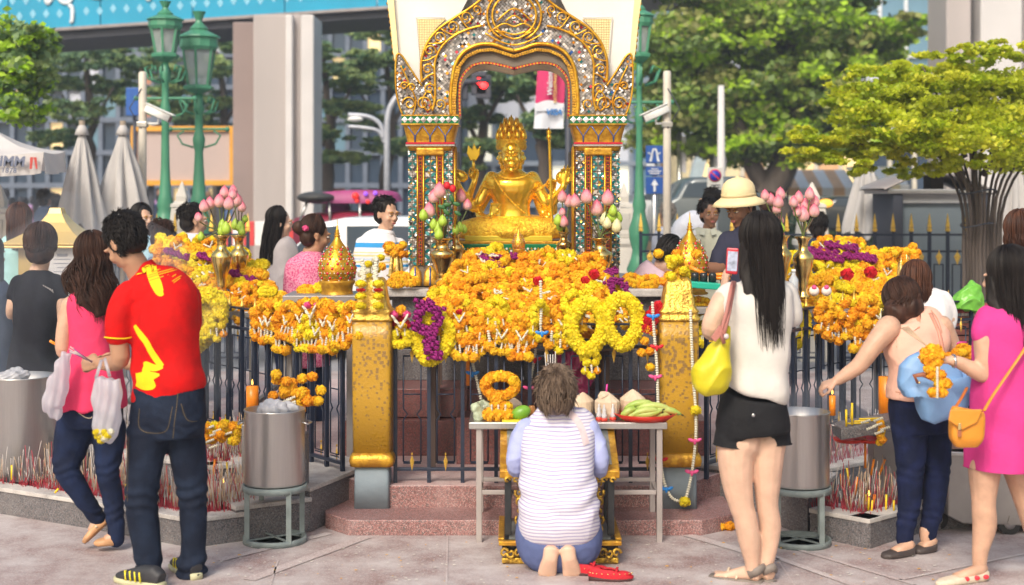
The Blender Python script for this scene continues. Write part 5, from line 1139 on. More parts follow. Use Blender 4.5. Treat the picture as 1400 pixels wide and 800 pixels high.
def simple(label,Y,hx,hy,face,skin,hair,style,top,topc,neck_y,rings_,limbs_=(),arms=(),hands=(),legs=None,hs=.97,vox=.011,up=(0,0,1),fb=True,hairkw={},name='shirt',brow=None):
 F=Fig(label,Y,hx);M=basis(face,up);hc=F.p((hx,hy));k=2000/Y
 mb=MB();head_prims(mb,hc,M,hs);F.limb(mb,[(hx,hy+.09*k,.01,.05),(neck_y[0],neck_y[1],.02,.056)])
 for a in arms:F.limb(mb,a)
 for h in hands:hand(mb,F.p(h[0]),h[1],h[2],h[3],h[4],.9)
 remesh('body',mb,skin,F.t,min(vox,.009),3)
 if fb:face_bits(F.t,hc,M,hs)
 mb=MB();F.torso(mb,rings_[0],yaw=rings_[1])
 for a in limbs_:F.limb(mb,a)
 F.sh=remesh(name,mb,topc,F.t,vox,4,folds(.005,(15,15,15),int(hx)%7))
 if style=='short':
  hair_cap(F.t,hc,M,hs*1.0,hair);tufts(F.t,hc,M,hs*1.02,hair,500,int(hx),L=.028,lift=.3,rad=.003,amin=-.2)
 elif style=='long':
  hair_cap(F.t,hc,M,hs*1.0,hair,**hairkw.get('cap',{}));strands(F.t,hc,M,hs*1.03,hair,hairkw.get('n',300),int(hx),drop=hairkw.get('drop',.3),front=1.0,rad=.003,seg=6,shape=hairkw.get('shape'))
 elif style=='bun':
  hair_cap(F.t,hc,M,hs*1.0,hair,ext=[lambda mb,L:mb.ell(L(0,.13,.03),(.05,.05,.05))]);strands(F.t,hc,M,hs*1.02,hair,220,int(hx),front=1.0,rad=.003,seg=6)
 if legs:
  mb=MB()
  for a in legs[0]:F.limb(mb,a)
  remesh('trousers',mb,legs[1],F.t,.013,3)
  sh_=MB()
  for a in legs[0]:
   f=F.p(a[-1][:3]);sh_=MB().loft([(V(f.x,f.y+.08,.03),V(1,0,0),.03,.03),(V(f.x,f.y,.05),V(1,0,0),.045,.045),(V(f.x,f.y-.14,.03),V(1,0,0),.045,.03)],12);obj('shoe',sh_,mat('dark_shoe',(.04,.035,.03),.5),F.t)
 F.hc,F.M=hc,M
 return F
def two(Y,cx,hip_y,w=16,r=.08,m=None):
 g_=HY+EYE*FPX/Y-.08*FPX/Y
 return([[(cx-w,hip_y,0,r*1.15),(cx-w,(hip_y+g_)/2,0,r*.8),(cx-w,g_,0,r*.6)],[(cx+w,hip_y,0,r*1.15),(cx+w,(hip_y+g_)/2,0,r*.8),(cx+w,g_,0,r*.6)]],m or JN)
BLK=cloth('black_dress_cloth',(.016,.017,.024),.85,.2);
F=simple('woman in a black dress with a short dark bob, seen from behind at left',9.0,57,340,(.1,1,-.1),SKINP,H_BLACK,'none','dress',BLK,(52,372),([(46,560,0,40,.18),(46,520,0,36,.16),(47,470,0,30,.13),(49,440,0,29,.125),(51,410,0,31,.12),(51,388,0,30,.11),(51,376,0,22,.08),(51,370,0,12,.06)],0),limbs_=[[(76,388,0,.06),(82,402,0,.055)],[(26,388,0,.06),(20,404,0,.055)]],arms=[[(78,392,0,.045),(84,420,0,.04),(82,436,.02,.036),(74,412,.1,.03)],[(24,392,0,.045),(17,420,0,.04),(16,430,.05,.035)]],hands=[((74,412,.1),(-.2,.2,1),(-1,0,0),1,.6)],fb=False,name='dress',legs=([[(36,540,0,.08),(38,600,0,.06),(38,655,0,.04)],[(58,540,0,.08),(57,600,0,.06),(57,655,0,.04)]],SKINP))
hair_cap(F.t,F.hc,F.M,.99,H_BROWN,thick=1.16,ext=[lambda mb,L:mb.ell(L(0,.03,-.03),(.09,.085,.07))]);strands(F.t,F.hc,F.M,1.12,H_BROWN,500,6,drop=.05,front=.9,rad=.0025,seg=7,stopel=-.3,jitter=.1,shape=lambda p,f,rr:p+V((F.hc.x-p.x)*.06*f,0,0))
TEA=cloth('pale_teal_cotton',(.36,.62,.62),.85)
simple('woman in a pale teal top with long brown hair behind the black dress',10.4,25,305,(-.5,.8,-.1),SKINP,H_AUB,'long','top',TEA,(28,325),([(25,400,0,22,.13),(26,370,0,19,.11),(26,345,0,20,.11),(26,330,0,17,.09),(26,322,0,9,.06)],0),limbs_=[[(12,332,0,.06),(10,345,0,.055)]],arms=[[(10,340,0,.042),(12,360,-.02,.038),(2,375,.0,.03),(-12,380,0,.026)]],fb=False,legs=two(10.4,25,410,9),hairkw=dict(drop=.22,n=380))
simple('person in a dark navy dress cut off by the left edge',9.6,-12,350,(.3,.9,0),SKIN2,H_BLACK,'long','dress',cloth('navy_smoky',(.03,.05,.10),.9),(-12,372),([(0,540,0,26,.16),(-2,480,0,22,.13),(-4,420,0,22,.12),(-6,398,0,20,.1),(-8,385,0,12,.07)],0),arms=[[(12,405,0,.04),(12,440,0,.036),(8,480,0,.03)]],fb=False,legs=two(9.6,0,550,9),name='dress')
simple('woman in a white top half hidden behind the bending woman',8.1,1252,392,(.3,.9,-.3),SKINP,H_AUB,'long','top',cloth('white_knit',(.74,.70,.70),.9),(1264,408),([(1262,540,0,34,.13),(1262,500,0,33,.13),(1265,460,0,34,.12),(1268,425,0,33,.11),(1266,408,0,26,.09),(1262,400,0,14,.06)],0),limbs_=[[(1288,412,0,.06),(1298,430,0,.05),(1296,446,-.02,.042)]],arms=[[(1298,436,-.02,.036),(1282,446,-.1,.028)]],fb=False,legs=two(8.1,1262,545,14),hairkw=dict(drop=.12))
simple('woman with wavy auburn hair at the far right edge behind the pink dress',8.0,1396,322,(.5,.8,0),SKINP,H_AUB,'long','top',cloth('pale_aqua_top',(.55,.70,.72),.85),(1410,350),([(1425,560,0,30,.14),(1425,480,0,30,.13),(1424,430,0,32,.12),(1422,390,0,32,.11),(1418,372,0,26,.09),(1410,358,0,14,.06)],0),fb=False,legs=two(8.0,1425,570,14),hairkw=dict(drop=.08,n=420))
KH=cloth('guard_khaki',(.50,.50,.40),.85);NV=cloth('navy_uniform',(.028,.030,.055),.85,.1)
Fh=simple('man in a navy uniform and woven pith helmet, eyes lowered, tending the right altar',9.15,1012,285,(-.72,-.62,-.32),SKIN3,H_BLACK,'short','shirt',NV,(1019,312),([(1022,480,0,34,.14),(1022,430,0,33,.14),(1021,390,0,34,.14),(1020,350,0,36,.13),(1022,330,0,34,.12),(1021,320,0,26,.10),(1019,308,0,13,.07)],.2),limbs_=[[(996,330,-.02,.07),(986,350,-.04,.062),(982,362,-.05,.06)],[(1048,332,.0,.07),(1054,360,0,.06)]],arms=[[(984,358,-.05,.048),(982,368,-.08,.045),(968,366,-.14,.038),(954,361,-.18,.03)]],hands=[((954,361,-.18),(-1,-.1,.1),(0,0,-1),1,.4)],legs=two(9.15,1022,480,15))
STRAW=mat('woven_straw',(.74,.60,.34),.7,0,.12,8,.4,90,stretch=(1,1,3))
Mh=basis((-.72,-.62,-.1),(.03,0,1));hb=Fh.p((1010,271))
helm=MB().lathe([(.160,-.040),(.14,-.018),(.112,.002),(.100,.012),(.100,.03),(.097,.065),(.085,.095),(.06,.118),(.03,.128),(.012,.131),(.010,.138),(.001,.140)],c=hb,n=36,M=Mh,sy=1.16);
ho=obj('pith_helmet',helm,STRAW,Fh.t);hs_=ho.modifiers.new('s','SOLIDIFY');hs_.thickness=.006
obj('hat_band',MB().lathe([(.1025,.012),(.1025,.032)],c=hb,n=36,M=Mh,sy=1.16),mat('hat_band_straw',(.62,.48,.26),.7),ho)
obj('helmet_ribs',MB().tube([hb+Mh@V(0,-.117,.03),hb+Mh@V(0,-.098,.097),hb+Mh@V(0,0,.141),hb+Mh@V(0,.098,.097),hb+Mh@V(0,.117,.03)],.003,5),STRAW,ho)
obj('chin_strap',MB().tube([hb+Mh@V(.08,.05,-.02),hb+Mh@V(.085,-.0,-.09),hb+Mh@V(.04,-.03,-.13)],.004,5),mat('brown_strap',(.15,.06,.03),.6),ho)
Fg=simple('security guard in a khaki uniform shirt looking towards the altar',12.0,970,293,(.15,-1,-.05),SKIN3,H_BLACK,'short','shirt',KH,(969,316),([(966,440,0,27,.15),(965,400,0,27,.15),(965,360,0,28,.14),(965,340,0,30,.14),(967,322,0,26,.12),(968,313,0,15,.08)],0),limbs_=[[(941,330,0,.07),(936,355,0,.065)],[(990,330,0,.07),(994,355,0,.065)]],arms=[[(935,350,0,.05),(934,380,0,.04)],[(994,350,0,.05),(996,380,0,.04)]],legs=two(12,966,445,13))
for px,w in((955,9),(981,7)):
 obj('pocket',drape(ribbon([(px,326+9),(px,340+3)],w*1.0,11,4,3),Fg.sh,.008),cloth('khaki_dark',(.42,.42,.33),.85),Fg.t)
obj('name_tag',drape(ribbon([(951,327.5),(963,327.5)],3,11,4,2),Fg.sh,.012),mat('tag_metal',(.45,.42,.38),.4,.5),Fg.t)
obj('undershirt',drape(ribbon([(969,313),(969,320),(969,327,2)],7,11,4,3),Fg.sh,.010),cloth('white_vest',(.7,.68,.66),.85),Fg.t)
for sx in(-1,1):obj('shirt_collar',MB().prism([Fg.p((968+sx*3,314,-.10)),Fg.p((968+sx*10,311,-.05)),Fg.p((968+sx*12,320,-.13)),Fg.p((968+sx*5,322,-.16))],(0,.008,0)),KH,Fg.t,False)
simple('man in a white shirt with a dark rucksack strap behind the guard',13.2,970,277,(-.6,.7,0),SKIN2,H_BLACK,'short','shirt',cloth('white_shirt_far',(.66,.68,.76),.85),(966,296),([(945,420,0,26,.14),(945,370,0,28,.14),(945,325,0,28,.13),(950,308,0,24,.11),(960,296,0,12,.07)],0),fb=False,legs=two(13.2,945,425,12))
simple('person in pale pink stooping beside the right gilded post',10.2,914,350,(.6,.3,-.7),SKINP,H_BLACK,'long','blouse',cloth('pale_pink_blouse',(.70,.52,.60),.85),(905,362),([(890,480,0,26,.14),(888,440,0,27,.14),(888,405,.02,28,.14),(892,380,.02,26,.12),(900,366,.02,18,.09)],0),fb=False,legs=two(10.2,890,485,12),hairkw=dict(drop=.06))
simple('bald grey haired man looking away beyond the fence',16,911,293,(-.3,.9,0),SKIN2,mat('grey_stubble',(.25,.22,.2),.8),'short','shirt',cloth('faded_grey_shirt',(.40,.42,.5),.85),(911,308),([(911,400,0,20,.14),(911,340,0,21,.14),(911,320,0,18,.12),(911,310,0,8,.07)],0),fb=False,vox=.014)
simple('bystander in a pink top seen past the pith helmet',12.6,1052,285,(.4,.9,0),SKIN2,H_BROWN,'bun','blouse',cloth('salmon_top',(.60,.18,.14),.85),(1052,305),([(1056,420,0,20,.14),(1056,360,0,21,.14),(1056,325,0,19,.12),(1055,310,0,9,.07)],0),fb=False,vox=.014)
BS=simple('young man in a white shirt with blue and yellow chest stripes',11.0,529,293,(.72,-.68,-.15),SKIN,H_BLACK,'short','shirt',None,(526,314),([(520,470,0,27,.14),(519,420,0,27,.14),(519,375,0,27,.14),(520,340,0,29,.14),(523,326,0,25,.12),(526,317,0,14,.08)],-.3),limbs_=[[(497,335,-.02,.065),(493,360,-.03,.06),(495,390,-.03,.055)],[(546,335,.02,.06),(550,362,.02,.055)]],legs=two(11,520,475,12))
m_=bpy.data.materials.new('striped_white_shirt');m_.use_nodes=True;bb=m_.node_tree.nodes['Principled BSDF'];bb.inputs['Roughness'].default_value=.85
tc=nd(m_,'ShaderNodeTexCoord');sp=nd(m_,'ShaderNodeSeparateXYZ');m_.node_tree.links.new(tc.outputs['Object'],sp.inputs[0]);rmp=nd(m_,'ShaderNodeValToRGB');rmp.color_ramp.interpolation='CONSTANT';mr=nd(m_,'ShaderNodeMapRange')
z0,z1=EYE-(400-HY)*11/FPX,EYE-(300-HY)*11/FPX;mr.inputs['From Min'].default_value=z0;mr.inputs['From Max'].default_value=z1;m_.node_tree.links.new(sp.outputs['Z'],mr.inputs[0]);m_.node_tree.links.new(mr.outputs[0],rmp.inputs[0]);m_.node_tree.links.new(rmp.outputs[0],bb.inputs['Base Color'])
WW=(.74,.74,.78,1);BL=(.03,.28,.62,1);YL=(.72,.60,.28,1);PB=(.42,.56,.75,1)
cr=rmp.color_ramp;cr.elements[0].color=WW;cr.elements[1].position=.35;cr.elements[1].color=BL
for p_,c_ in((.385,WW),(.41,YL),(.43,WW),(.455,PB),(.47,WW),(.50,YL),(.52,WW),(.545,YL),(.56,WW),(.62,BL),(.685,WW)):e=cr.elements.new(p_);e.color=c_
BS.sh.data.materials.clear();BS.sh.data.materials.append(m_)
obj('shirt_collar',MB().loft([(BS.p((526,321,0)),V(1,-.5,0),.085,.075),(BS.p((527,314,0)),V(1,-.5,0),.062,.058)],20),cloth('white_collar',(.72,.72,.76),.85),BS.t)
mb=MB();pkm=cloth('magenta_print_blouse',(.55,.05,.18),.85,.1,300,.2,c2=(.75,.30,.42),vs=90)
simple('woman in a magenta printed blouse with hair pinned up, facing the altar',10.3,432,322,(.85,.35,-.2),SKIN2,H_BROWN,'bun','blouse',pkm,(424,345),([(421,500,0,30,.17),(420,450,0,29,.17),(420,400,0,28,.16),(422,370,0,27,.15),(424,355,0,24,.12),(425,344,0,12,.08)],.4),limbs_=[[(405,365,-.04,.075),(400,395,-.06,.07),(408,420,-.04,.06),(430,424,.04,.05)]],legs=two(10.3,421,505,14),hs=1.0)
simple('woman in a loose grey blouse with straight black hair near the white car',12.2,384,305,(.9,.2,-.05),SKINP,H_BLACK,'long','blouse',cloth('grey_beige_blouse',(.36,.33,.34),.85),(383,325),([(394,470,0,16,.13),(393,420,0,18,.13),(391,380,0,20,.13),(388,350,0,19,.13),(386,334,0,16,.11),(384,326,0,8,.07)],.9),legs=two(12.2,394,470,6),hairkw=dict(drop=.36,n=380,shape=lambda p,f,rr:p+V(-.012*(1-f),0,0)))
WM=simple('dark haired man in a pale checked shirt behind the left flower heap',11.2,266,302,(.85,.4,-.05),SKIN,H_BLACK,'short','shirt',cloth('pale_check',(.62,.60,.68),.85,.05,60,.1),(262,322),([(258,480,0,26,.15),(258,420,0,27,.15),(259,370,0,28,.15),(260,340,0,28,.14),(262,326,0,20,.11),(263,318,0,10,.07)],.4),legs=two(11.2,258,485,13))
simple('woman with long dark hair and a light blue top turning her face right',12.6,195,300,(.75,-.6,0),SKIN,H_BLACK,'long','top',cloth('light_blue_top',(.40,.62,.75),.85),(195,320),([(196,460,0,20,.13),(196,400,0,20,.13),(197,350,0,21,.13),(197,332,0,18,.11),(196,322,0,8,.07)],0),legs=two(12.6,196,465,10),hairkw=dict(drop=.22))
simple('dark haired person stooping just above the left marigold heap',11.4,222,326,(.2,1,-.3),SKIN2,H_BROWN,'short','top',cloth('dusk_blue_top',(.12,.16,.25),.85),(222,345),([(222,480,0,22,.14),(222,420,0,23,.14),(222,370,0,23,.13),(222,352,0,18,.1)],0),fb=False,legs=two(11.4,222,490,10),hs=1.05)
for(x,y,Y,lb)in((62,270,19,'hazy seated figure with dark hair deep in the smoke at left'),(78,276,20,'second hazy dark figure beside the closed umbrella'),(642,302,13,'dark haired passer-by glimpsed through the pavilion left opening'),(1118,308,12.6,'dark haired person behind the lotus vase at right')):
 simple(lb,Y,x,y+3,(.2,.9,0),SKIN3,H_BLACK,'short','top',cloth('blue_black_top',(.03,.045,.08),.9),(x,y+20*12/Y),([(x,y+150*12/Y,0,22*12/Y,.15),(x,y+90*12/Y,0,23*12/Y,.15),(x,y+45*12/Y,0,24*12/Y,.14),(x,y+28*12/Y,0,18*12/Y,.11),(x,y+18*12/Y,0,8*12/Y,.07)],0),fb=False,vox=.015)
def lk(name,me,t,M):
 o=link(name,me,t,M);o.matrix_parent_inverse=Matrix.Identity(4);return o
MO=[mat('marigold_orange',(.94,.46,.008),.75,0,.2,40,thin=.25),mat('marigold_deep',(.92,.38,.005),.75,0,.2,40,thin=.25),mat('marigold_amber',(.95,.56,.012),.75,0,.2,40,thin=.25)]
MY=[mat('marigold_yellow',(.90,.72,.012),.75,0,.15,40,thin=.25),mat('marigold_lemon',(.82,.68,.015),.75,0,.15,40,thin=.25)]
PUR=mat('purple_amaranth',(.27,.008,.16),.75,0,.3,60);JAS=mat('jasmine_white',(.76,.73,.60),.7,0,.1,60,thin=.2);RBN=mat('red_petals',(.60,.008,.02),.6,0,.2,40);PNK=mat('pink_petals',(.80,.10,.30),.6,0,.2,40,thin=.2);BLUF=mat('blue_ribbon',(.02,.22,.62),.4)
def pom(name,m,seed,n=104,r=.030,pet=.0082):
 rr=random.Random(seed);mb=MB();mb.ell((0,0,0),(r*.86,r*.86,r*.78),seg=8,rings=6)
 for i in range(n):
  z=1-2*(i+.5)/n;a=i*2.39996+rr.gauss(0,.15);q=math.sqrt(1-z*z);o=V(q*math.cos(a),q*math.sin(a),z*.9)
  t=o.orthogonal().normalized();t=(Matrix.Rotation(rr.random()*6.28,3,o)@t);b=o.cross(t);c=o*r*rr.uniform(.86,1.04);w=pet*rr.uniform(.8,1.25)
  mb.add([c-t*w-o*w*.7,c+b*w*.8+o*w*.1,c+t*w*.9+o*w*.45,c-b*w*.8+o*w*.1],[(0,1,2,3)])
 me=mb.mesh(name);setmat(me,m);return me
POMO=[pom('marigold_blossom',m,i)for i,m in enumerate(MO)];POMY=[pom('marigold_blossom',m,10+i)for i,m in enumerate(MY)]
PURB=pom('amaranth_ball',PUR,20,40,.013,.006);REDB=pom('red_bloom',RBN,22,60,.026,.014);PNKB=pom('pink_bloom',PNK,23,60,.024,.012)
jm=MB()
for k in range(5):jm.lathe([(.003,0),(.0075,.003),(.0078,.007),(.004,.0105)],c=(0,0,-.0105*(k+1)),n=7)
JSEG=jm.mesh('jasmine_string');setmat(JSEG,JAS)
JARC={}
def bud_arc(w,n=9):
 mb=MB()
 for k in range(12):
  sx=-1 if k%2 else 1;f=(k//2)/5;mb.ell(V(sx*(.004+.022*f),-.012-.003*(k%3),-.034+.036*f),(.005,.005,.012),Matrix.Rotation(sx*.75+.3*math.sin(k*2.3),3,'Y'),6,5)
 me=mb.mesh('jasmine_bundle');setmat(me,JAS);return me
JB=bud_arc(.032)
def garland(kind,seed,orange=True,mix=.1):
 """template at the origin, hanging down along -Z"""
 rr=random.Random(seed);t=bpy.data.objects.new('flower_garland',None);COL.objects.link(t);t.empty_display_size=.05
 A_,B_=(POMO,POMY)if orange else(POMY,POMO)
 pk=lambda:rr.choice(A_)if rr.random()>mix else rr.choice(B_)
 def put(me,p,s=1):link('blossom' if me is not JSEG and me is not JB else 'jasmine',me,t,TRS(p,rr.random()*6.28,rr.gauss(0,.4),rr.gauss(0,.4),s)if me is not JSEG and me is not JB else TRS(p,0,rr.gauss(0,.12),rr.gauss(0,.18),s))
 if kind=='ring':
  n=11
  for k in range(n):a=2*math.pi*k/n;put(pk(),(.056*math.sin(a),rr.gauss(0,.008),-.065+.062*math.cos(a)),rr.uniform(.82,1.05))
  put(JB,(rr.gauss(0,.01),-.026,-.08),rr.uniform(.8,1.2))if seed%2 else 0
  for x in(-.036,0,.036):
   put(JSEG,(x,-.018,-.135),.9);put(pk(),(x*1.15,-.01,-.135-.062),rr.uniform(.85,1.02))
 elif kind=='tail':
  n=8
  for k in range(n):a=2*math.pi*k/n;put(pk(),(.042*math.sin(a),rr.gauss(0,.01),-.045+.045*math.cos(a)),rr.uniform(.85,1.1))
  put(JSEG,(0,-.03,-.09),1.1);put(pk(),(0,-.012,-.165),1)
  for x in(-.042,.042):put(pk(),(x,0,-.135),.9);put(JSEG,(x,-.024,-.10),.7)
 elif kind=='rope':
  n=24
  for k in range(n):
   a=2*math.pi*k/n;x,z=.094*math.sin(a),-.13+.135*math.cos(a)
   if z<-.13:x*=1-.35*((-.13-z)/.135)**2
   put(pk(),(x,rr.gauss(0,.004),z),1.3);
   put(pk(),(x*.82,-.012,-.13+(z+.13)*.86),1.05)
 elif kind=='coil':
  for k in range(13):a=2*math.pi*k/13;put(pk(),(.075*math.sin(a),.02*math.cos(a),-.05+.040*math.cos(a)),rr.uniform(.95,1.1))
  for k in range(5):put(pk(),(-.05+.025*k,-.03,-.055),.8)
 elif kind=='purple':
  for k in range(120):
   a=2*math.pi*k/60;q=.058+rr.gauss(0,.011);link('amaranth',PURB,t,TRS((q*math.sin(a),rr.uniform(-.016,.014),-.07+q*1.15*math.cos(a)),s=rr.uniform(.85,1.1)))
  for k in range(70):
   f=k/70;link('amaranth',PURB,t,TRS((rr.gauss(0,.018)+.01*math.sin(f*9),rr.uniform(-.014,.01),-.14-.15*f),s=rr.uniform(.8,1.1)))
 elif kind=='purple_coil':
  for k in range(64):
   a=2*math.pi*k/64;q=.085;link('amaranth',PURB,t,TRS((q*math.sin(a)+rr.gauss(0,.008),.045*math.cos(a),-.03+.026*math.cos(a)+rr.gauss(0,.008)),s=rr.uniform(.9,1.2)))
 elif kind=='mixed':
  for x in(-.032,.032):link('pink_flower',PNKB,t,TRS((x,-.02,-.02),s=.8));
  put(POMO[0],(0,-.005,0),.9);put(JB,(0,-.03,-.03),1.3)
  for x,z in((0,-.085),(-.03,-.12),(.03,-.12),(-.03,-.165),(.0,-.17),(.03,-.16)):put(pk(),(x,0,z),.95)
  for x in(-.02,.02):put(JSEG,(x,-.02,-.09),.7)
 return t
T={}
for nm,k,o_,mx,sd in(('o1','ring',1,.04,1),('o2','ring',1,.1,2),('o3','tail',1,.05,3),('o4','tail',1,.2,4),('o5','ring',1,0,5),('y1','ring',0,.15,6),('y2','tail',0,.1,7),('yr','rope',0,0,8),('or','rope',1,0,12),('oc','coil',1,.0,9),('yc','coil',0,.05,10),('p1','purple',1,0,11),('pc','purple_coil',1,0,13),('m1','mixed',0,.3,14)):T[nm]=garland(k,sd,o_,mx)
used_labels={}
def put_g(key,p,rz=0,rx=0,ry=0,s=1,label='',group=None,cat='garland'):
 g=copy_tree(T[key],M=TRS(p,rz,rx,ry,s));tag(g,label,cat,group);return g
rr=random.Random(77)
PLC=[a+' in listed order' for a in()]or['leftmost','second one','third one','fourth one','fifth one','sixth one','seventh one','eighth one','ninth one','tenth one','eleventh one','twelfth one','thirteenth one','fourteenth one','fifteenth one','sixteenth one','rightmost']
NAMES={'o':'orange marigold garland with white jasmine ties','y':'yellow marigold garland with white jasmine ties','c':'thick coil of packed marigolds','p':'deep purple amaranth garland'}
def heap(poly,Yf,n,place,group,keys,step=14,base=260,seed=1,slope=.5):
 """fill the outline with garlands lying over a sloping stand; Yf(x, y) is the distance of the slope"""
 rq=random.Random(seed);xs=[p[0]for p in poly];ys=[p[1]for p in poly];mb=MB();cnt=0
 src=[(MB(),m_)for m_ in(0,1,2,3,4)]
 pts=[]
 while cnt<base:
  x,y=rq.uniform(min(xs),max(xs)),rq.uniform(min(ys),max(ys))
  if not inpoly(x,y,poly):continue
  cnt+=1;c=P(x,y,Yf(x,y)+.05);mi=rq.choice((0,0,1,2,2,3));r=.030
  mb.ell(c,(r,r,r*.9),seg=7,rings=5,mi=mi)
  for i in range(46):
   z=1-2*(i+.5)/46;a=i*2.4;q=math.sqrt(1-z*z);o=V(q*math.cos(a),q*math.sin(a),z)
   if o.y>.5:continue
   t=o.orthogonal().normalized();b=o.cross(t);cc=c+o*r*rq.uniform(.95,1.15);w=.012
   mb.add([cc-t*w-o*w*.5,cc+b*w,cc+t*w+o*w*.4,cc-b*w],[(0,1,2,3)],mi)
 stuff(tag(obj('marigold_heap',mb,MO+MY),'underlying mass of loose marigolds '+place,'flower heap'))
 y=min(ys)+2;row=0;ORD=['first','second','third','fourth','fifth','sixth','seventh','eighth','ninth','tenth','eleventh','twelfth','thirteenth','fourteenth']
 while y<max(ys)-2:
  x=min(xs)+(step*.6 if row%2 else 0);ci=0
  while x<max(xs):
   xx,yy=x+rq.gauss(0,4),y+rq.gauss(0,3)
   if inpoly(xx,yy,poly):
    k=rq.choice(keys);kk={'o':'o','y':'y','p':'p'}[k[0]]if k[1]!='c' else 'c'
    lb=('yellow ' if k=='yc' else 'orange ' if k=='oc' else '')+NAMES[kk]+' '+place;lb=lb.replace(' with white jasmine ties','').replace(' of packed marigolds','')+', %s row down, %s from left'%(ORD[row],ORD[min(ci,13)]);ci+=1
    if k=='pc':lb='deep purple amaranth coil '+place
    put_g(k,P(xx,yy-8,Yf(xx,yy)-.01),rq.gauss(0,.5),-slope+rq.gauss(0,.25),rq.gauss(0,.5),rq.uniform(.85,1.08),lb,group)
   x+=step*1.75*rq.uniform(.85,1.15)
  y+=step*.95;row+=1
lin=lambda y,y0,Y0,y1,Y1:Y0+(Y1-Y0)*min(1,max(0,(y-y0)/(y1-y0)))
polyC=[(578,425),(590,400),(612,378),(632,362),(650,348),(668,341),(700,350),(745,344),(790,350),(815,360),(832,378),(846,398),(848,425),(836,440),(590,440)]
heap(polyC,lambda x,y:lin(y,345,9.3,440,8.25),0,'on the central altar slope','garlands heaped on the central altar',['o1','o2','o3','o4','o5','o1','o2','o4','oc','y2','o5'],15,420,3,.7)
for gi,(x,y,k,s)in enumerate(((597,422,'o2',1),(619,432,'o1',1),(640,436,'o2',1.05),(668,425,'o4',1.15),(690,432,'o1',1),(712,432,'o5',1.12),(737,420,'y2',1),(757,428,'o4',1.05),(776,418,'o1',1),(722,440,'o3',.9),(652,450,'o4',.9),(700,448,'o3',.8),(612,446,'o4',.85),(768,444,'y2',.85),(680,410,'y2',1),(630,410,'o1',1),(785,400,'y1',1))):
 put_g(k,P(x,y,8.06),rr.gauss(0,.15),0,rr.gauss(0,.1),s,'%s garland on the front rail below the central heap, about %s'%('yellow' if k[0]=='y' else 'orange',PLC[gi]),'garlands hung on the front rail')
put_g('yr',P(804,414,8.0),0,0,.04,1.0,'long bright yellow marigold loop, left of the pair on the front rail');put_g('y2',P(808,480,8.0),0,0,0,.8,'small yellow ball tassel below the left yellow loop')
put_g('yr',P(849,408,8.0),.1,0,-.04,.98,'rounder bright yellow marigold loop, right of the pair on the front rail')
put_g('yr',P(600,432,8.04),0,0,.25,.95,'yellow marigold loop hanging behind the purple garland');put_g('p1',P(582,416,7.97),0,0,-.12,1.05,'deep purple amaranth garland draped on the rail right of the left gilded post')
put_g('m1',P(548,424,8.02),0,0,0,1.1,'red and yellow garland with pink blooms beside the left gilded post')
for dx,dy in((-6,14),(0,22),(8,28),(12,20),(-4,30)):link('red_bloom',REDB,None,TRS(P(543+dx,424+dy,8.05)))if 0 else None
g_=thing('red_rose_garland','crimson flower garland bunched against the left gilded post','garland',P(545,450,8.06))
for dx,dy in((-6,10),(0,22),(8,28),(10,14),(-4,32),(4,5)):lk('red_bloom',REDB,g_,TRS(V((dx)*.004,0,-(dy-20)*.004)))
g_=thing('red_rose_garland','crimson flower garland with orange tassels hung left of the right gilded post','garland',P(889,428,8.0))
for dx,dy in((-6,10),(0,2),(6,-6),(4,10),(-8,20),(0,22),(8,0),(10,-10)):lk('red_bloom',REDB,g_,TRS(V((dx)*.004,0,-(dy)*.004)))
for dx,dy,k in((-4,30,0),(4,34,0),(-8,46,0),(-12,62,0),(0,60,1),(0,82,2)):lk('blossom',POMO[k],g_,TRS(V((dx)*.004,0,-(dy-8)*.004),s=.85))
for x,y,rz,ry in((675,352,0,.5),(690,345,.3,0),(822,372,0,-.5)):put_g('pc',P(x,y,lin(y,345,9.2,440,8.2)-.02),rz,-.5,ry,.95,'deep purple amaranth coil high on the central heap, %s'%{675:'lower left of the pair',690:'upper of the pair',822:'lone one at right'}[x],'purple coils on the central heap')
put_g('p1',P(836,385,8.6),.3,-.5,-.6,.8,'purple and white amaranth garland at the right shoulder of the central heap')
for x,y,s in((735,384,1),(628,428,.8),(812,375,1.1),(800,383,.9)):
 o_=link('red_flower',REDB,None,TRS(P(x,y,lin(y,345,9.2,440,8.15)-.07),s=s));tag(o_,'bright red flower head in the central heap, %s'%{735:'near the middle',628:'at lower left',812:'rightmost one',800:'just left of the rightmost'}[x],'flower','red flowers in the central heap')
polyL=[(205,348),(216,322),(242,318),(262,330),(300,338),(335,342),(352,362),(372,388),(386,408),(352,424),(320,424),(270,440),(255,420),(232,398),(212,372)]
heap(polyL,lambda x,y:lin(y,320,10.5,430,9.35),0,'on the left altar','garlands heaped on the left altar',['o1','o2','o5','oc','yc','y2','o4','oc'],15,240,5,.6)
for x,y in((245,342),(290,348),(335,372)):put_g('pc',P(x,y,lin(y,320,10.4,430,9.3)-.08),.2,-.4,.3,1.0,'deep purple amaranth coil on the left flower heap, %s'%('upper left' if x<260 else 'middle' if x<300 else 'lower right'),'purple coils on the left heap')
put_g('yr',P(296,408,9.2),0,.0,.75,1.25,'fat yellow marigold rope hanging from the left altar corner');put_g('yr',P(276,418,9.25),0,0,.3,1.1,'second yellow marigold rope falling behind the red shirted man');put_g('y2',P(297,430,9.1),0,0,0,.9,'small yellow ball garland on the yellow rope')
fy=lambda x:8.15+(468-x)/203*1.55
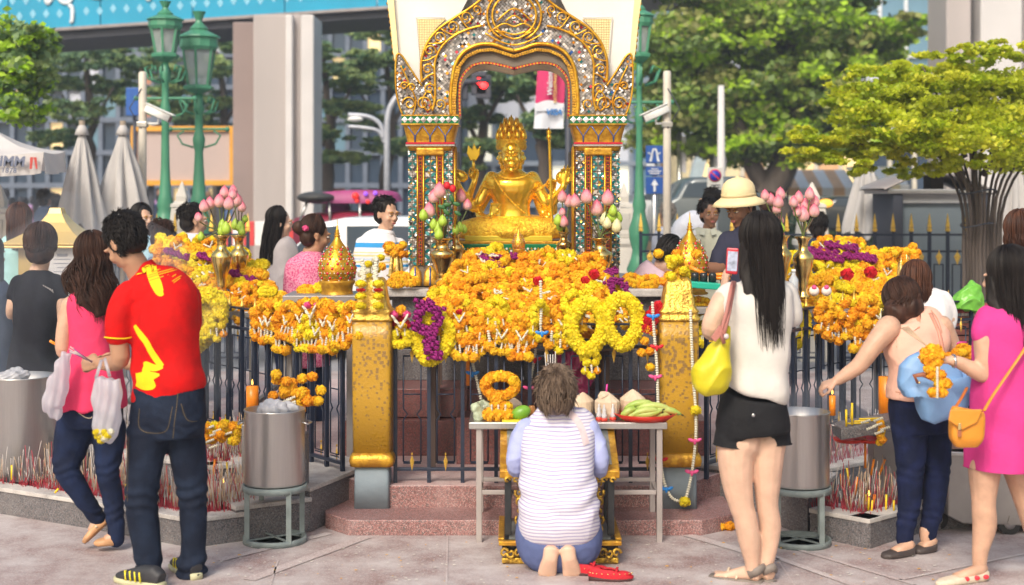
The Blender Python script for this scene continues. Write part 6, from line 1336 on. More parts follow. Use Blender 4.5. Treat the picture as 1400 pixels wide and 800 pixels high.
for i,(x,y,k,s)in enumerate(((352,424,'o3',1),(362,416,'o5',1.1),(378,414,'o1',1.15),(388,428,'o2',1.1),(398,416,'o5',1),(407,424,'o4',1.05),(418,412,'o1',1),(424,432,'y1',.95),(445,414,'o5',1.15),(452,424,'o2',1.1),(464,418,'o1',1.1),(474,430,'o4',1),(437,430,'o5',1),(460,444,'y2',.8),(412,446,'y2',.8),(480,416,'o5',.9))):
 put_g(k,P(x,y,fy(x)-.04),-.75,0,rr.gauss(0,.1),s,'%s garland hanging on the left fence rail, %s'%('yellow' if k[0]=='y' else 'orange',PLC[i]),'garlands hung on the left fence')
put_g('m1',P(431,412,8.35),-.5,0,0,1.1,'garland with two pink blooms and white jasmine collar on the left rail')
for x,y,k in((366,398,'yc'),(420,396,'oc'),(452,402,'oc'),(442,392,'yc'),(548,378,'oc'),(560,384,'oc'),(542,386,'oc')):put_g(k,P(x,y-6,9.0 if x<500 else 9.35),0,-.3,0,.62,'small marigold coil on the ledge left of the pavilion, '+{366:'yellow at far left',420:'orange above the rail',452:'orange below the onion finial',442:'yellow by the onion finial',548:'orange on the stone slab',560:'nearest the column',542:'lowest by the holder'}[x],'small coils on the left ledge')
polyR=[(1080,378),(1092,352),(1112,338),(1132,322),(1165,328),(1195,340),(1225,352),(1250,365),(1252,395),(1246,425),(1238,440),(1130,440),(1085,420),(1075,400)]
heap(polyR,lambda x,y:lin(y,325,10.6,445,9.4),0,'on the right altar','garlands heaped on the right altar',['o1','o2','oc','yc','y2','oc','o4','yc','y1'],15,300,7,.6)
for x,y in((1125,338),(1150,330),(1130,345),(1175,345)):put_g('pc',P(x,y,lin(y,325,10.5,440,9.35)-.08),.1,-.4,.1,1.2,'deep purple amaranth coil on the right flower heap, %s'%{1125:'leftmost',1150:'topmost',1130:'front one',1175:'rightmost'}[x],'purple coils on the right heap')
for i,(x,y,k,s)in enumerate(((1128,414,'o3',1.2),(1136,428,'o3',1.1),(1158,412,'o1',1.1),(1172,424,'o2',1.2),(1186,408,'o5',1.2),(1196,424,'o1',1.2),(1180,440,'o4',1),(1200,440,'o3',1),(1088,420,'yr',.9),(960,425,'y1',1),(955,408,'oc',.8),(966,440,'y2',.8),(884,378,'oc',.8),(868,376,'oc',.7))):
 put_g(k,P(x,y,9.2 if x>1000 else(8.9 if x>900 else 9.45)),.5 if x>1000 else 0,0,rr.gauss(0,.12),s,('garland over the edge of the right altar, %s' if x>1000 else 'small garland near the right gilded post, %s')%PLC[i],'garlands hung at the right altar' if x>1000 else 'garlands near the right post')
for x,y in((1158,375),(1166,432),(1160,445),(1190,372)):o_=link('red_flower',REDB,None,TRS(P(x,y,9.35),s=1.4));tag(o_,'red flower cluster in the right altar garlands, %s'%{1158:'upper left',1166:'hanging low',1160:'lowest',1190:'upper right'}[x],'flower','red flowers in the right heap')
for x in(1113,1130):t=thing('lotus_flower','closed white lotus bud with a pink tip, %s of two below the right vase'%('left' if x==1113 else 'right'),'flower',P(x,398,9.3));obj('bud',MB().ell(P(x,398,9.3),.033),mat('white_lotus',(.75,.68,.64),.6,0,.15,20),t);obj('pink_tip',MB().ell(P(x,393,9.28),.016),PNK,t)
def capgar(x,sgn,lb):
 for dx,rz in((-12,.3),(12,-.3)):
  t=thing('ball_garland',lb%('left' if dx<0 else 'right'),'garland',P(x+dx,400,7.9))
  for k,y in enumerate((388,396.5,405,418)):
   lk('blossom' if k!=1 else 'red_band',POMY[k%2]if k!=1 else REDB,t,TRS(P(x+dx,y,7.91)-t.location,s=(1.0,1.0,.75)if k!=1 else(.9,.9,.35)))
  for k in range(5):lk('jasmine',JSEG,t,TRS(P(x+dx*.85,354+k*6.5,7.95)-t.location,0,0,.2*(-1 if dx<0 else 1),1.5))
capgar(505,1,'yellow ball and jasmine garland on the %s shoulder of the left post')
t=thing('jasmine_bouquet','white and yellow blossom bunch crowning the left gilded post','flowers',P(505,360,8.06))
for k in range(16):lk('blossom',POMY[1]if k%3==0 else pom('white_bloom',JAS,50)if k==1 else bpy.data.meshes.get('white_bloom')or POMY[0],t,TRS(V(rr.gauss(0,.028),rr.gauss(0,.02),.03-k*.011),s=.7))
t=thing('orange_ball_garland','orange and yellow blossom bunch crowning the right gilded post','flowers',P(924,362,8.06))
for k in range(17):lk('blossom',(POMO+POMY+POMY)[k%7],t,TRS(V(rr.gauss(0,.045),rr.gauss(-.02,.03),.06-(k//3)*.030),s=.95))
for x in(912,938):t2=0
GLS=mat('gilt_glass_holder',(.80,.62,.22),.15,.6,.2,30,.5,60)
for x,y0,y1,Y,lb in((541,345,378,9.6,'gilded glass garland holder beside the pavilion left column'),(1236,350,400,9.3,'gilded glass garland holder at the right end of the right altar')):
 s=Y/FPX;h=(y1-y0)*s;b=P(x,y1,Y)
 t=thing('garland_holder',lb,'holder',b)
 for k in range(5):a=k*1.256;obj('gilt_rod',MB().tube([b+V(.045*math.cos(a),.045*math.sin(a),0),b+V(.025*math.cos(a),.025*math.sin(a),h)],.012,7,rnd=True),GLS,t)
 obj('foot',MB().lathe([(.06,0),(.062,.01),(.04,.02)],c=b),GLS,t)
 g_=thing('marigold_bunch',lb.replace('gilded glass garland holder','bunch of orange marigolds on the glass holder'),'flowers',b+V(0,0,h))
 for k in range(15):lk('blossom',POMO[k%3],g_,TRS(V(rr.gauss(0,.035)*(1.5 if x>1000 else 1),rr.gauss(0,.03),.03+rr.gauss(0,.03)),s=.95))
ALT=mat('altar_steel_frame',(.30,.28,.27),.45,.5,.15,6)
def stand(lb,x0,x1,y0,y1,z):
 t=thing('altar_table',lb,'table',((x0+x1)/2,(y0+y1)/2,.2));obj('table_top',MB().box(((x0+x1)/2,(y0+y1)/2,z-.02),(x1-x0,y1-y0,.04)),ALT,t,False,.004)
 for a in(x0+.03,x1-.03):
  for b in(y0+.03,y1-.03):obj('leg',MB().box((a,b,(z+.16)/2),(.05,.05,z-.24)),ALT,t,False,.003)
  obj('stretcher',MB().box((a,(y0+y1)/2,.45),(.03,y1-y0-.1,.03)),ALT,t,False)
stand('grey metal altar table carrying the left flower heap',P(205,0,9.8).x,P(352,0,9.3).x,9.3,10.7,1.05);stand('grey metal altar table carrying the right flower heap',P(1060,0,9.3).x,P(1262,0,9.6).x,9.35,10.7,1.05)
stand('dark altar table behind the left fence garlands',P(395,0,9).x,P(492,0,9).x,8.75,9.2,1.19)
stand('narrow altar table behind the right gilded post',P(915,0,9).x,P(1010,0,9).x,8.75,9.15,1.12)
t=thing('altar_ramp','sloping wooden ramp under the central marigold heap','stand',(XC,8.8,.2))
for y0,y1,z in((8.3,8.55,.98),(8.55,8.8,1.08),(8.8,9.05,1.16),(9.05,9.35,1.24)):
 obj('shelf_board',MB().box((XC-.03,(y0+y1)/2,z-.06),(1.12,y1-y0-.01,.03)),mat('dark_wood',(.08,.05,.04),.7),t,False,.003)
 for sx in(-.5,.5):obj('bracket',MB().box((XC-.03+sx,(y0+y1)/2,(z-.08+.2)/2),(.04,.04,z-.28)),mat('dark_wood',(.08,.05,.04),.7),t,False)
LOT=bpy.data.materials.new('pink_lotus_petal');LOT.use_nodes=True;b_=LOT.node_tree.nodes['Principled BSDF'];b_.inputs['Roughness'].default_value=.55;tc=nd(LOT,'ShaderNodeTexCoord');sp=nd(LOT,'ShaderNodeSeparateXYZ');rp=nd(LOT,'ShaderNodeValToRGB');LL=LOT.node_tree.links
LL.new(tc.outputs['Generated'],sp.inputs[0]);LL.new(sp.outputs['Z'],rp.inputs[0]);LL.new(rp.outputs[0],b_.inputs['Base Color']);b_.inputs['Subsurface Weight'].default_value=.15;b_.inputs['Subsurface Scale'].default_value=.01
rp.color_ramp.elements[0].color=(.62,.50,.28,1);rp.color_ramp.elements[1].color=(.62,.07,.17,1);e=rp.color_ramp.elements.new(.18);e.color=(.74,.42,.40,1);e=rp.color_ramp.elements.new(.7);e.color=(.72,.22,.28,1)
LOTG=mat('green_lotus',(.36,.52,.05),.5,0,.15,12);LOTW=mat('cream_lotus',(.66,.62,.36),.5,0,.15,12);STEM=mat('lotus_stem',(.10,.14,.03),.5,0,.3,20);STEMD=mat('dark_stem',(.07,.05,.03),.5);LEAFG=mat('rose_leaf',(.03,.12,.03),.5)
def lotus_mesh(m,s=1):
 mb=MB();mb.lathe([(.004,-.034),(.020,-.026),(.027,-.008),(.024,.012),(.012,.034),(.001,.05)],n=12)
 for k in range(6):
  a=k*math.pi/3+.3;d=V(math.cos(a),math.sin(a),0);x=V(-d.y,d.x,0)
  vs=[]
  for i,(r,z,w)in enumerate(((.012,-.032,.010),(.0255,-.02,.016),(.0295,-.004,.0175),(.026,.016,.013),(.012,.040,.003))):
   vs+=[d*r+x*w+V(0,0,z)-d*.003,d*(r+.002)+V(0,0,z),d*r-x*w+V(0,0,z)-d*.003]
  mb.add(vs,[(3*i+j,3*i+j+1,3*i+j+4,3*i+j+3)for i in range(4)for j in range(2)])
 me=mb.mesh('lotus_bud');setmat(me,m);return me
LB_={'p':lotus_mesh(LOT),'g':lotus_mesh(LOTG),'w':lotus_mesh(LOTW)}
ORDN=['first listed from the left edge','second','third','fourth','fifth','sixth','seventh','eighth','ninth','tenth','eleventh','twelfth','thirteenth']
ORDN=['leftmost','second from left','third from left','fourth from left','fifth from left','sixth from left','seventh from left','eighth from left','ninth from left','tenth from left','eleventh from left','twelfth from left','rightmost']
def vase(lb,x,y0,y1,Y,wd,buds,extra=''):
 s=Y/FPX;h=(y1-y0)*s;b=P(x,y1,Y);r=wd*s/2
 buds=sorted(buds);t=thing('brass_vase',lb,'vase',b)
 obj('vessel',MB().lathe([(r*.62,0),(r*.66,h*.03),(r*.58,h*.06),(r*.44,h*.09),(r*.42,h*.14),(r*.5,h*.18),(r*.44,h*.21),(r*.62,h*.35),(r*.88,h*.52),(r,h*.64),(r*.94,h*.70),(r*.62,h*.755),(r*.46,h*.79),(r*.42,h*.86),(r*.52,h*.94),(r*.84,h),(r*.80,h*1.01),(r*.46,h*.93),(r*.36,h*.8)],c=b,n=32),BRASS,t)
 for bi,(u,v,k,sz)in enumerate(buds):
  c=P(u,v,Y+rr.gauss(0,.05));nm={'p':'pink','g':'unopened green','w':'cream'}[k]
  l=thing('lotus_flower','%s lotus bud in the %s, %s'%(nm,lb.split(' at the ')[0].split(' before ')[0].split(' half ')[0].split(' just ')[0].split(' beside ')[0]+(' at left' if x<500 else ' at right' if x>900 else ' by the left column' if x<700 else ' by the right column'),ORDN[bi]),'flower',c,'lotus flowers in the '+lb)
  tip=(c-(b+V(0,0,h)));M_=Matrix.Translation((0,0,0))@V(tip.x*.4,tip.y*.4,1).normalized().to_track_quat('Z','Y').to_matrix().to_4x4()@Matrix.Scale(sz*s/.0046*.92,4)
  lk('bud',LB_[k],l,M_)
  st_=sm([b+V(rr.gauss(0,.008),rr.gauss(0,.008),h*.8),b+V((c.x-b.x)*.12,(c.y-b.y)*.2,h*1.06),b+V((c.x-b.x)*.62,(c.y-b.y)*.6,h+(c.z-b.z-h)*.5),c-V(0,0,.026*sz)],4)
  obj('stem',MB().tube(st_,.0042,6),STEM if rr.random()>.35 else STEMD,l)
 return t
vase('tall brass vase at the front of the left altar',303,322,406,9.6,29,[(272,298,'p',.8),(279,283,'p',1.1),(287,279,'p',1.1),(300,276,'p',1.2),(307,264,'p',1.1),(313,279,'p',1.2),(324,275,'p',1.1),(318,267,'p',1),(270,297,'p',.7),(275,324,'g',.8),(303,316,'g',1),(309,313,'g',1.1),(304,308,'g',.9)])
vase('second brass vase just behind on the left altar',327,322,400,9.9,26,[(319,262,'p',1),(331,284,'p',.9),(326,276,'p',1.1),(322,308,'g',1),(329,311,'g',1),(331,317,'g',.8),(335,300,'g',.7)])
vase('stout brass vase before the pavilion left column',605,326,388,9.35,34,[(593,270,'p',1.2),(601,262,'p',1.4),(587,289,'p',1.3),(579,295,'g',1),(593,308,'g',1),(599,313,'g',1.1),(605,303,'g',1),(600,321,'g',1)])
t=thing('rose_stems','two dark red roses with green leaves in the stout left vase','flower',P(614,256,9.3))
for u,v in((611,254),(619,258)):
 obj('rose_bloom',MB().ell(P(u,v,9.3),(.022,.022,.026),seg=9,rings=6),RBN,t);obj('rose_stem',MB().tube([P(u,v+5,9.3),P(608,326,9.35)],.004,6),STEM,t)
for u,v,w in((611,280,0),(624,279,1),(626,292,2),(610,290,3),(618,272,4),(604,283,1)):obj('leaf',MB().ell(P(u,v,9.3),(.028,.006,.014),Matrix.Rotation(.3*w,3,'Y'),8,5),LEAFG,t)
vase('brass vase half hidden behind the stout left one',622,318,380,9.6,26,[(630,269,'p',1.2),(639,281,'p',1),(628,312,'g',1),(622,315,'g',1),(634,314,'g',.8)])
vase('stout brass vase before the pavilion right column',821,326,392,9.3,34,[(802,270,'p',1.3),(831,272,'p',1.4),(816,286,'p',1.4),(786,276,'p',1.2),(838,289,'g',1),(836,297,'g',1.1),(845,299,'g',1),(827,301,'w',1.2),(843,310,'w',1.2),(830,306,'w',1)])
vase('small brass vase beside the statue right knee',771,318,365,9.75,22,[(769,270,'p',1.1),(778,276,'p',1.1),(769,291,'p',.8),(771,304,'p',1),(763,302,'g',1),(766,310,'g',.9)])
vase('tall brass vase at the front of the right altar',1098,324,408,9.3,29,[(1085,277,'p',1),(1092,271,'p',1.1),(1107,266,'p',1.1),(1114,277,'p',1.1),(1098,294,'p',1.4),(1101,282,'p',1.2),(1113,289,'p',1.2),(1090,290,'p',1),(1088,283,'p',1)])
vase('brass vase half hidden by the black haired woman at the right altar',1070,322,400,9.6,25,[(1054,274,'p',1.1),(1067,266,'p',1.1),(1064,277,'p',1.2),(1062,286,'p',1),(1067,302,'p',.8),(1068,313,'g',.9),(1046,268,'p',1)])
JEW=mat('ruby_glass',(.50,.008,.015),.12,0,.2,30,coat=.8);EMR=mat('emerald_glass',(.01,.25,.10),.12,.2,coat=.8)
def ornament(lb,x,ytop,ybase,Y,wd):
 s=Y/FPX;H=(ybase-ytop)*s;r=wd*s/2;b=P(x,ybase,Y);t=thing('jewelled_finial',lb,'ornament',b)
 zb=H*.24
 obj('foot',MB().lathe([(r*.98,0),(r*1.0,H*.02),(r*.86,H*.03),(r*.80,H*.10),(r*.84,H*.16),(r*.96,H*.21),(r*.9,H*.235)],c=b,n=28),GOLDP,t)
 prof=[(r*.84,zb),(r*.97,zb+H*.06),(r,zb+H*.13),(r*.93,zb+H*.22),(r*.72,zb+H*.32),(r*.42,zb+H*.42),(r*.22,zb+H*.49),(r*.13,zb+H*.54)]
 obj('jewelled_body',MB().lathe(sm(prof,3),c=b,n=32),GOLD,t)
 obj('spire',MB().lathe([(r*.13,zb+H*.535),(r*.20,zb+H*.55),(r*.09,zb+H*.565),(r*.17,zb+H*.58),(r*.08,zb+H*.6),(r*.12,zb+H*.615),(r*.045,zb+H*.64),(r*.015,H)],c=b,n=14),GOLD,t)
 pr_=np.array(prof);ring=MB()
 for j in range(7):
  z=zb+H*(.03+.058*j);rad=np.interp(z,pr_[:,1],pr_[:,0]);n=max(6,int(12*rad/r));
  for k in range(n):
   a=2*math.pi*(k+.5*(j%2))/n;q=b+V(rad*.975*math.cos(a),rad*.975*math.sin(a),z)
   if j%1==0 and math.sin(a)<.3:obj('ruby',MB().ell(q,(r*.085,r*.085,r*.095),seg=8,rings=5),JEW,t)
   for m_ in range(6):
    aa=m_*1.047;w=V(-math.sin(a),math.cos(a),0);c_=q+w*(r*.165*math.cos(aa))+V(0,0,r*.165*math.sin(aa));ring.ell(c_,(r*.04,)*3,seg=5,rings=4,mi=(m_+j)%3)
 stuff(obj('mirror_beads',ring,[EMR,TILE[3],GOLD],t))
ornament('large ruby studded golden onion finial behind the left post',461,300,408,8.9,52)
ornament('ruby studded golden onion finial behind the right post',943,290,402,9.0,50)
ornament('small golden finial peeking from the top of the central heap',709,303,352,9.2,18)
ornament('small gilt finial on the ledge left of the stout vase',541,338,384,9.9,16)
def jstring(lb,pts,Y,bits):
 t=thing('jasmine_strand',lb,'garland',P(pts[0][0],pts[0][1],Y));q=sm([P(x,y,Y)for x,y in pts],10);mb=MB();acc=0
 L=sum((Vector(q[i+1])-Vector(q[i])).length for i in range(len(q)-1));n=int(L/.013);d=[0]
 for i in range(len(q)-1):d.append(d[-1]+(Vector(q[i+1])-Vector(q[i])).length)
 for k in range(n):
  s_=L*k/n;i=max(0,np.searchsorted(d,s_)-1);f=(s_-d[i])/max(1e-6,d[i+1]-d[i]);a=Vector(q[i]).lerp(Vector(q[i+1]),f);t_=(Vector(q[i+1])-Vector(q[i])).normalized()
  mb.lathe([(.005,-.006),(.0105,0),(.006,.006)],c=a,n=7,M=t_.to_track_quat('Z','Y').to_matrix())
 stuff(obj('jasmine_beads',mb,JAS,t))
 for x,y,m_ in bits:
  if m_=='y':lk('blossom',POMY[1],t,TRS(P(x,y,Y-.01)-t.location))
  else:obj('ribbon_bow',MB().ell(P(x-5,y,Y-.012),(.020,.008,.010),Matrix.Rotation(.4,3,'Y'),8,5).ell(P(x+5,y,Y-.012),(.020,.008,.010),Matrix.Rotation(-.4,3,'Y'),8,5).ell(P(x,y+2,Y-.014),(.009,.009,.018),None,7,5),m_,t)
jstring('long white jasmine strand with blue and red bows left of the right post',[(892,414),(894,450),(898,500),(900,560),(903,620),(907,655),(918,680),(932,686)],7.9,[(893,432,BLUF),(898,474,RBN),(896,515,PNK),(904,628,RBN),(911,668,BLUF),(936,686,'y')])
jstring('white jasmine strand with pink bows right of the right post',[(944,425),(946,480),(948,520),(951,560),(951,600),(946,645),(938,682)],7.9,[(951,561,'y'),(950,602,PNK),(946,645,PNK)])
jstring('jasmine strand with a blue bow hanging behind the gate fence at left',[(644,475),(647,500),(652,520),(658,548)],8.2,[(646,510,BLUF)])
jstring('jasmine strand with a red bow behind the kneeling woman',[(733,475),(729,500),(724,525)],8.2,[(731,491,RBN),(724,530,PNK)])
jstring('vertical jasmine strand down the middle of the central heap',[(739,385),(740,420),(739,446)],7.98,[(739,415,'y'),(741,455,BLUF)])
for k in list(T.values()):del_tree(k)
GREENL=mat('green_enamel',(.06,.24,.14),.4,0,.12,5,.1,30);LGLASS=mat('lantern_glass',(.45,.50,.50),.15,0,.1,3,alpha=.55)
def lamp(lb,px,ytop,Y,ylan,w):
 """ytop..ylan: lantern top and bottom in the photograph"""
 s=Y/FPX;x=P(px,0,Y).x;z=lambda y:EYE-(y-HY)*s;t=thing('street_lamp',lb,'street lamp',(x,Y,0),'green street lamps');b=V(x,Y,0);r=w*s/2
 h=ylan-ytop;zt,zl=z(ytop),z(ylan)
 obj('post',MB().lathe([(r*f,z_)for f,z_ in((.95,0),(.95,.15),(.8,.2),(.8,.95),(.92,1.0),(.6,1.12),(.5,1.2),(.72,1.32),(.76,1.42),(.5,1.55),(.42,1.62),(.5,1.68),(.36,1.78),(.26,2.1),(.22,zl-.75),(.30,zl-.68),(.33,zl-.6),(.22,zl-.52),(.2,zl-.3),(.3,zl-.25),(.2,zl-.18),(.2,zl-.02))],c=b,n=20),GREENL,t)
 obj('lantern_base',MB().lathe([(.05,zl-.06),(r*.62,zl-.03),(r*.85,zl),(r*.85,zl+.03),(r*.6,zl+.05)],c=b,n=6),GREENL,t,False)
 hb,ht=zl+.05,zl+(zt-zl)*.52
 for k in range(6):
  a=math.pi/3*(k+.5);d=V(math.cos(a),math.sin(a),0);a2=a+math.pi/3;d2=V(math.cos(a2),math.sin(a2),0)
  obj('glazing_bar',MB().bar(b+d*r*.58+V(0,0,hb),b+d*r*.86+V(0,0,ht),.025),GREENL,t,False)
  obj('pane',MB().add([b+d*r*.56+V(0,0,hb),b+d2*r*.56+V(0,0,hb),b+d2*r*.84+V(0,0,ht),b+d*r*.84+V(0,0,ht)],[(0,1,2,3)]),LGLASS,t,False)
  obj('scroll_bracket',MB().tube([b+d*.08+V(0,0,zl-.3),b+d*.2+V(0,0,zl-.26),b+d*.24+V(0,0,zl-.14),b+d*.16+V(0,0,zl-.10),b+d*.14+V(0,0,zl-.17)],.014,5),GREENL,t)
 obj('bulb',MB().ell(b+V(0,0,(hb+ht)/2),(.06,.06,.11)),mat('opal_bulb',(.8,.8,.76),.3),t)
 H=zt-ht
 obj('lantern_roof',MB().lathe([(r*.88,ht-.02),(r*1.0,ht+.02),(r*.98,ht+H*.26),(r*1.12,ht+H*.30),(r*1.08,ht+H*.34),(r*.6,ht+H*.46),(r*.45,ht+H*.5),(r*.48,ht+H*.54),(r*.2,ht+H*.70),(r*.16,ht+H*.76),(r*.3,ht+H*.94),(r*.36,zt),(r*.1,zt-.02)],c=b,n=12),GREENL,t,False)
 obj('ladder_bar',MB().tube([b+V(-.34,0,zl-.48),b+V(.34,0,zl-.48)],.018,6,rnd=True),GREENL,t)
 for sx in(-1,1):obj('bar_scroll',MB().tube([b+V(sx*.07,0,zl-.7),b+V(sx*.2,0,zl-.66),b+V(sx*.26,0,zl-.56),b+V(sx*.18,0,zl-.5)],.013,5),GREENL,t);obj('bar_knob',MB().ell(b+V(sx*.34,0,zl-.48),.03),GREENL,t)
lamp('left and taller of the two green street lamps near the billboard',226,2,17,78,46)
lamp('right and lower of the two green street lamps near the billboard',272,16,17.6,122,52)
lamp('green street lamp just right of the pavilion with bulbous base',874,-6,15.5,78,38)
CREAM=mat('cream_pole',(.58,.53,.45),.5,0,.08,5)
def cctv(lb,px,ytop,Y,dirx,yc,xc):
 t=thing('camera_pole',lb,'camera pole',(P(px,0,Y).x,Y,0));x=t.location.x;z=EYE-(ytop-HY)*Y/FPX
 obj('pole',MB().lathe([(.04,0),(.04,z-.02),(.03,z)],c=(x,Y,0),n=16),CREAM,t)
 c=P(xc,yc,Y-.05);M=Matrix.Rotation(dirx*.42,3,'Y')
 obj('camera_housing',MB().loft([(c+M@V(-.13*dirx*-1*-1,0,0),V(0,1,0),.045,.04),(c+M@V(.13*dirx,0,0),V(0,1,0),.045,.04)],16,8),WHITEP,t)
 obj('sun_hood',MB().box(c+M@V(.01*dirx,0,.046),(.30,.115,.012),M=M),WHITEP,t,False,.003);obj('lens_front',MB().box(c+M@V(.134*dirx,0,-.004),(.012,.075,.06),M=M),mat('lens_black',(.02,.02,.02),.2),t,False)
 obj('arm',MB().tube([V(x,Y,c.z-.10),V(c.x,Y-.03,c.z-.10),V(c.x,Y-.05,c.z-.03)],.013,7),WHITEP,t);obj('clamp',MB().box((x,Y,c.z-.11),(.10,.10,.05)),STEEL,t,False,.004)
 obj('cable',MB().tube([V(x,Y-.04,c.z+.25),V(x-dirx*.12,Y-.05,c.z+.05),V(x,Y-.04,c.z-.15)],.006,5),DARKM,t)
cctv('cream pole with a white security camera at left, pointing right',195,98,14.6,1,155,216)
cctv('cream pole with a white security camera right of the pavilion, pointing left',912,97,14.6,-1,155,897)
CANV=mat('grey_white_canvas',(.52,.50,.49),.85,0,.08,3,.2,60,thin=.15);CANV2=mat('white_canopy',(.66,.63,.62),.85,0,.06,3,thin=.25)
def closed_umb(lb,px,ytop,ybot,Y,wb,seed=0):
 s=Y/FPX;x=P(px,0,Y).x;zt,zb=EYE-(ytop-HY)*s,EYE-(ybot-HY)*s;t=thing('closed_umbrella',lb,'parasol',(x,Y,0));N=72;vs=[];fs=[];J=22
 for j in range(J):
  f=j/(J-1);R0=(wb*s/2)*(.10+.90*f**.8)*(1 if f<.95 else .96)
  for k in range(N):
   a=2*math.pi*k/N;q=R0*(1+.26*min(1,f*3)*math.cos(a*8+1.0*math.sin(f*3+seed))+.07*math.sin(a*19+seed));vs.append(V(x+q*math.cos(a),Y+q*math.sin(a),zt+(zb-zt)*f+.05*f*math.sin(a*8)))
 for j in range(J-1):
  for k in range(N):l=(k+1)%N;fs.append((j*N+k,(j+1)*N+k,(j+1)*N+l,j*N+l))
 mb=MB();mb.add(vs,fs);obj('folded_canopy',mb,CANV,t)
 obj('pole',MB().tube([V(x,Y,0),V(x,Y,zt+.12)],.03,8),mat('wood_pole',(.25,.2,.15),.6),t);obj('cap',MB().lathe([(.07,-.02),(.05,.04),(.015,.1)],c=(x,Y,zt),n=10),CANV,t)
closed_umb('left of the two closed grey white parasols beside the gold roofed kiosk',112,182,312,14,62);closed_umb('right of the two closed grey white parasols, below the camera pole',168,182,318,14.3,72,2)
closed_umb('closed pale parasol in front of the grey kiosk at right',1184,212,322,17,56,4)
closed_umb('closed pale parasol behind the lime tree stems',1384,195,330,16.5,50,5)
Yu=13;t=thing('open_parasol','open white parasol printed GRIMM SINCE 1878 at the left edge','parasol',(P(-10,0,Yu).x,Yu+.2,0));s=Yu/FPX
apex=P(-10,176,Yu+.6)
cs=[P(-110,214,Yu-.1),P(60,208,Yu-.1),P(89,207,Yu+1.0),P(-60,202,Yu+1.3)]
for k in range(4):
 a,b=cs[k],cs[(k+1)%4];mb=MB();n=8;vs=[]
 for i in range(n+1):
  for j in range(n+1):
   f=j/n;e=a.lerp(b,i/n);q=apex.lerp(e,f);q.z+=-.05*math.sin(math.pi*f)-.02*math.sin(math.pi*i/n)*f;vs.append(q)
 mb.add(vs,[(i*(n+1)+j,i*(n+1)+j+1,(i+1)*(n+1)+j+1,(i+1)*(n+1)+j)for i in range(n)for j in range(n)]);obj('canopy_panel',mb,CANV2,t)
 mb=MB();vs=[]
 for i in range(n+1):
  e=a.lerp(b,i/n)+V(0,0,-.02*math.sin(math.pi*i/n))
  for j in range(4):vs.append(e+V(.012*math.sin(i*2.1)*j,.012*math.cos(i*1.7)*j,-j*.062))
 mb.add(vs,[(i*4+j,i*4+j+1,i*4+j+5,i*4+j+4)for i in range(n)for j in range(3)]);obj('valance',mb,CANV2,t)
obj('pole',MB().tube([V(apex.x,apex.y,0),apex],.03,8),DARKM,t)
def text(name,body,size,M,m,parent,extrude=.002,align='LEFT',bold=0,shear=0,space=1.0):
 cu=bpy.data.curves.new('t','FONT');cu.body=body;cu.size=size;cu.extrude=extrude;cu.align_x=align;cu.offset=bold;cu.shear=shear;cu.space_character=space;o=bpy.data.objects.new('t',cu);COL.objects.link(o)
 me=bpy.data.meshes.new_from_object(o.evaluated_get(bpy.context.evaluated_depsgraph_get()));bpy.data.objects.remove(o);me.materials.clear();setmat(me,m);me.name=name
 o=link(name,me,parent);me.transform(M);return stuff(o)if 0 else o
FACE=Matrix.Rotation(math.pi/2,4,'X')
def at(px,py,Y,rz=0):return Matrix.Translation(P(px,py,Y))@Matrix.Rotation(rz,4,'Y')@FACE
INK=mat('slate_ink',(.13,.15,.22),.7)
text('lettering','B.GRIMM',.125,at(-43,226,Yu-.15,.02),INK,t,bold=.004,shear=.12);text('lettering','SINCE 1878',.062,at(-30,235.5,Yu-.16,.02),INK,t,bold=.001,shear=.1,space=1.1)
for x in(43.5,48):obj('red_emblem',MB().prism([P(x-2.2,215,Yu-.14),P(x+2,215,Yu-.14),P(x+(3 if x>45 else 0),231,Yu-.15),P(x+(1 if x>45 else-3.2),231,Yu-.15)],(0,.004,0)),mat('emblem_red',(.45,.04,.03),.7),t,False)
Yk=10.3;s=Yk/FPX;x=P(78,0,Yk).x;z=lambda y:EYE-(y-HY)*s;t=thing('donation_kiosk','small kiosk with a concave gold roof and white notice panel at left','kiosk',(x,Yk,0))
GR=mat('satin_gold_sheet',(.72,.50,.17),.38,.35,.06,2)
prof=[(.305,z(334)),(.31,z(331)),(.25,z(325)),(.17,z(316)),(.10,z(304)),(.055,z(292)),(.042,z(284))]
obj('roof',MB().lathe([(r*1.38,zz)for r,zz in prof],c=(x,Yk,0),n=4,sx=.95),GR,t,False,.004)
obj('roof_eave',MB().box((x,Yk,z(336)),(.60,.60,.015)),GR,t,False,.003)
obj('body',MB().box((x+.02,Yk,z(337)/2),(.44,.44,z(337)-.02)),mat('ochre_panel',(.50,.34,.10),.55,0,.06,2),t,False,.006)
obj('notice_panel',MB().box((P(99,0,Yk).x,Yk-.226,(z(338)+z(410))/2),(.19,.012,z(338)-z(410))),mat('notice_white',(.60,.58,.58),.5),t,False,.002)
for k in range(9):obj('print_line',MB().box((P(99,0,Yk).x,Yk-.2335,z(347+k*5.5)),(.12 if k%3 else .07,.002,.006 if k else .02)),mat('print_grey',(.25,.25,.3),.6),t,False)
STN=mat('weathered_white_stone',(.56,.53,.48),.85,0,.12,5,.5,40)
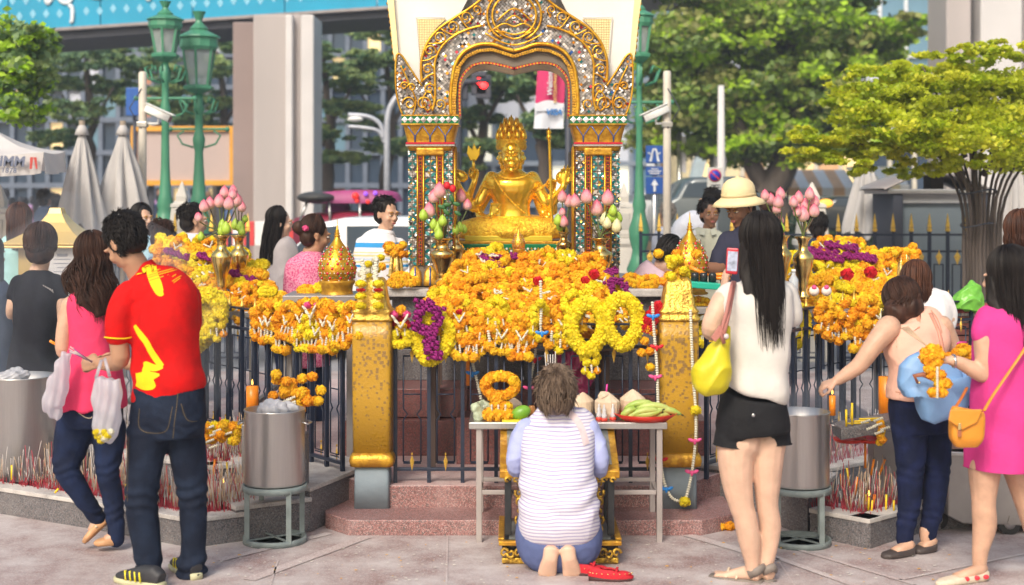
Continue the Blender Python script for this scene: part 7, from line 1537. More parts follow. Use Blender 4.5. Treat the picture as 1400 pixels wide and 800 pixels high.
for i,(px,ytop,Y,w,lb)in enumerate(((249,248,15.6,27,'pale stone gate pier with a pyramid finial behind the second street lamp'),(0,252,14.2,32,'pale stone gate pier cut off by the left edge'),(1110,249,15.8,34,'pale stone gate pier with a pyramid finial behind the right lotus vase'),(853,250,16.4,24,'pale stone gate pier hidden behind the green lamp base'))):
 s=Y/FPX;b=V(P(px,0,Y).x,Y,0);r=w*s/2*1.41;zt=EYE-(ytop-HY)*s;t=thing('stone_pier',lb,'pillar',b)
 z2=zt-.62
 obj('shaft',MB().lathe([(r*1.1,0),(r*1.1,z2-.10),(r*1.35,z2-.06),(r*1.35,z2)],c=b,n=4),STN,t,False,.01);obj('panelled_head',MB().lathe([(r*1.0,z2+.001),(r*1.15,z2+.05),(r*.92,z2+.34)],c=b,n=4),STN,t,False,.01)
 obj('sunk_panel',MB().box(b+V(0,-r*.76,z2+.19),(r*.8,.02,.18)),mat('stone_recess',(.46,.44,.40),.9),t,False,.004)
 obj('finial',MB().lathe([(r*1.0,z2+.345),(r*.95,z2+.38),(r*.5,z2+.40),(r*.55,z2+.46),(r*.12,z2+.60),(.005,zt)],c=b,n=4),STN,t,False,.006)
Y=16;s=Y/FPX;z=lambda y:EYE-(y-HY)*s;X=lambda p:P(p,0,Y).x;t=thing('grey_kiosk','grey panelled street kiosk with a curved canopy behind the fence at right','kiosk',(X(1266),Y,0))
obj('panel',MB().box((X(1266),Y,z(278)/2),(X(1318)-X(1214),.9,z(278))),mat('slate_blue_panel',(.17,.21,.24),.5,0,.05,1),t,False)
obj('header',MB().box((X(1266),Y-.02,z(271)),(X(1320)-X(1212),.96,.11)),mat('kiosk_grey',(.36,.36,.37),.5),t,False,.01);obj('cornice',MB().box((X(1262),Y-.05,z(262)),(X(1330)-X(1196),1.05,.05)),STEEL,t,False,.01)
for p in(1210,1323):obj('corner_post',MB().box((X(p),Y-.1,z(264)/2),(.10,.9,z(264))),DARKM,t,False,.01)
arc=[P(1190+140*k/14,266-26*math.sin(math.pi*(.06+.88*k/14)),Y)for k in range(15)]
mb=MB();mb.add([p+V(0,-.6,0)for p in arc]+[p+V(0,.6,0)for p in arc]+[p+V(0,-.6,.025)for p in arc]+[p+V(0,.6,.025)for p in arc],[(k,k+1,16+k,15+k)for k in range(14)]+[(30+k,45+k,46+k,31+k)for k in range(14)]+[(k,30+k,31+k,k+1)for k in range(14)]);obj('curved_canopy',mb,mat('canopy_grey',(.30,.27,.26),.4,.3),t)
obj('motor_box',MB().box(P(1276,250,Y),(.14,.3,.16)),mat('box_brown',(.12,.10,.09),.6),t,False,.01)
GLC=mat('car_glass',(.06,.08,.10),.08,0,.2,1,spec=.8);CARW=mat('white_car_paint',(.72,.73,.75),.25,0,.03,2,coat=.6);TYRE=mat('tyre_rubber',(.03,.03,.03),.8);CHR=mat('wheel_alloy',(.5,.5,.5),.3,.8)
def car(lb,Y,x0,x1,prof,wn_,paint,dep=1.6,cat='car',lamps=None):
 """side profile in photo px (x, y); wn_ window outlines"""
 s=Y/FPX;t=thing('parked_car',lb,cat,(P((x0+x1)/2,0,Y).x,Y+dep/2,0));pts=[P(x,y,Y)for x,y in prof]
 mb=MB().prism(pts,(0,dep,0));o=obj('body',mb,paint,t,True,.07)
 for w in wn_:obj('window',MB().prism([P(x,y,Y-.012)for x,y in w],(0,.05,0)),GLC,t,False,.004)
 for f in(.2,.8):
  c=V(pts[0].x,Y+.05,.33);c.x=P(x0+(x1-x0)*f,0,Y).x
  w=obj('wheel',MB().lathe([(.2,-.1),(.33,-.1),(.34,-.06),(.34,.06),(.33,.1),(.2,.1)],c=c,n=24,M=Matrix.Rotation(math.pi/2,3,'X')),TYRE,t);obj('rim',MB().lathe([(.01,.11),(.20,.10),(.21,.07)],c=c,n=18,M=Matrix.Rotation(math.pi/2,3,'X')),CHR,w)
 for a in(lamps or[]):obj(a[2],MB().ell(P(a[0],a[1],Y-.02),(.12,.06,.07)),a[3],t)
 return t
RL=mat('red_lamp',(.7,.03,.02),.3,emit=.4);WL=mat('clear_lamp',(.7,.7,.7),.2)
Yc=15.6
c_=car('white car with large side windows behind the grey bloused woman',Yc,340,640,[(338,460),(336,400),(345,372),(352,360),(392,345),(425,318),(440,304),(470,298),(560,297),(600,300),(640,320),(660,360),(662,460)],[[(398,345),(432,312),(462,308),(462,347)],[(474,347),(474,309),(523,309),(523,347)],[(531,347),(531,309),(575,310),(580,347)]],CARW,lamps=[(347,385,'headlight',WL)])
obj('wing_mirror',MB().ell(P(372,352,Yc-.1),(.10,.08,.06)),CARW,c_);obj('door_seam',MB().box(P(468,390,Yc-.005),(.01,.01,.6)),DARKM,c_,False)
obj('door_handle',MB().box(P(485,358,Yc-.02),(.14,.03,.025)),CARW,c_,False,.005);obj('sill',MB().box(P(500,402,Yc-.01),(1.9,.03,.05)),DARKM,c_,False)
Yv=21;car('dark grey estate car in the street behind the guard',Yv,915,1030,[(895,325),(900,282),(925,268),(935,250),(950,242),(1020,241),(1035,262),(1060,272),(1062,325)],[[(932,270),(941,250),(968,249),(968,270)],[(972,270),(972,249),(1010,249),(1018,270)]],mat('graphite_paint',(.10,.12,.13),.3,.3,.05,2,coat=.5),lamps=[(997,278,'tail_light',RL)])
car('silver grey car half hidden behind the green lamp',22.5,860,940,[(845,330),(850,285),(870,272),(885,258),(915,256),(935,275),(945,330)],[[(872,273),(888,261),(908,261),(914,274)]],mat('silver_paint',(.40,.42,.45),.3,.4,.05,2,coat=.5))
car('dark car beneath the roadside tree right of the stone pier',24,1130,1185,[(1126,315),(1128,283),(1140,270),(1175,268),(1190,285),(1192,315)],[[(1138,282),(1145,272),(1170,272),(1176,282)]],mat('black_paint',(.03,.035,.04),.3,.2,.05,2,coat=.5),lamps=[(1129,278,'headlight',mat('amber_lamp',(.9,.4,.05),.3,emit=1))])
Y=20;X=lambda p,y,d=0:P(p,y,Y+d);t=thing('tuk_tuk','three wheeled taxi with a purple canopy strung with red lights behind the white car','tuk tuk',(X(480,0).x,Y,0));TP=mat('purple_canopy',(.30,.04,.16),.5,0,.2,3)
cn=sm([(418,276),(425,267),(450,262),(480,260),(515,260),(535,264),(541,276)],3)
mb=MB();q=[X(a,b)for a,b in cn];n=len(q);mb.add(q+[p+V(0,1.3,0)for p in q]+[X(a,278)for a,b in cn],[(k,k+1,n+k+1,n+k)for k in range(n-1)]+[(2*n+k,2*n+k+1,k+1,k)for k in range(n-1)]);obj('canopy',mb,TP,t)
obj('front_canopy',MB().ell(X(437,270,.3),(.32,.5,.09)),mat('dark_canopy',(.05,.05,.05),.6),t)
for a,b in(((420,276),(408,308)),((492,278),(492,312)),((538,278),(540,312)),((450,276),(452,312))):obj('frame_post',MB().tube([X(*a),X(*b)],.02,6),STEEL,t)
obj('body',MB().loft([(X(405,322,.6),V(0,1,0),.3,.25),(X(430,322,.6),V(0,1,0),.55,.32),(X(480,322,.6),V(0,1,0),.65,.35),(X(545,322,.6),V(0,1,0),.65,.33)],20,5),mat('tuk_maroon',(.25,.02,.05),.35,0,.1,2),t)
for p in(425,525):obj('wheel',MB().lathe([(.1,-.07),(.25,-.07),(.25,.07),(.1,.07)],c=V(X(p,0).x,Y+.1,.25),n=18,M=Matrix.Rotation(math.pi/2,3,'X')),TYRE,t)
obj('seat_back',MB().box(X(515,296,.7),(.5,.2,.5)),mat('seat_dark',(.04,.05,.07),.6),t,False,.05);obj('driver_shape',MB().ell(X(462,293,.5),(.18,.16,.30)).ell(X(462,274+2,.5),(.09,.1,.11)),mat('purple_shirt_far',(.25,.03,.20),.8),t)
for p,y,r,m_ in((486,268,.05,RL),(500,265,.03,mat('violet_lamp',(.25,.08,.7),.3,emit=.6)),(513,264,.03,_mc['violet_lamp']),(488,275,.03,RL),(503,276,.03,RL),(520,275,.03,RL)):obj('canopy_lamp',MB().ell(X(p,y,-.03),r),m_,t)
for k in range(7):
 x0=348+(k-3)*15;o=obj('barrier_block',MB().prism([P(x0,303,25),P(x0+14.6,303,25),P(x0+14.6,336,25),P(x0,336,25)],(0,.3,0)),mat('barrier_red',(.62,.05,.05),.5)if k%2==0 else WHITEP,None,False,.01);tag(o,'%s kerb barrier block, %s in the row beside the beige pier'%('red' if k%2==0 else 'white',['first','second','third','fourth','fifth','sixth','last'][k]),'barrier','red and white barrier blocks')
SBL=mat('motorway_blue',(.01,.07,.30),.4,0,.04,2);SWH=mat('sign_white',(.60,.62,.66),.5)
Y=19;t=thing('motorway_sign','blue stacked road sign with motorway symbol and upward arrow right of the green lamp','road sign',(P(895,0,Y).x,Y,0))
for y0,y1 in((199,223),(228,240),(242,265)):obj('plate',MB().prism([P(883,y0,Y),P(907,y0,Y),P(907,y1,Y),P(883,y1,Y)],(0,.03,0)),SBL,t,False,.004)
for pl in([(887.5,221),(891,221),(894,203),(892.5,203)],[(902,221),(898.5,221),(896,203),(897.5,203)],[(886,208),(892,210),(892,212),(886,210)],[(903,208),(898,210),(898,212),(903,210)],[(894,203),(896,203),(896,205.5),(894,205.5)]):obj('motorway_symbol',MB().prism([P(a,b,Y-.01)for a,b in pl],(0,.008,0)),SWH,t,False)
obj('arrow',MB().prism([P(a,b,Y-.01)for a,b in((893.5,262),(896.5,262),(896.5,253),(900,253),(895,245),(890,253),(893.5,253))],(0,.008,0)),SWH,t,False)
obj('white_strip',MB().prism([P(a,b,Y-.01)for a,b in((884,224),(895,224),(895,227),(884,227))],(0,.02,0)),SWH,t,False)
for k,w in enumerate((5,9,7)):obj('text_bar',MB().box(P(895,231+k*3,Y-.008),(w*Y/FPX*2,.006,.012)),SWH,t,False)
obj('post',MB().tube([V(P(895,0,Y).x,Y+.05,0),P(895,200,Y+.05)],.035,8),STEEL,t)
Y=18;t=thing('no_parking_sign','square white sign with a round blue and red no parking symbol','road sign',(P(978,0,Y).x,Y,0))
obj('plate',MB().prism([P(967,229,Y),P(989,229,Y),P(989,260,Y),P(967,260,Y)],(0,.02,0)),mat('sign_offwhite',(.50,.50,.48),.5),t,False,.004)
disc=lambda r,dy,m_,nm:obj(nm,MB().lathe([(.001,0),(r,0),(r,.006),(.001,.006)],c=P(977.5,240,Y-dy),n=28,M=Matrix.Rotation(math.pi/2,3,'X')),m_,t)
disc(.078,.004,mat('sign_red',(.55,.03,.05),.4),'red_rim');disc(.062,.012,mat('sign_bright_blue',(.01,.03,.40),.4),'blue_disc');obj('red_slash',MB().box(P(977.5,240,Y-.022),(.135,.004,.016),M=Matrix.Rotation(.72,3,'Y')),_mc['sign_red'],t,False)
for k in range(2):obj('text_bar',MB().box(P(978,253+k*3.5,Y-.006),(.12,.006,.012)),DARKM,t,False)
obj('post',MB().tube([V(P(978,0,Y).x,Y+.04,0),P(978,232,Y+.04)],.03,8),STEEL,t)
Y=17;t=thing('hanging_banner','crimson and white advertising banner reading VISA hanging behind the arch','banner',P(750,175,Y));MAG=mat('crimson_banner',(.52,.02,.12),.6,0,.1,4,thin=.1)
mb=MB();vs=[];n=10
for j in range(n+1):
 for i in range(7):y=60+116*j/n;vs.append(P(735.5-4.5*(y-85)/90+(773-735)*i/6+(y-85)/90*(-1.2+i*.4),y,Y+.03*math.sin(i*1.3+j*.3)))
mb.add(vs,[(j*7+i,j*7+i+1,j*7+i+8,j*7+i+7)for j in range(n)for i in range(6)]);mb.m=[1 if f[0]//7>=7 else 0 for f in mb.f]
mb.m=[0 if j<7 else 1 for j in range(n)for i in range(6)];obj('cloth',mb,[MAG,mat('white_banner',(.66,.68,.74),.6,thin=.1)],t)
mb=MB().prism([P(731+38*k/10,144+(4*(k/10-.5)**2)*7-7+(0),Y-.045)for k in range(11)]+[P(769,152,Y-.045),P(731,152,Y-.045)],(0,.003,0));obj('white_curve',mb,_mc['white_banner'],t,False)
text('lettering','VISA',.094,at(746,157,Y-.06),mat('visa_blue',(.02,.16,.45),.5),t,bold=.003,shear=.25);text('lettering','Welcome to',.085,Matrix.Translation(P(755,131,Y-.06))@Matrix.Rotation(-math.pi/2,4,'Y')@FACE,SWH,t,bold=.002,shear=.2)
text('lettering','RATCHAPRASONG',.052,Matrix.Translation(P(761,141,Y-.06))@Matrix.Rotation(-math.pi/2,4,'Y')@FACE,mat('banner_gold',(.60,.42,.12),.5),t,bold=.001)
obj('rod',MB().tube([P(733,60,Y),P(776,60,Y)],.02,6),STEEL,t);obj('pole',MB().tube([V(P(777,0,Y).x,Y,0),P(777,55,Y)],.04,8),DARKM,t)
for i,(px,y0,y1,w)in enumerate(((934,185,237,8),(978,203,232,8),(991,199,235,4))):
 t=thing('street_banner',['long narrow white street banner left of the no parking sign','white street banner with an orange mark above the no parking sign','very narrow white street banner at the right of the no parking sign'][i],'banner',P(px,y1,30));obj('cloth',MB().prism([P(px-w/2,y0+3,30),P(px+w/2,y0,30),P(px+w/2,y1,30),P(px-w/2,y1-3,30)],(0,.02,0)),mat('white_flag',(.70,.70,.76),.7),t,False);obj('pole',MB().tube([V(P(px-w/2-1,0,30).x,30,0),P(px-w/2-1,y0-5,30)],.05,6),STEEL,t)
SIG=mat('signal_red',(1,.02,.02),.4,emit=6);t=thing('traffic_light','traffic signal showing red lamps seen through the arch','traffic light',(P(657,0,26).x,26,0))
obj('mast',MB().tube([V(P(628,0,26).x,26,0),P(628,125,26),P(634,112,26),P(668,110,26)],.05,8),DARKM,t)
for x,y,r in((629,118,.04),(655,111,.06),(661,116,.07)):obj('signal_housing',MB().box(P(x,y+3,26.1),(.28,.15,.42)),DARKM,t,False,.02);obj('red_lamp',MB().ell(P(x,y,26),(r,.04,r)),SIG,t)
t=thing('lamp_mast','curved grey street light mast left of the pavilion column','street light',(P(529,0,25).x,25,0));MG=mat('mast_grey',(.42,.44,.5),.4,.4)
obj('mast',MB().tube([V(P(529,0,25).x,25,0)]+[P(a,b,25)for a,b in sm([(529,200),(530,160),(537,140),(545,131),(556,126)],4)],.055,8),MG,t);obj('arm',MB().tube([P(a,b,25)for a,b in sm([(524,190),(521,172),(510,162),(495,158),(476,157)],4)],.04,8),MG,t);obj('luminaire',MB().ell(P(486,163,25),(.14,.1,.05)),WHITEP,t);obj('cross_arm',MB().tube([P(a,b,25)for a,b in sm([(526,196),(518,180),(500,175),(476,173)],4)],.035,8),MG,t)
t=thing('utility_pole','plain pale concrete pole in front of the roadside tree','pole',(P(986,0,24).x,24,0));obj('shaft',MB().lathe([(.09,0),(.05,EYE+148*24/FPX)],c=(P(986,0,24).x,24,0),n=12),CONC2,t)
t=thing('leaning_beam','slanting pale blue steel beam behind the no parking sign','beam',P(950,255,40));obj('beam',MB().prism([P(965,170,40),P(978,170,40),P(957,258,40),P(940,258,40)],(0,.5,0)),mat('pale_blue_steel',(.45,.55,.60),.5),t,False,.02)
for i,(x,y0,w,m_,lb)in enumerate(((1110,232,90,'orange_awning','orange market awning across the road, under the lime tree'),(1190,228,70,'yellow_awning','yellow market awning across the road behind the closed parasol'))):
 t=thing('market_awning',lb,'awning',P(x,300,36));t.location.z=0;a,b=P(x-w/2,y0,36),P(x+w/2,y0,36)
 for k in range(6):p,q=a.lerp(b,k/6),a.lerp(b,(k+1)/6);obj('awning_panel',MB().add([p,q,q+V(0,-1.2,-.45),p+V(0,-1.2,-.45),q+V(0,-1.2,-.65),p+V(0,-1.2,-.65)],[(0,1,2,3),(3,2,4,5)]),_mc[m_]if k%2==0 else WHITEP,t,False)
 for p in(a,b):obj('post',MB().tube([V(p.x,p.y-1.1,0),p+V(0,-1.1,-.4)],.04,6),DARKM,t)
mb=MB();rq=random.Random(4);cm=[mat('crowd_%s'%n_,c,.8)for n_,c in(('skin',(.35,.2,.14)),('dark',(.03,.03,.04)),('white',(.65,.65,.68)),('red',(.5,.06,.06)),('blue',(.12,.2,.42)),('violet',(.35,.2,.4)),('tan',(.45,.35,.25)))]
for k in range(150):
 px=rq.uniform(868,1060)if k<110 else rq.uniform(0,330);Y=rq.uniform(34,44);h=rq.uniform(1.5,1.78)+.18;x=P(px,0,Y).x;c=rq.choice((1,2,2,3,4,5,6))
 mb.tube([V(x,Y,.1),V(x,Y,h*.45),V(x,Y,h*.6),V(x,Y,h*.8),V(x,Y,h*.86)],[.12,.16,.17,.21,.10],7,mi=c,flat=.6,up=(0,1,0));mb.ell((x,Y,h-.12),(.09,.1,.12),seg=7,rings=6,mi=rq.choice((0,1,1)))
stuff(tag(obj('distant_crowd',mb,cm),'dense far off crowd on the opposite pavement behind the cars','crowd'))
def bin_(lb,px,Y,wpx,ytop,ysplit,bag=True,stand=True):
 s=Y/FPX;x=P(px,0,Y).x;r=wpx*s/2;yc=Y+r;z=lambda y:EYE-(y-HY)*s;zt,zs=z(ytop),z(ysplit);t=thing('steel_bin',lb,'bin',(x,yc,0),'round steel ash bins')
 obj('drum',MB().lathe([(r*.96,zs),(r,zs+.01),(r,zt-.012),(r*1.02,zt-.006),(r*1.02,zt),(r*.985,zt),(r*.98,zt-.12),(r*.9,zt-.14),(.01,zt-.14)],c=(x,yc,0),n=44),STEEL,t)
 for a in(-.15,3.3):
  d=V(math.cos(a),math.sin(a),0);q=V(x,yc,zt-.06)+d*r;w=V(-d.y,d.x,0)
  obj('handle',MB().tube([q+w*.035,q+w*.035+d*.03-V(0,0,.01),q-w*.035+d*.03-V(0,0,.01),q-w*.035],.005,6),STEEL,t)
 GP=mat('grey_green_stand_paint',(.20,.24,.24),.6,.1,.2,14,.15,60)
 if stand:
  ring=lambda z0,h,rr_:MB().lathe([(rr_-.006,z0),(rr_+.006,z0),(rr_+.006,z0+h),(rr_-.006,z0+h),(rr_-.006,z0)],c=(x,yc,0),n=40)
  obj('upper_ring',ring(zs-.03,.032,r*1.03),GP,t);obj('base_ring',ring(.004,.03,r*1.02),GP,t)
  for k in range(4):a=k*math.pi/2+.62;d=V(math.cos(a),math.sin(a),0)*r*1.01;obj('stand_leg',MB().bar(V(x,yc,.02)+d,V(x,yc,zs-.01)+d,.026,.01),GP,t,False)
  for a in(.62,.62+math.pi/2):d=V(math.cos(a),math.sin(a),0)*r;obj('cross_bar',MB().bar(V(x,yc,.03)-d,V(x,yc,.03)+d,.014,.006),GP,t,False)
 if bag:
  mb=MB();rq=random.Random(px)
  for k in range(4):mb.ell(V(x+rq.uniform(-.5,.5)*r,yc+rq.uniform(-.6,.4)*r,zt-.02+rq.uniform(0,.02)),(rq.uniform(.04,.08),rq.uniform(.04,.07),rq.uniform(.02,.045)),seg=10,rings=7)
  def crinkle(co,no):return co+no*(.010*np.abs(np.sin(co[:,0]*70+2*np.sin(co[:,2]*90)))+.008*np.sin(co[:,1]*80+co[:,0]*30))[:,None]
  tag(remesh('crumpled_bag',mb,mat('white_plastic',(.52,.52,.56),.35,0,.05,6,thin=.2),None,.008,1,crinkle),'crumpled white plastic bag in the '+lb.replace('on a ring stand ','').replace('steel ',''),'plastic bag')
bin_('steel bin on a ring stand left of the left gilded post',369,7.40,84,565,670)
bin_('steel bin on a ring stand behind the woman in black shorts',1101,7.36,83,568,672,False)
bin_('smoky steel bin cut off by the left edge',12,8.40,96,519,660,True,False)
Y=7.7;s=Y/FPX;X=lambda p:P(p,0,Y).x;z=lambda y:EYE-(y-HY)*s;t=thing('steel_cart','low stainless steel cart on castors behind the pink dress','cart',(X(1350),Y+.3,0))
GS=mat('dull_steel',(.34,.32,.31),.42,.7,.15,5,.1,8)
obj('tub',MB().prism([V(X(1296),Y,z(618)),V(X(1296),Y,z(706)),V(X(1316),Y,z(716)),V(X(1470),Y,z(722)),V(X(1470),Y,z(628))],(0,.55,0)),GS,t,False,.008);obj('rim',MB().bar(V(X(1292),Y-.01,z(619)),V(X(1470),Y-.01,z(628)),.03,.02),STEEL,t,False,.003)
obj('tray',MB().box((X(1380),Y+.28,z(612)),(.64,.5,.03)),mat('rusty_rim',(.30,.17,.14),.6),t,False,.004)
for p,dy in((1289,.12),(1381,.02),(1289,.5),(1400,.5)):
 c=V(X(p),Y+dy,.062);w=obj('castor',MB().lathe([(.02,-.016),(.055,-.016),(.062,-.008),(.062,.008),(.055,.016),(.02,.016)],c=c,n=22,M=Matrix.Rotation(math.pi/2,3,'X')),TYRE,t);obj('hub',MB().lathe([(.001,-.019),(.03,-.019),(.03,.019),(.001,.019)],c=c,n=14,M=Matrix.Rotation(math.pi/2,3,'X')),STEEL,w)
 obj('fork',MB().bar(c+V(-.0,-.024,0),V(c.x+.01,c.y-.024,z(706)-.0),.03,.005).bar(c+V(0,.024,0),V(c.x+.01,c.y+.024,z(706)),.03,.005),GS,t,False)
Y0,Y1=7.53,7.93;t=thing('offering_table','narrow stainless steel table of offerings in front of the gate','table',(P(780,0,7.7).x,7.73,0));zt=EYE-(578-HY)*Y0/FPX;X0,X1=P(641,0,Y0).x,P(912,0,Y0).x
obj('top',MB().box(((X0+X1)/2,(Y0+Y1)/2,zt-.015),(X1-X0,Y1-Y0+.02,.035)),STEEL,t,False,.004)
TL_=mat('table_leg_steel',(.42,.38,.37),.45,.5,.1,6)
for p in(655,902):
 xx=P(p,0,Y0).x
 for yy,zb in((Y0+.02,0),(Y1-.04,Z1)):obj('leg',MB().box((xx*(1 if yy<7.7 else .995),yy,(zt-.03+zb)/2),(.030,.030,zt-.03-zb)),TL_,t,False,.003)
 obj('side_rail',MB().box((xx,(Y0+Y1)/2,.24),(.022,Y1-Y0-.09,.022)),TL_,t,False,.002)
for yy in(Y0+.02,Y1-.04):obj('long_rail',MB().box((P(778,0,Y0).x,yy,.26),(P(902,0,Y0).x-P(655,0,Y0).x-.032,.022,.022)),TL_,t,False,.002)
def on(px,py,Y):return V(P(px,0,Y).x,Y,zt+.003)
COCO=mat('peeled_coconut',(.66,.52,.38),.75,0,.12,10,.5,60,stretch=(1,1,.15),c2=(.56,.42,.29));STRAW_={}
for i,(px,Y,w,st_,lb)in enumerate(((830,7.66,35,'pink','peeled white coconut with a pink straw'),(865,7.72,36,None,'peeled white coconut at the right of the other coconuts'),(797,7.78,30,None,'peeled white coconut half hidden behind the kneeling woman'),(703,7.80,22,None,'small peeled coconut behind the marigold bundle at left'))):
 c=on(px,0,Y);r=w*Y/FPX/2;o=thing('coconut',lb,'coconut',c)
 obj('husk',MB().lathe([(r*.72,0),(r*.96,r*.45),(r*1.0,r*.9),(r*1.0,r*1.35),(r*.5,r*1.78),(r*.12,r*2.05),(.001,r*2.08)],c=c,n=12,M=Matrix.Rotation(.03*i,3,'X')),COCO,o,False,.003)
 if st_:obj('straw',MB().tube([c+V(-.005,0,r*1.9),c+V(0,0,r*2.65)],.0045,7),mat('pink_straw',(.80,.05,.35),.4),o);obj('cut_lid',MB().lathe([(r*.5,0),(r*.36,.018),(.001,.03)],c=c+V(-.02,-.01,r*1.72),n=9,M=Matrix.Rotation(-.5,3,'Y')),COCO,o,False)
c=on(882,0,7.62);t=thing('red_plate','red plastic plate heaped with green bananas','plate',c);RP=mat('red_plastic_plate',(.72,.04,.02),.35,0,.06,5,thin=.12)
obj('plate',MB().lathe([(.001,.002),(.115,.002),(.165,.038),(.170,.038),(.120,-.0),(.001,-.002)],c=c,n=40),RP,t)
BAN=mat('green_banana',(.28,.42,.06),.45,0,.15,9,c2=(.42,.50,.14));BT=mat('banana_tip',(.06,.05,.02),.7)
for i,(dx,dz,L,a,bend)in enumerate(((-.02,.05,.20,.25,.35),(.05,.075,.19,-.08,.3),(.03,.045,.20,-.15,-.25),(-.09,.05,.10,.5,.2),(.09,.055,.19,-.02,.3),(-.03,.085,.16,.15,.25),(.00,.03,.17,.1,-.2),(.07,.028,.12,.3,.2))):
 o=thing('banana','green banana on the red plate, %s'%['longest at the left front','long one lying along the top','front one curving down','short stub at the far left','right hand one reaching over the rim','topmost with a dark stalk','lowest at the front','small one low on the right'][i],'banana',c+V(dx,-.04+.02*(i%3),dz),'green bananas on the plate')
 pts=[o.location+V(math.cos(a)*u*L/2,0,math.sin(a)*u*L/2-bend*.08*u*u)for u in(-1,-.9,-.6,-.2,.2,.6,.88,1)];obj('peel',MB().tube(pts,[.005,.010,.018,.021,.021,.018,.010,.006],6),BAN,o);obj('stalk',MB().tube([pts[-1],pts[-1]+(pts[-1]-pts[-2])*1.2],.0045,5),BT,o)
for i,(px,Y,m_)in enumerate(((819,7.60,'a clear'),(826,7.57,'a white'),(838,7.60,'a red footed'))):
 c=on(px,0,Y);o=thing('glass_figurine','%s glass figurine beside the banana plate'%m_,'figurine',c);obj('body',MB().lathe([(.013,.012),(.015,.03),(.008,.045),(.011,.058),(.004,.07),(.006,.078),(.001,.085)],c=c,n=10),mat('frosted_glass',(.70,.70,.72),.15,0,.05,9,alpha=.75),o);obj('base',MB().lathe([(.017,0),(.018,.012),(.012,.016)],c=c,n=12),mat('red_base',(.65,.05,.03),.4),o)
t=thing('marigold_bundle','large knotted marigold garland on the left end of the offering table','garland',on(684,0,7.62));b=t.location
for k in range(58):
 a=2*math.pi*k/58;lk('blossom',POMO[k%3],t,TRS(V(.078*math.sin(a)*(1+.12*math.cos(a)),-.01+rr.gauss(0,.012),.175+.052*math.cos(a)),rr.random()*6,rr.gauss(0,.5),s=.95))
for k in range(14):lk('blossom',POMO[k%3],t,TRS(V(rr.gauss(-.01,.018),-.02,.12-k*.006),s=.95))
for dx in(-.055,-.012,.034):lk('blossom',POMO[0],t,TRS(V(dx,-.03,.032),s=1.35));lk('jasmine',JSEG,t,TRS(V(dx*.8,-.055,.085),s=.8))
tag(obj('candle',MB().tube([b+V(.01,-.02,.20),b+V(.004,-.02,.26)],.006,7),mat('yellow_wax',(.80,.55,.01),.4,0,.1,20),None),'short yellow candle stuck in the big marigold bundle','candle')
c=on(711,0,7.58);t=thing('mango','green mango beside the marigold bundle','mango',c);obj('fruit',MB().ell(c+V(.005,0,.042),(.052,.035,.036),Matrix.Rotation(-.35,3,'Y'),18,12),mat('mango_skin',(.16,.36,.03),.4,0,.2,8),t)
tag(obj('yellow_tray',MB().box(on(706,0,7.58)+V(0,0,.004),(.15,.12,.010)),mat('yellow_plastic',(.75,.60,.02),.4),None,False,.004),'flat yellow tray under the green mango','tray')
mb=MB()
for k in range(9):mb.ell(on(660,0,7.62)+V(rr.gauss(0,.02),rr.gauss(0,.015),.04+rr.gauss(0,.018)),(.03,.025,.03),seg=9,rings=6)
tag(remesh('wrapped_flowers',mb,mat('cellophane_green',(.45,.52,.36),.2,0,.5,14,.8,40,alpha=.8),None,.007,1,folds(.006,(70,70,70),3)),'cellophane wrapped flowers at the left end of the table','flowers')
for px,m_,lb in((727,'amber_glass','small amber glass jar just left of the kneeling woman'),(740,'frosted_glass','small clear glass jar beside the kneeling woman\'s head')):
 c=on(px,0,7.66);tag(obj('glass_jar',MB().lathe([(.018,0),(.020,.05),(.016,.06),(.016,.066),(.001,.066)],c=c,n=14),_mc.get(m_)or mat(m_,(.35,.15,.04),.15,alpha=.85)),lb,'jar')
t=thing('incense_bundle','bundle of tall pale incense sticks standing behind the kneeling woman','incense',on(752,0,7.8))
for k in range(5):obj('incense_stick',MB().tube([on(752+k*1.2,0,7.8),P(745+k*3.6,483+rr.gauss(0,2),7.8)],.0032,5),STICKM[2],t)
t=thing('magenta_wrap','translucent magenta plastic wrapped offering behind the gate bars','offering',P(782,520,8.35));mb=MB()
for k in range(9):mb.ell(P(782+rr.gauss(0,8),505+rr.gauss(0,18),8.35),(.05,.04,.08),seg=9,rings=6)
remesh('film',mb,mat('magenta_film',(.40,.03,.13),.2,0,.4,10,.6,30,alpha=.75),t,.01,1,folds(.010,(50,50,30),6));obj('stand',MB().box((P(782,0,8.4).x,8.4,.45),(.16,.12,.5)),ALT,t,False)
BLG=mat('black_lacquer',(.018,.02,.022),.25,0,.3,20,.15,60);MIR=mat('dusty_mirror',(.22,.23,.22),.3,.4,.3,9);CG=mat('carved_gilt',(.62,.38,.05),.4,.7,.5,40,.8,70,c2=(.22,.12,.02),mixp=(.35,.55))
Y0,Y1=7.09,7.62;t=thing('prayer_bench','black lacquer and carved gilt prayer bench under the kneeling woman','bench',(P(764,0,7.3).x,7.35,0));XB=t.location.x;hw=168*Y0/FPX/2
zp=.118
obj('platform',MB().box((XB,(Y0+Y1)/2,zp-.03),(hw*2-.03,Y1-Y0-.03,.05)),BLG,t,False,.004)
obj('front_rim',MB().box((XB,Y0,zp-.01),(hw*2,.035,.022)),GOLDP,t,False,.004)
for sx in(-1,1):obj('side_rim',MB().box((XB+sx*(hw-.012),(Y0+Y1)/2+.02,zp-.006),(.03,Y1-Y0-.04,.022)),GOLDP,t,False,.004)
obj('black_panel',MB().box((XB,(Y0+Y1)/2,zp-.002),(hw*2-.1,Y1-Y0-.12,.008)),MIR,t,False)
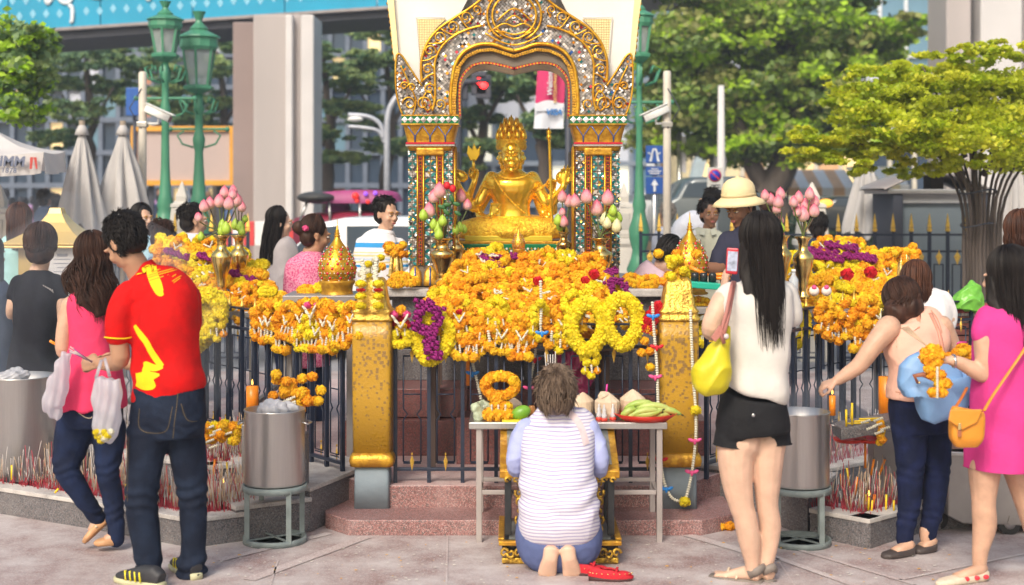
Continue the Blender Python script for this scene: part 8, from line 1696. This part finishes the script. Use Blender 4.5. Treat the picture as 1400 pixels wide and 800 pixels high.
for k in range(17):
 cx=XB+hw*2*((k+.5)/17-.5)*.97;pts=[V(cx+.022*math.cos(a)*q,Y0-.016,.062+.026*math.sin(a)*q)for a,q in[(j*.8+(k%2)*3,1-.1*j)for j in range(9)]];obj('carved_scroll',MB().tube(pts,[.009*(1-.06*j)for j in range(9)],6),CG,t)
obj('foot_rail',MB().box((XB,Y0+.01,.022),(hw*2-.03,.03,.03)),CG,t,False,.006)
zf,zb_=EYE-(640-HY)*7.2/FPX,EYE-(592-HY)*7.55/FPX
for sx in(-1,1):
 x=XB+sx*(hw-.045);obj('post',MB().box((x,7.2,(zf+zp)/2-.005),(.034,.034,zf-zp-.02)),BLG,t,False,.003);obj('post',MB().box((x,7.5,(zb_+zp)/2-.005),(.034,.034,zb_-zp-.04)),BLG,t,False,.003)
 for j in range(7):
  cz=zp+.03+j*.045;pts=[V(x-sx*(.055+.022*math.cos(a)*q),7.19,cz+.026*math.sin(a)*q)for a,q in[(i*.75+j*2.2,1-.1*i)for i in range(9)]];obj('gilt_bracket',MB().tube(pts,[.008*(1-.06*i)for i in range(9)],6),CG,t)
wF=82*7.17*2/FPX
def slope(u,v,h=0):return V(XB+u,7.17+.42*v,zf+(zb_-zf+.03)*v+h)
mb=MB();a_=[slope(-wF/2,0),slope(wF/2,0),slope(wF/2,1),slope(-wF/2,1)];mb.prism(a_,(0,0,-.025));obj('sloping_top',mb,GOLDP,t,False,.004)
mb=MB();mb.prism([slope(-wF/2+.035,.1,.004),slope(wF/2-.035,.1,.004),slope(wF/2-.035,.93,.004),slope(-wF/2+.035,.93,.004)],(0,0,-.003));obj('mirror_inlay',mb,MIR,t,False)
obj('gilt_edge',MB().box((XB,7.165,zf-.022),(wF,.03,.04)),GOLDP,t,False,.006)
for k in range(13):cx=XB+wF*((k+.5)/13-.5)*.95;obj('carved_scroll',MB().tube([V(cx+.016*math.cos(a)*q,7.15,zf-.05+.016*math.sin(a)*q)for a,q in[(j*.8,1-.1*j)for j in range(8)]],.006,5),CG,t)
RS=mat('red_suede',(.50,.008,.02),.75,0,.15,30,.3,120);STUD=mat('gilt_stud',(.80,.60,.25),.25,.8)
for i,(px,Y,lb,a)in enumerate(((803,6.90,'left of the pair of studded red loafers, partly hidden',.10),(834,6.80,'right of the pair of studded red loafers, nearer the viewer',.06))):
 c=V(P(px,0,Y).x,Y,0);d=V(math.cos(a),math.sin(a)*-1,0);x=V(-d.y,d.x,0);t=thing('red_shoe',lb,'shoe',c,'pair of red shoes');q=lambda f,s_,z:c+d*f+x*s_+V(0,0,z)
 so=MB().loft([(q(-.10,0,.012),x,.024,.011),(q(-.05,0,.012),x,.030,.011),(q(.04,0,.010),x,.036,.010),(q(.09,0,.011),x,.026,.009),(q(.105,0,.012),x,.01,.006)],16,3);obj('sole',so,mat('dark_sole',(.06,.02,.02),.7),t)
 N=24;vs=[]
 for j,(h,sc)in enumerate(((.014,1.0),(.034,1.02),(.052,.9),(.058,.80),(.05,.76))):
  for k in range(N):
   an=2*math.pi*k/N;fx=math.cos(an);fy=math.sin(an);w=.032+.006*fx;toe=max(0,fx)
   vs.append(q(.004+fx*.104*(sc if j<2 else(1-.22*(j-1)*.55-.10*toe*(j-1))),fy*w*sc,h*(1-.38*toe*min(1,j/2))+(.008 if fx<-.7 and j>1 else 0)))
 mb=MB();mb.add(vs,[(j*N+k,j*N+(k+1)%N,(j+1)*N+(k+1)%N,(j+1)*N+k)for j in range(4)for k in range(N)]);obj('upper',mb,RS,t)
 obj('toe_apron',MB().ell(q(.066,0,.036),(.036,.026,.012),Matrix.Rotation(.12,3,'Y'),14,8),RS,t);obj('bow',MB().tube([q(.03,-.02,.052),q(.035,0,.062),q(.03,.02,.052)],.006,6,rnd=True),RS,t)
 for k in range(12):an=math.pi+k*math.pi/11;obj('stud',MB().ell(q(.004+math.cos(an)*.1,math.sin(an)*.035,.040),.0032,seg=6,rings=4),STUD,t)
for i,(px,py)in enumerate(((985,722),(997,722))):c=G(px,py+4);o=link('fallen_marigold',POMO[i],None,TRS(c+V(0,0,.025),i,s=1.0));tag(o,'fallen orange marigold beside the step, %s of two'%('left' if i==0 else 'right'),'flower')
mb=MB()
for k in range(330):px,py=rr.uniform(250,1350),735+65*rr.random();c=G(px,py);a=rr.random()*6;r_=rr.uniform(.003,.010);mb.add([c+V(r_*math.cos(a+j*1.57)*rr.uniform(.6,1.4),r_*math.sin(a+j*1.57),.011)for j in range(4)],[(0,1,2,3)],rr.choice((0,0,0,1)))
stuff(tag(obj('fallen_petals',mb,[mat('petal_white',(.66,.63,.56),.7),MO[0]],None,False),'scattered white petals and crumbs on the paving','petals'))
WAXO=mat('orange_wax',(.85,.26,.01),.35,0,.1,12,sss=.25);WAXY=_mc['yellow_wax'];FLM=mat('flame',(1,.42,.06),.5,emit=3.5)
def candle(lb,px,ytop,ybot,Y,r,m_=WAXO,lit=False,lean=0,group=None):
 b,c=P(px+lean,ybot,Y),P(px,ytop,Y);t=thing('candle',lb,'candle',b,group);obj('wax',MB().tube([b,c],r,10),m_,t)
 obj('wick',MB().tube([c,c+V(0,0,.012)],.0015,4),DARKM,t)
 if lit:obj('flame',MB().lathe([(.001,0),(.0045,.006),(.0052,.012),(.003,.022),(.0005,.032)],c=c+V(0,0,.006),n=8),FLM,t)
candle('thick lit orange pillar candle between the red shirted man and the left bin',345,528,566,8.0,.034,lit=True);candle('lit orange candle below the hand of the bending woman',1138,541,568,7.9,.018,lit=True)
candle('thick orange pillar candle right beside the bending woman',1211,515,572,8.05,.04);candle('slim yellow candle left of a pair above the right bin',1157,560,583,7.75,.006,WAXY);candle('slim yellow candle right of a pair above the right bin',1165,551,581,7.75,.006,WAXY)
candle('tall orange taper behind the gate fence at left',640,476,527,8.35,.012)
tag(obj('pillar_stand',MB().box(P(345,0,8.0)*1 and V(P(345,0,8).x,8.0,.28),(.10,.10,.56-.03)),ALT,None,False,.004),'grey plinth carrying the lit pillar candle at left','stand')
tag(obj('pillar_stand',MB().box(V(P(1212,0,8.05).x,8.08,.27),(.16,.14,.54)),ALT,None,False,.004),'grey plinth carrying the orange pillar candle at right','stand')
tag(obj('candle_shelf',MB().prism([P(1150,586,7.75),P(1232,572,7.75),P(1232,588,7.75),P(1150,602,7.75)],(0,.22,0)),GRANITE,None,False,.004),'dark stone candle shelf between the right bin and the bending woman','shelf')
for i,(px,ys,ye,Y,m_,le)in enumerate(((1188,680,702,7.62,WAXY,-1),(1193,684,703,7.6,WAXY,-2),(1183,676,703,7.66,WAXY,1),(1196,676,700,7.7,WAXO,-4),(1212,676,702,7.62,WAXY,-1),(1222,684,698,7.6,WAXY,0),(1150,648,668,7.9,WAXO,1),(1158,640,664,7.9,WAXY,3),(1210,628,650,7.95,WAXO,-8),(1183,600,640,7.95,WAXO,0),(1195,628,650,7.95,WAXO,-4),(1172,652,676,7.75,WAXO,-3),(305,664,702,7.85,WAXY,-3),(301,672,704,7.82,WAXY,2),(172,662,688,7.95,WAXY,0),(232,664,690,7.85,WAXO,0),(246,676,698,7.8,WAXY,2),(180,608,634,8.35,WAXO,0),(294,628,650,8.1,WAXO,-2),(310,632,652,8.1,WAXY,2),(16,636,656,8.3,WAXY,0),(80,668,674,7.95,WAXY,-5))):
 side='right' if px>700 else 'left';candle('%s candle among the joss sticks of the %s trough, %s'%('yellow' if m_ is WAXY else 'orange',side,['first','second','third','leaning','fifth','shortest','inner one','inner slanted','strongly leaning','tallest','inner leaning','middle','front pair left','front pair right','beside the walking foot','between the trouser legs','low one by the trousers','by the knee','inner near bin','inner yellow','far left','lying low'][i]),px,ys,ye,Y,.0055 if m_ is WAXY else .007,m_,i in(0,12),le,'candles in the %s trough'%side)
for i,(px,py,rz,lx)in enumerate(((1183,575,.2,1),(1172,578,-.1,1),(1190,572,.05,1),(293,706,.4,1))):
 c=P(px,py,7.78 if px>700 else 7.62);tag(obj('fallen_candle',MB().tube([c-V(.06,0,.004),c+V(.06,.02*rz,.008*rz)],.005,6),WAXY,None),['yellow candle lying lowest on the candle shelf','yellow candle lying left on the candle shelf','yellow candle lying uppermost on the candle shelf','yellow candle fallen on the left trough kerb'][i],'candle')
for i,(px,py,Y,k,lb)in enumerate(((1206,640-60,7.7,0,'small jasmine and marigold string over the edge of the candle shelf'),(404,545,7.75,1,'heap of orange garlands behind the left bin'),(302,590,8.0,2,'yellow and orange garlands lying in the left trough'))):
 t=thing('loose_garland',lb,'garland',P(px,py,Y))
 n=(6,46,44)[i]
 for j in range(n):lk('blossom',(POMO+POMY)[(j*7)%(5 if i==2 else 3)],t,TRS(V(rr.gauss(0,(.01,.055,.07)[i])+(.0 if i!=1 else(j-23)*.0015),rr.gauss(0,.02),(-.02*j if i==0 else rr.gauss(0,(.0,.05,.032)[i])-(j-23)*.0022*(i==1))),rr.random()*6,s=.95 if i else .7))
 for j in range(6):lk('jasmine',JSEG,t,TRS(V(rr.gauss(0,.04),-.045,rr.gauss(0,.03)),0,.3,1.2,1.0))
tag(obj('garland_prop',MB().box(V(P(404,0,7.8).x,7.84,.27),(.12,.1,.5)),GRANITE,None,False,.004),'stone stub supporting the garland heap behind the left bin','stone')
for px,lb in((1160,'flat red plastic tray at the left on the inner right trough'),(1188,'flat red plastic tray at the right on the inner right trough')):tag(obj('red_tray',MB().lathe([(.001,.0),(.07,0),(.085,.02),(.08,.02),(.066,.004),(.001,.004)],c=P(px,604,7.95),n=20),RP),lb,'tray')
def sheetbag(lb,pts,Y,dep,m_,cat='bag',n=10,name='handbag',post=None,bulge=1.0,power=2.5):
 """soft bag lofted from rows of (x left, x right, y)"""
 t=thing(name,lb,cat,P((pts[0][0]+pts[0][1])/2,pts[0][2],Y));mb=MB();mb.loft([(P((a+b)/2,y,Y),V(1,0,0),max(.004,(b-a)/2*Y/FPX),dep*(.35+.65*math.sin(math.pi*min(.98,max(.08,i/(len(pts)-1))))))for i,(a,b,y)in enumerate(sm(pts,3))for _ in(0,)]if 0 else[(P((a+b)/2,y,Y),V(1,0,0),max(.004,(b-a)/2*Y/FPX),max(.006,dep*w))for a,b,y,w in sm(pts,3)],22,power)
 o=remesh('body',mb,m_,t,.006,2,post);return t,o
PL=mat('white_carrier_film',(.72,.72,.78),.3,0,.05,8,.3,14,thin=.45,stretch=(3,3,.3),alpha=.62)
def crink(co,no):return co+no*(.004*np.sin(co[:,0]*160+3*np.sin(co[:,2]*12))+.003*np.sin(co[:,2]*60+co[:,0]*40))[:,None]
t,o=sheetbag('white plastic carrier bag of flowers hanging from the red shirted man\'s hand',[(131,165,517,.6),(127,166,535,.9),(127,166,560,1),(127,165,580,1),(133,160,597,.9),(140,152,606,.5)],6.62,.05,PL,'plastic bag',name='carrier_bag',post=crink)
for a,b in(((131,518),(139,492)),((150,515),(143,490))):obj('bag_handle',MB().tube([P(a[0],a[1],6.62),P((a[0]+b[0])/2,(a[1]+b[1])/2,6.61),P(b[0],b[1],6.66)],.008,6,flat=.3),PL,t)
t2=thing('bagged_flowers','yellow and white blossoms showing at the bottom of the carrier bag','flowers',P(146,594,6.60))
for k in range(12):lk('blossom',POMY[1]if k%2 else bpy.data.meshes['white_bloom'],t2,TRS(V(rr.gauss(0,.022),-.045+rr.gauss(0,.006),rr.gauss(0,.012)),s=.55))
t,o=sheetbag('thin white plastic bag held by the woman in pink',[(84,97,482,.5),(72,96,510,.9),(62,92,535,1),(57,86,553,1),(64,84,562,.7),(76,88,572,.4)],7.12,.05,PL,'plastic bag',name='carrier_bag',post=crink)
t=thing('incense_bundle','short bundle of pink ended incense sticks in the red shirted man\'s hand','incense',P(110,484,6.7))
for k in range(9):obj('incense_stick',MB().tube([P(126+rr.gauss(0,.6),495+rr.gauss(0,.7),6.85),P(97+rr.gauss(0,2.2),477+rr.gauss(0,2.2),6.80)],.0022,4),STICKM[2]if k%3 else mat('purple_stick',(.30,.02,.22),.6),t)
t=thing('incense_bundle','fan of incense sticks held up by the woman in the black dress','incense',P(68,398,8.9))
for k in range(6):obj('incense_stick',MB().tube([P(76,412,9.02),P(59+k*2.5,390+k*1.2,8.9)],.003,4),STICKM[2],t)
tag(obj('orange_candle',MB().tube([P(68,466,7.3),P(80,473,7.32)],.007,7),WAXO),'short orange candle in the pink woman\'s hand','candle')
YB=mat('mustard_leather',(.54,.46,.008),.42,0,.1,8,.15,30)
t,o=sheetbag('slouchy mustard yellow leather shoulder bag of the woman in white',[(991,997,446,.35),(980,1000,462,.5),(968,1000,480,.8),(955,1000,500,1),(945,999,516,1),(952,995,530,.9),(964,985,538,.6)],6.60,.07,YB,name='shoulder_bag',post=folds(.006,(26,26,20),4))
PKL=mat('pink_brown_leather',(.42,.16,.13),.5,0,.1,8);
for dx,dy in((0,-.0),(5,.05)):obj('strap',MB().tube([P(990+dx*.3,470,6.54+dy),P(985+dx,455,6.53),P(994+dx*.7,425,6.56+dy*.3),P(999+dx*.6,398,6.58+dy),P(1002+dx*.5,385,6.66+dy)],.009,6,flat=.35),PKL,t)
obj('leather_tab',MB().prism([P(972,462,6.53),P(984,444,6.53),P(990,455,6.53),P(978,468,6.53)],(0,.01,0)),PKL,t,False,.003);obj('charm',MB().ell(P(993,460,6.50),.012),mat('bead_white',(.6,.5,.5),.3),t)
t=thing('mobile_phone','phone in a red case held up beside the long black hair','phone',P(1001,357,6.86));c=P(1001,357,6.86);M=Matrix.Rotation(.06,3,'Y')@Matrix.Rotation(-.25,3,'Z')
obj('case',MB().box(c,(.056,.012,.122),M=M),mat('red_case',(.60,.02,.04),.35),t,False,.006);obj('screen',MB().box(c+M@V(.002,-.0075,0),(.046,.002,.092),M=M),mat('phone_screen',(.35,.38,.48),.1,0,.5,30,emit=.35),t,False)
BB=mat('sky_blue_leather',(.18,.34,.60),.5,0,.08,8,.15,40)
t,o=sheetbag('large pale blue tote bag slung at the hip of the bending woman',[(1262,1312,487,.3),(1228,1326,511,.55),(1231,1327,525,.85),(1240,1324,545,1),(1251,1296,562,.9),(1260,1276,575,.6)],7.0,.10,BB,name='tote_bag',post=folds(.004,(18,18,18),8),power=3.2)
BRL=mat('brown_strap_leather',(.32,.11,.05),.5,0,.1,9)
obj('handle',MB().tube([P(1255,524,6.89),P(1250,514,6.88),P(1262,512,6.88),P(1280,520,6.88),P(1284,528,6.9)],.012,6,flat=.4),BRL,t);obj('rivet',MB().ell(P(1257,523,6.875),.006),STUD,t)
for q in([(1290,485,7.02),(1284,455,7.05),(1272,428,7.15)],):obj('shoulder_strap',MB().tube([P(*a)for a in sm(q,4)],.009,6,flat=.4),mat('peach_strap',(.60,.26,.18),.5),t)
t=thing('incense_bundle','pale incense sticks pointing up left from the marigold garland at right','incense',P(1250,460,6.95))
for k in range(6):obj('incense_stick',MB().tube([P(1277+k*.8,480+k*1.5,6.85),P(1231+k*2,448-k*.4,6.95)],.0024,4),STICKM[0],t)
t=thing('held_garland','orange marigold garland dangling from the hand of the woman in pink dress','garland',P(1280,490,6.68))
for dx,dy in((-14,-8),(-7,-13),(0,-12),(5,-5),(2,4),(-5,8),(-13,3),(-16,-2),(-10,13),(-3,14),(-1,24),(6,22),(-6,22),(10,32),(4,34),(14,34),(2,44),(-4,46),(8,46),(-10,0),(-3,-3),(-8,-6)):lk('blossom',POMO[abs(dx+dy)%3],t,TRS(V(dx,0,-dy)*.0034*1.0,rr.random()*6,s=.86))
for dy in(10,16,28,40):lk('jasmine',JSEG,t,TRS(V(-.005,-.035,-dy*.0034),s=.8))
t=thing('marigold_bunch','orange marigold bunch with a pink straw behind the hand of the woman in pink dress','flowers',P(1312,482,7.15))
for k in range(14):lk('blossom',POMO[k%3],t,TRS(V(rr.gauss(0,.03),rr.gauss(0,.02),rr.gauss(0,.022)),s=.95))
obj('straw',MB().tube([P(1308,470,7.1),P(1312,468,7.1),P(1322,468,7.1)],.004,6),_mc['pink_straw'],t)
TB=mat('tan_satchel_leather',(.62,.24,.02),.42,0,.1,9,.12,40)
t,o=sheetbag('small tan leather satchel with a flap worn by the woman in pink dress',[(1302,1346,559,.5),(1299,1346,568,.9),(1298,1345,585,1),(1299,1343,600,1),(1306,1336,611,.6)],6.56,.045,TB,name='satchel',power=4)
obj('flap',MB().prism([P(1300,560,6.505),P(1344,560,6.505),P(1336,578,6.50),P(1316,588,6.498),P(1297,575,6.50)],(0,.012,0)),TB,t,False,.005);obj('buckle',MB().box(P(1312,583,6.492),(.014,.006,.03)),STUD,t,False,.002);obj('buckle_strap',MB().box(P(1312,592,6.50),(.016,.006,.035)),BRL,t,False,.002)
obj('shoulder_strap',MB().tube([P(*a)for a in sm([(1345,562,6.56),(1358,540,6.60),(1380,508,6.62),(1402,475,6.64),(1420,440,6.7)],4)],.009,6,flat=.45),TB,t);obj('shoulder_strap',MB().tube([P(*a)for a in sm([(1303,562,6.56),(1314,545,6.64),(1322,530,6.72)],4)],.008,6,flat=.45),mat('tan_strap_shade',(.50,.14,.02),.5),t)
t=thing('teal_tray','bright teal tray carried at the right altar behind the gilded post','tray',P(960,390,8.7));obj('tray',MB().prism([P(934,384,8.7),P(986,388,8.7),P(986,397,8.7),P(934,393,8.7)],(0,.16,0)),mat('teal_plastic',(.01,.36,.25),.35),t,False,.006)
for i,px in enumerate((950,962,974)):o=tag(obj('black_cup',MB().lathe([(.022,0),(.024,.04),(.02,.058),(.001,.058)],c=P(px,386,8.78),n=14),BLG),'dark cup standing on the teal tray, %s of three'%['left','middle','right'][i],'cup')
for i,(a,b)in enumerate((((943,365),(968,377)),((975,376),(1000,375)),((975,380),(998,381)))):tag(obj('orange_candle',MB().tube([P(*a,8.85),P(*b,8.85)],.012,8),WAXO),['orange candle slanting down from the helmeted man\'s hand','upper of two orange candles on the right altar','lower of two orange candles on the right altar'][i],'candle')
t=thing('water_bottle','small clear water bottle left of the right altar vase','bottle',P(1085,398,9.1));obj('bottle',MB().lathe([(.03,0),(.03,.09),(.012,.12),(.012,.135)],c=P(1085,402,9.1),n=14),mat('clear_plastic',(.62,.70,.78),.08,0,.1,4,alpha=.6),t);obj('cap',MB().lathe([(.014,0),(.014,.018),(.001,.018)],c=P(1085,402,9.1)+V(0,0,.136),n=12),WHITEP,t)
t=thing('slatted_stall','low stall with reddish slatted front behind the bending woman','stall',(P(1320,0,10.2).x,10.2,0));RS2=mat('faded_red_slat',(.30,.10,.08),.7,0,.15,6);
for k in range(7):obj('slat',MB().box((P(1330,0,10.2).x,10.2,EYE-(436+k*9-HY)*10.2/FPX),(.75,.03,.036)),RS2,t,False,.003)
obj('counter',MB().box((P(1330,0,10.2).x,10.45,EYE-(425-HY)*10.2/FPX),(.8,.55,.03)),mat('counter_red',(.40,.05,.05),.5),t,False,.004);obj('carcass',MB().box((P(1330,0,10.2).x,10.5,.42),(.72,.45,.84)),DARKM,t,False)
o=sheetbag('bright green plastic bag on the reddish stall counter',[(1328,1338,386,.3),(1315,1342,398,.8),(1305,1345,410,1),(1300,1345,424,.9)],10.1,.08,mat('green_film',(.22,.60,.08),.3,0,.1,8,.4,20,thin=.3),'plastic bag',name='green_bag',post=folds(.012,(30,30,30),3))
for lb,px,py,Y,m_ in(('pink hair flower in the magenta bloused woman\'s bun',418,312,10.2,PNKB),):tag(link('hair_flower',m_,None,TRS(P(px,py,Y),s=.9)),lb,'hair flower')
SMK=bpy.data.materials.new('incense_smoke');SMK.use_nodes=True;SMK.node_tree.nodes.clear();pv=nd(SMK,'ShaderNodeVolumePrincipled');oo=nd(SMK,'ShaderNodeOutputMaterial');pv.inputs['Color'].default_value=(.80,.87,1,1);SMK.node_tree.links.new(pv.outputs[0],oo.inputs['Volume'])
tc=nd(SMK,'ShaderNodeTexCoord');n_=nd(SMK,'ShaderNodeTexNoise');n_.inputs['Scale'].default_value=1.6;n_.inputs['Detail'].default_value=3;n_.inputs['Distortion'].default_value=1.2;mr=nd(SMK,'ShaderNodeMapRange');mr.inputs['From Min'].default_value=.42;mr.inputs['From Max'].default_value=.75;mr.inputs['To Min'].default_value=0;mr.inputs['To Max'].default_value=.8
SMK.node_tree.links.new(tc.outputs['Object'],n_.inputs['Vector']);SMK.node_tree.links.new(n_.outputs[0],mr.inputs[0]);SMK.node_tree.links.new(mr.outputs[0],pv.inputs['Density'])
for c,r,lb in(((-3.1,9.1,.85),(1.4,1.0,1.0),'drifting blue incense smoke over the left trough and bins'),((2.0,8.5,.35),(.7,.5,.42),'thin incense smoke over the right trough')):
 stuff(tag(obj('incense_smoke',MB().ell(c,r,None,20,12),SMK),lb,'smoke'))
HZ=bpy.data.materials.new('air_haze');HZ.use_nodes=True;HZ.node_tree.nodes.clear();pv=nd(HZ,'ShaderNodeVolumePrincipled');oo=nd(HZ,'ShaderNodeOutputMaterial');pv.inputs['Color'].default_value=(.80,.88,1,1);pv.inputs['Density'].default_value=HAZE;pv.inputs['Anisotropy'].default_value=.2
HZ.node_tree.links.new(pv.outputs[0],oo.inputs['Volume'])
mb=MB().box((0,35,11.5),(170,110,25));stuff(tag(obj('haze',mb,HZ,None,False),'pale blue city haze and incense smoke filling the street','haze'))
for o in list(bpy.data.objects):
 if '_w' in o:del o['_w']
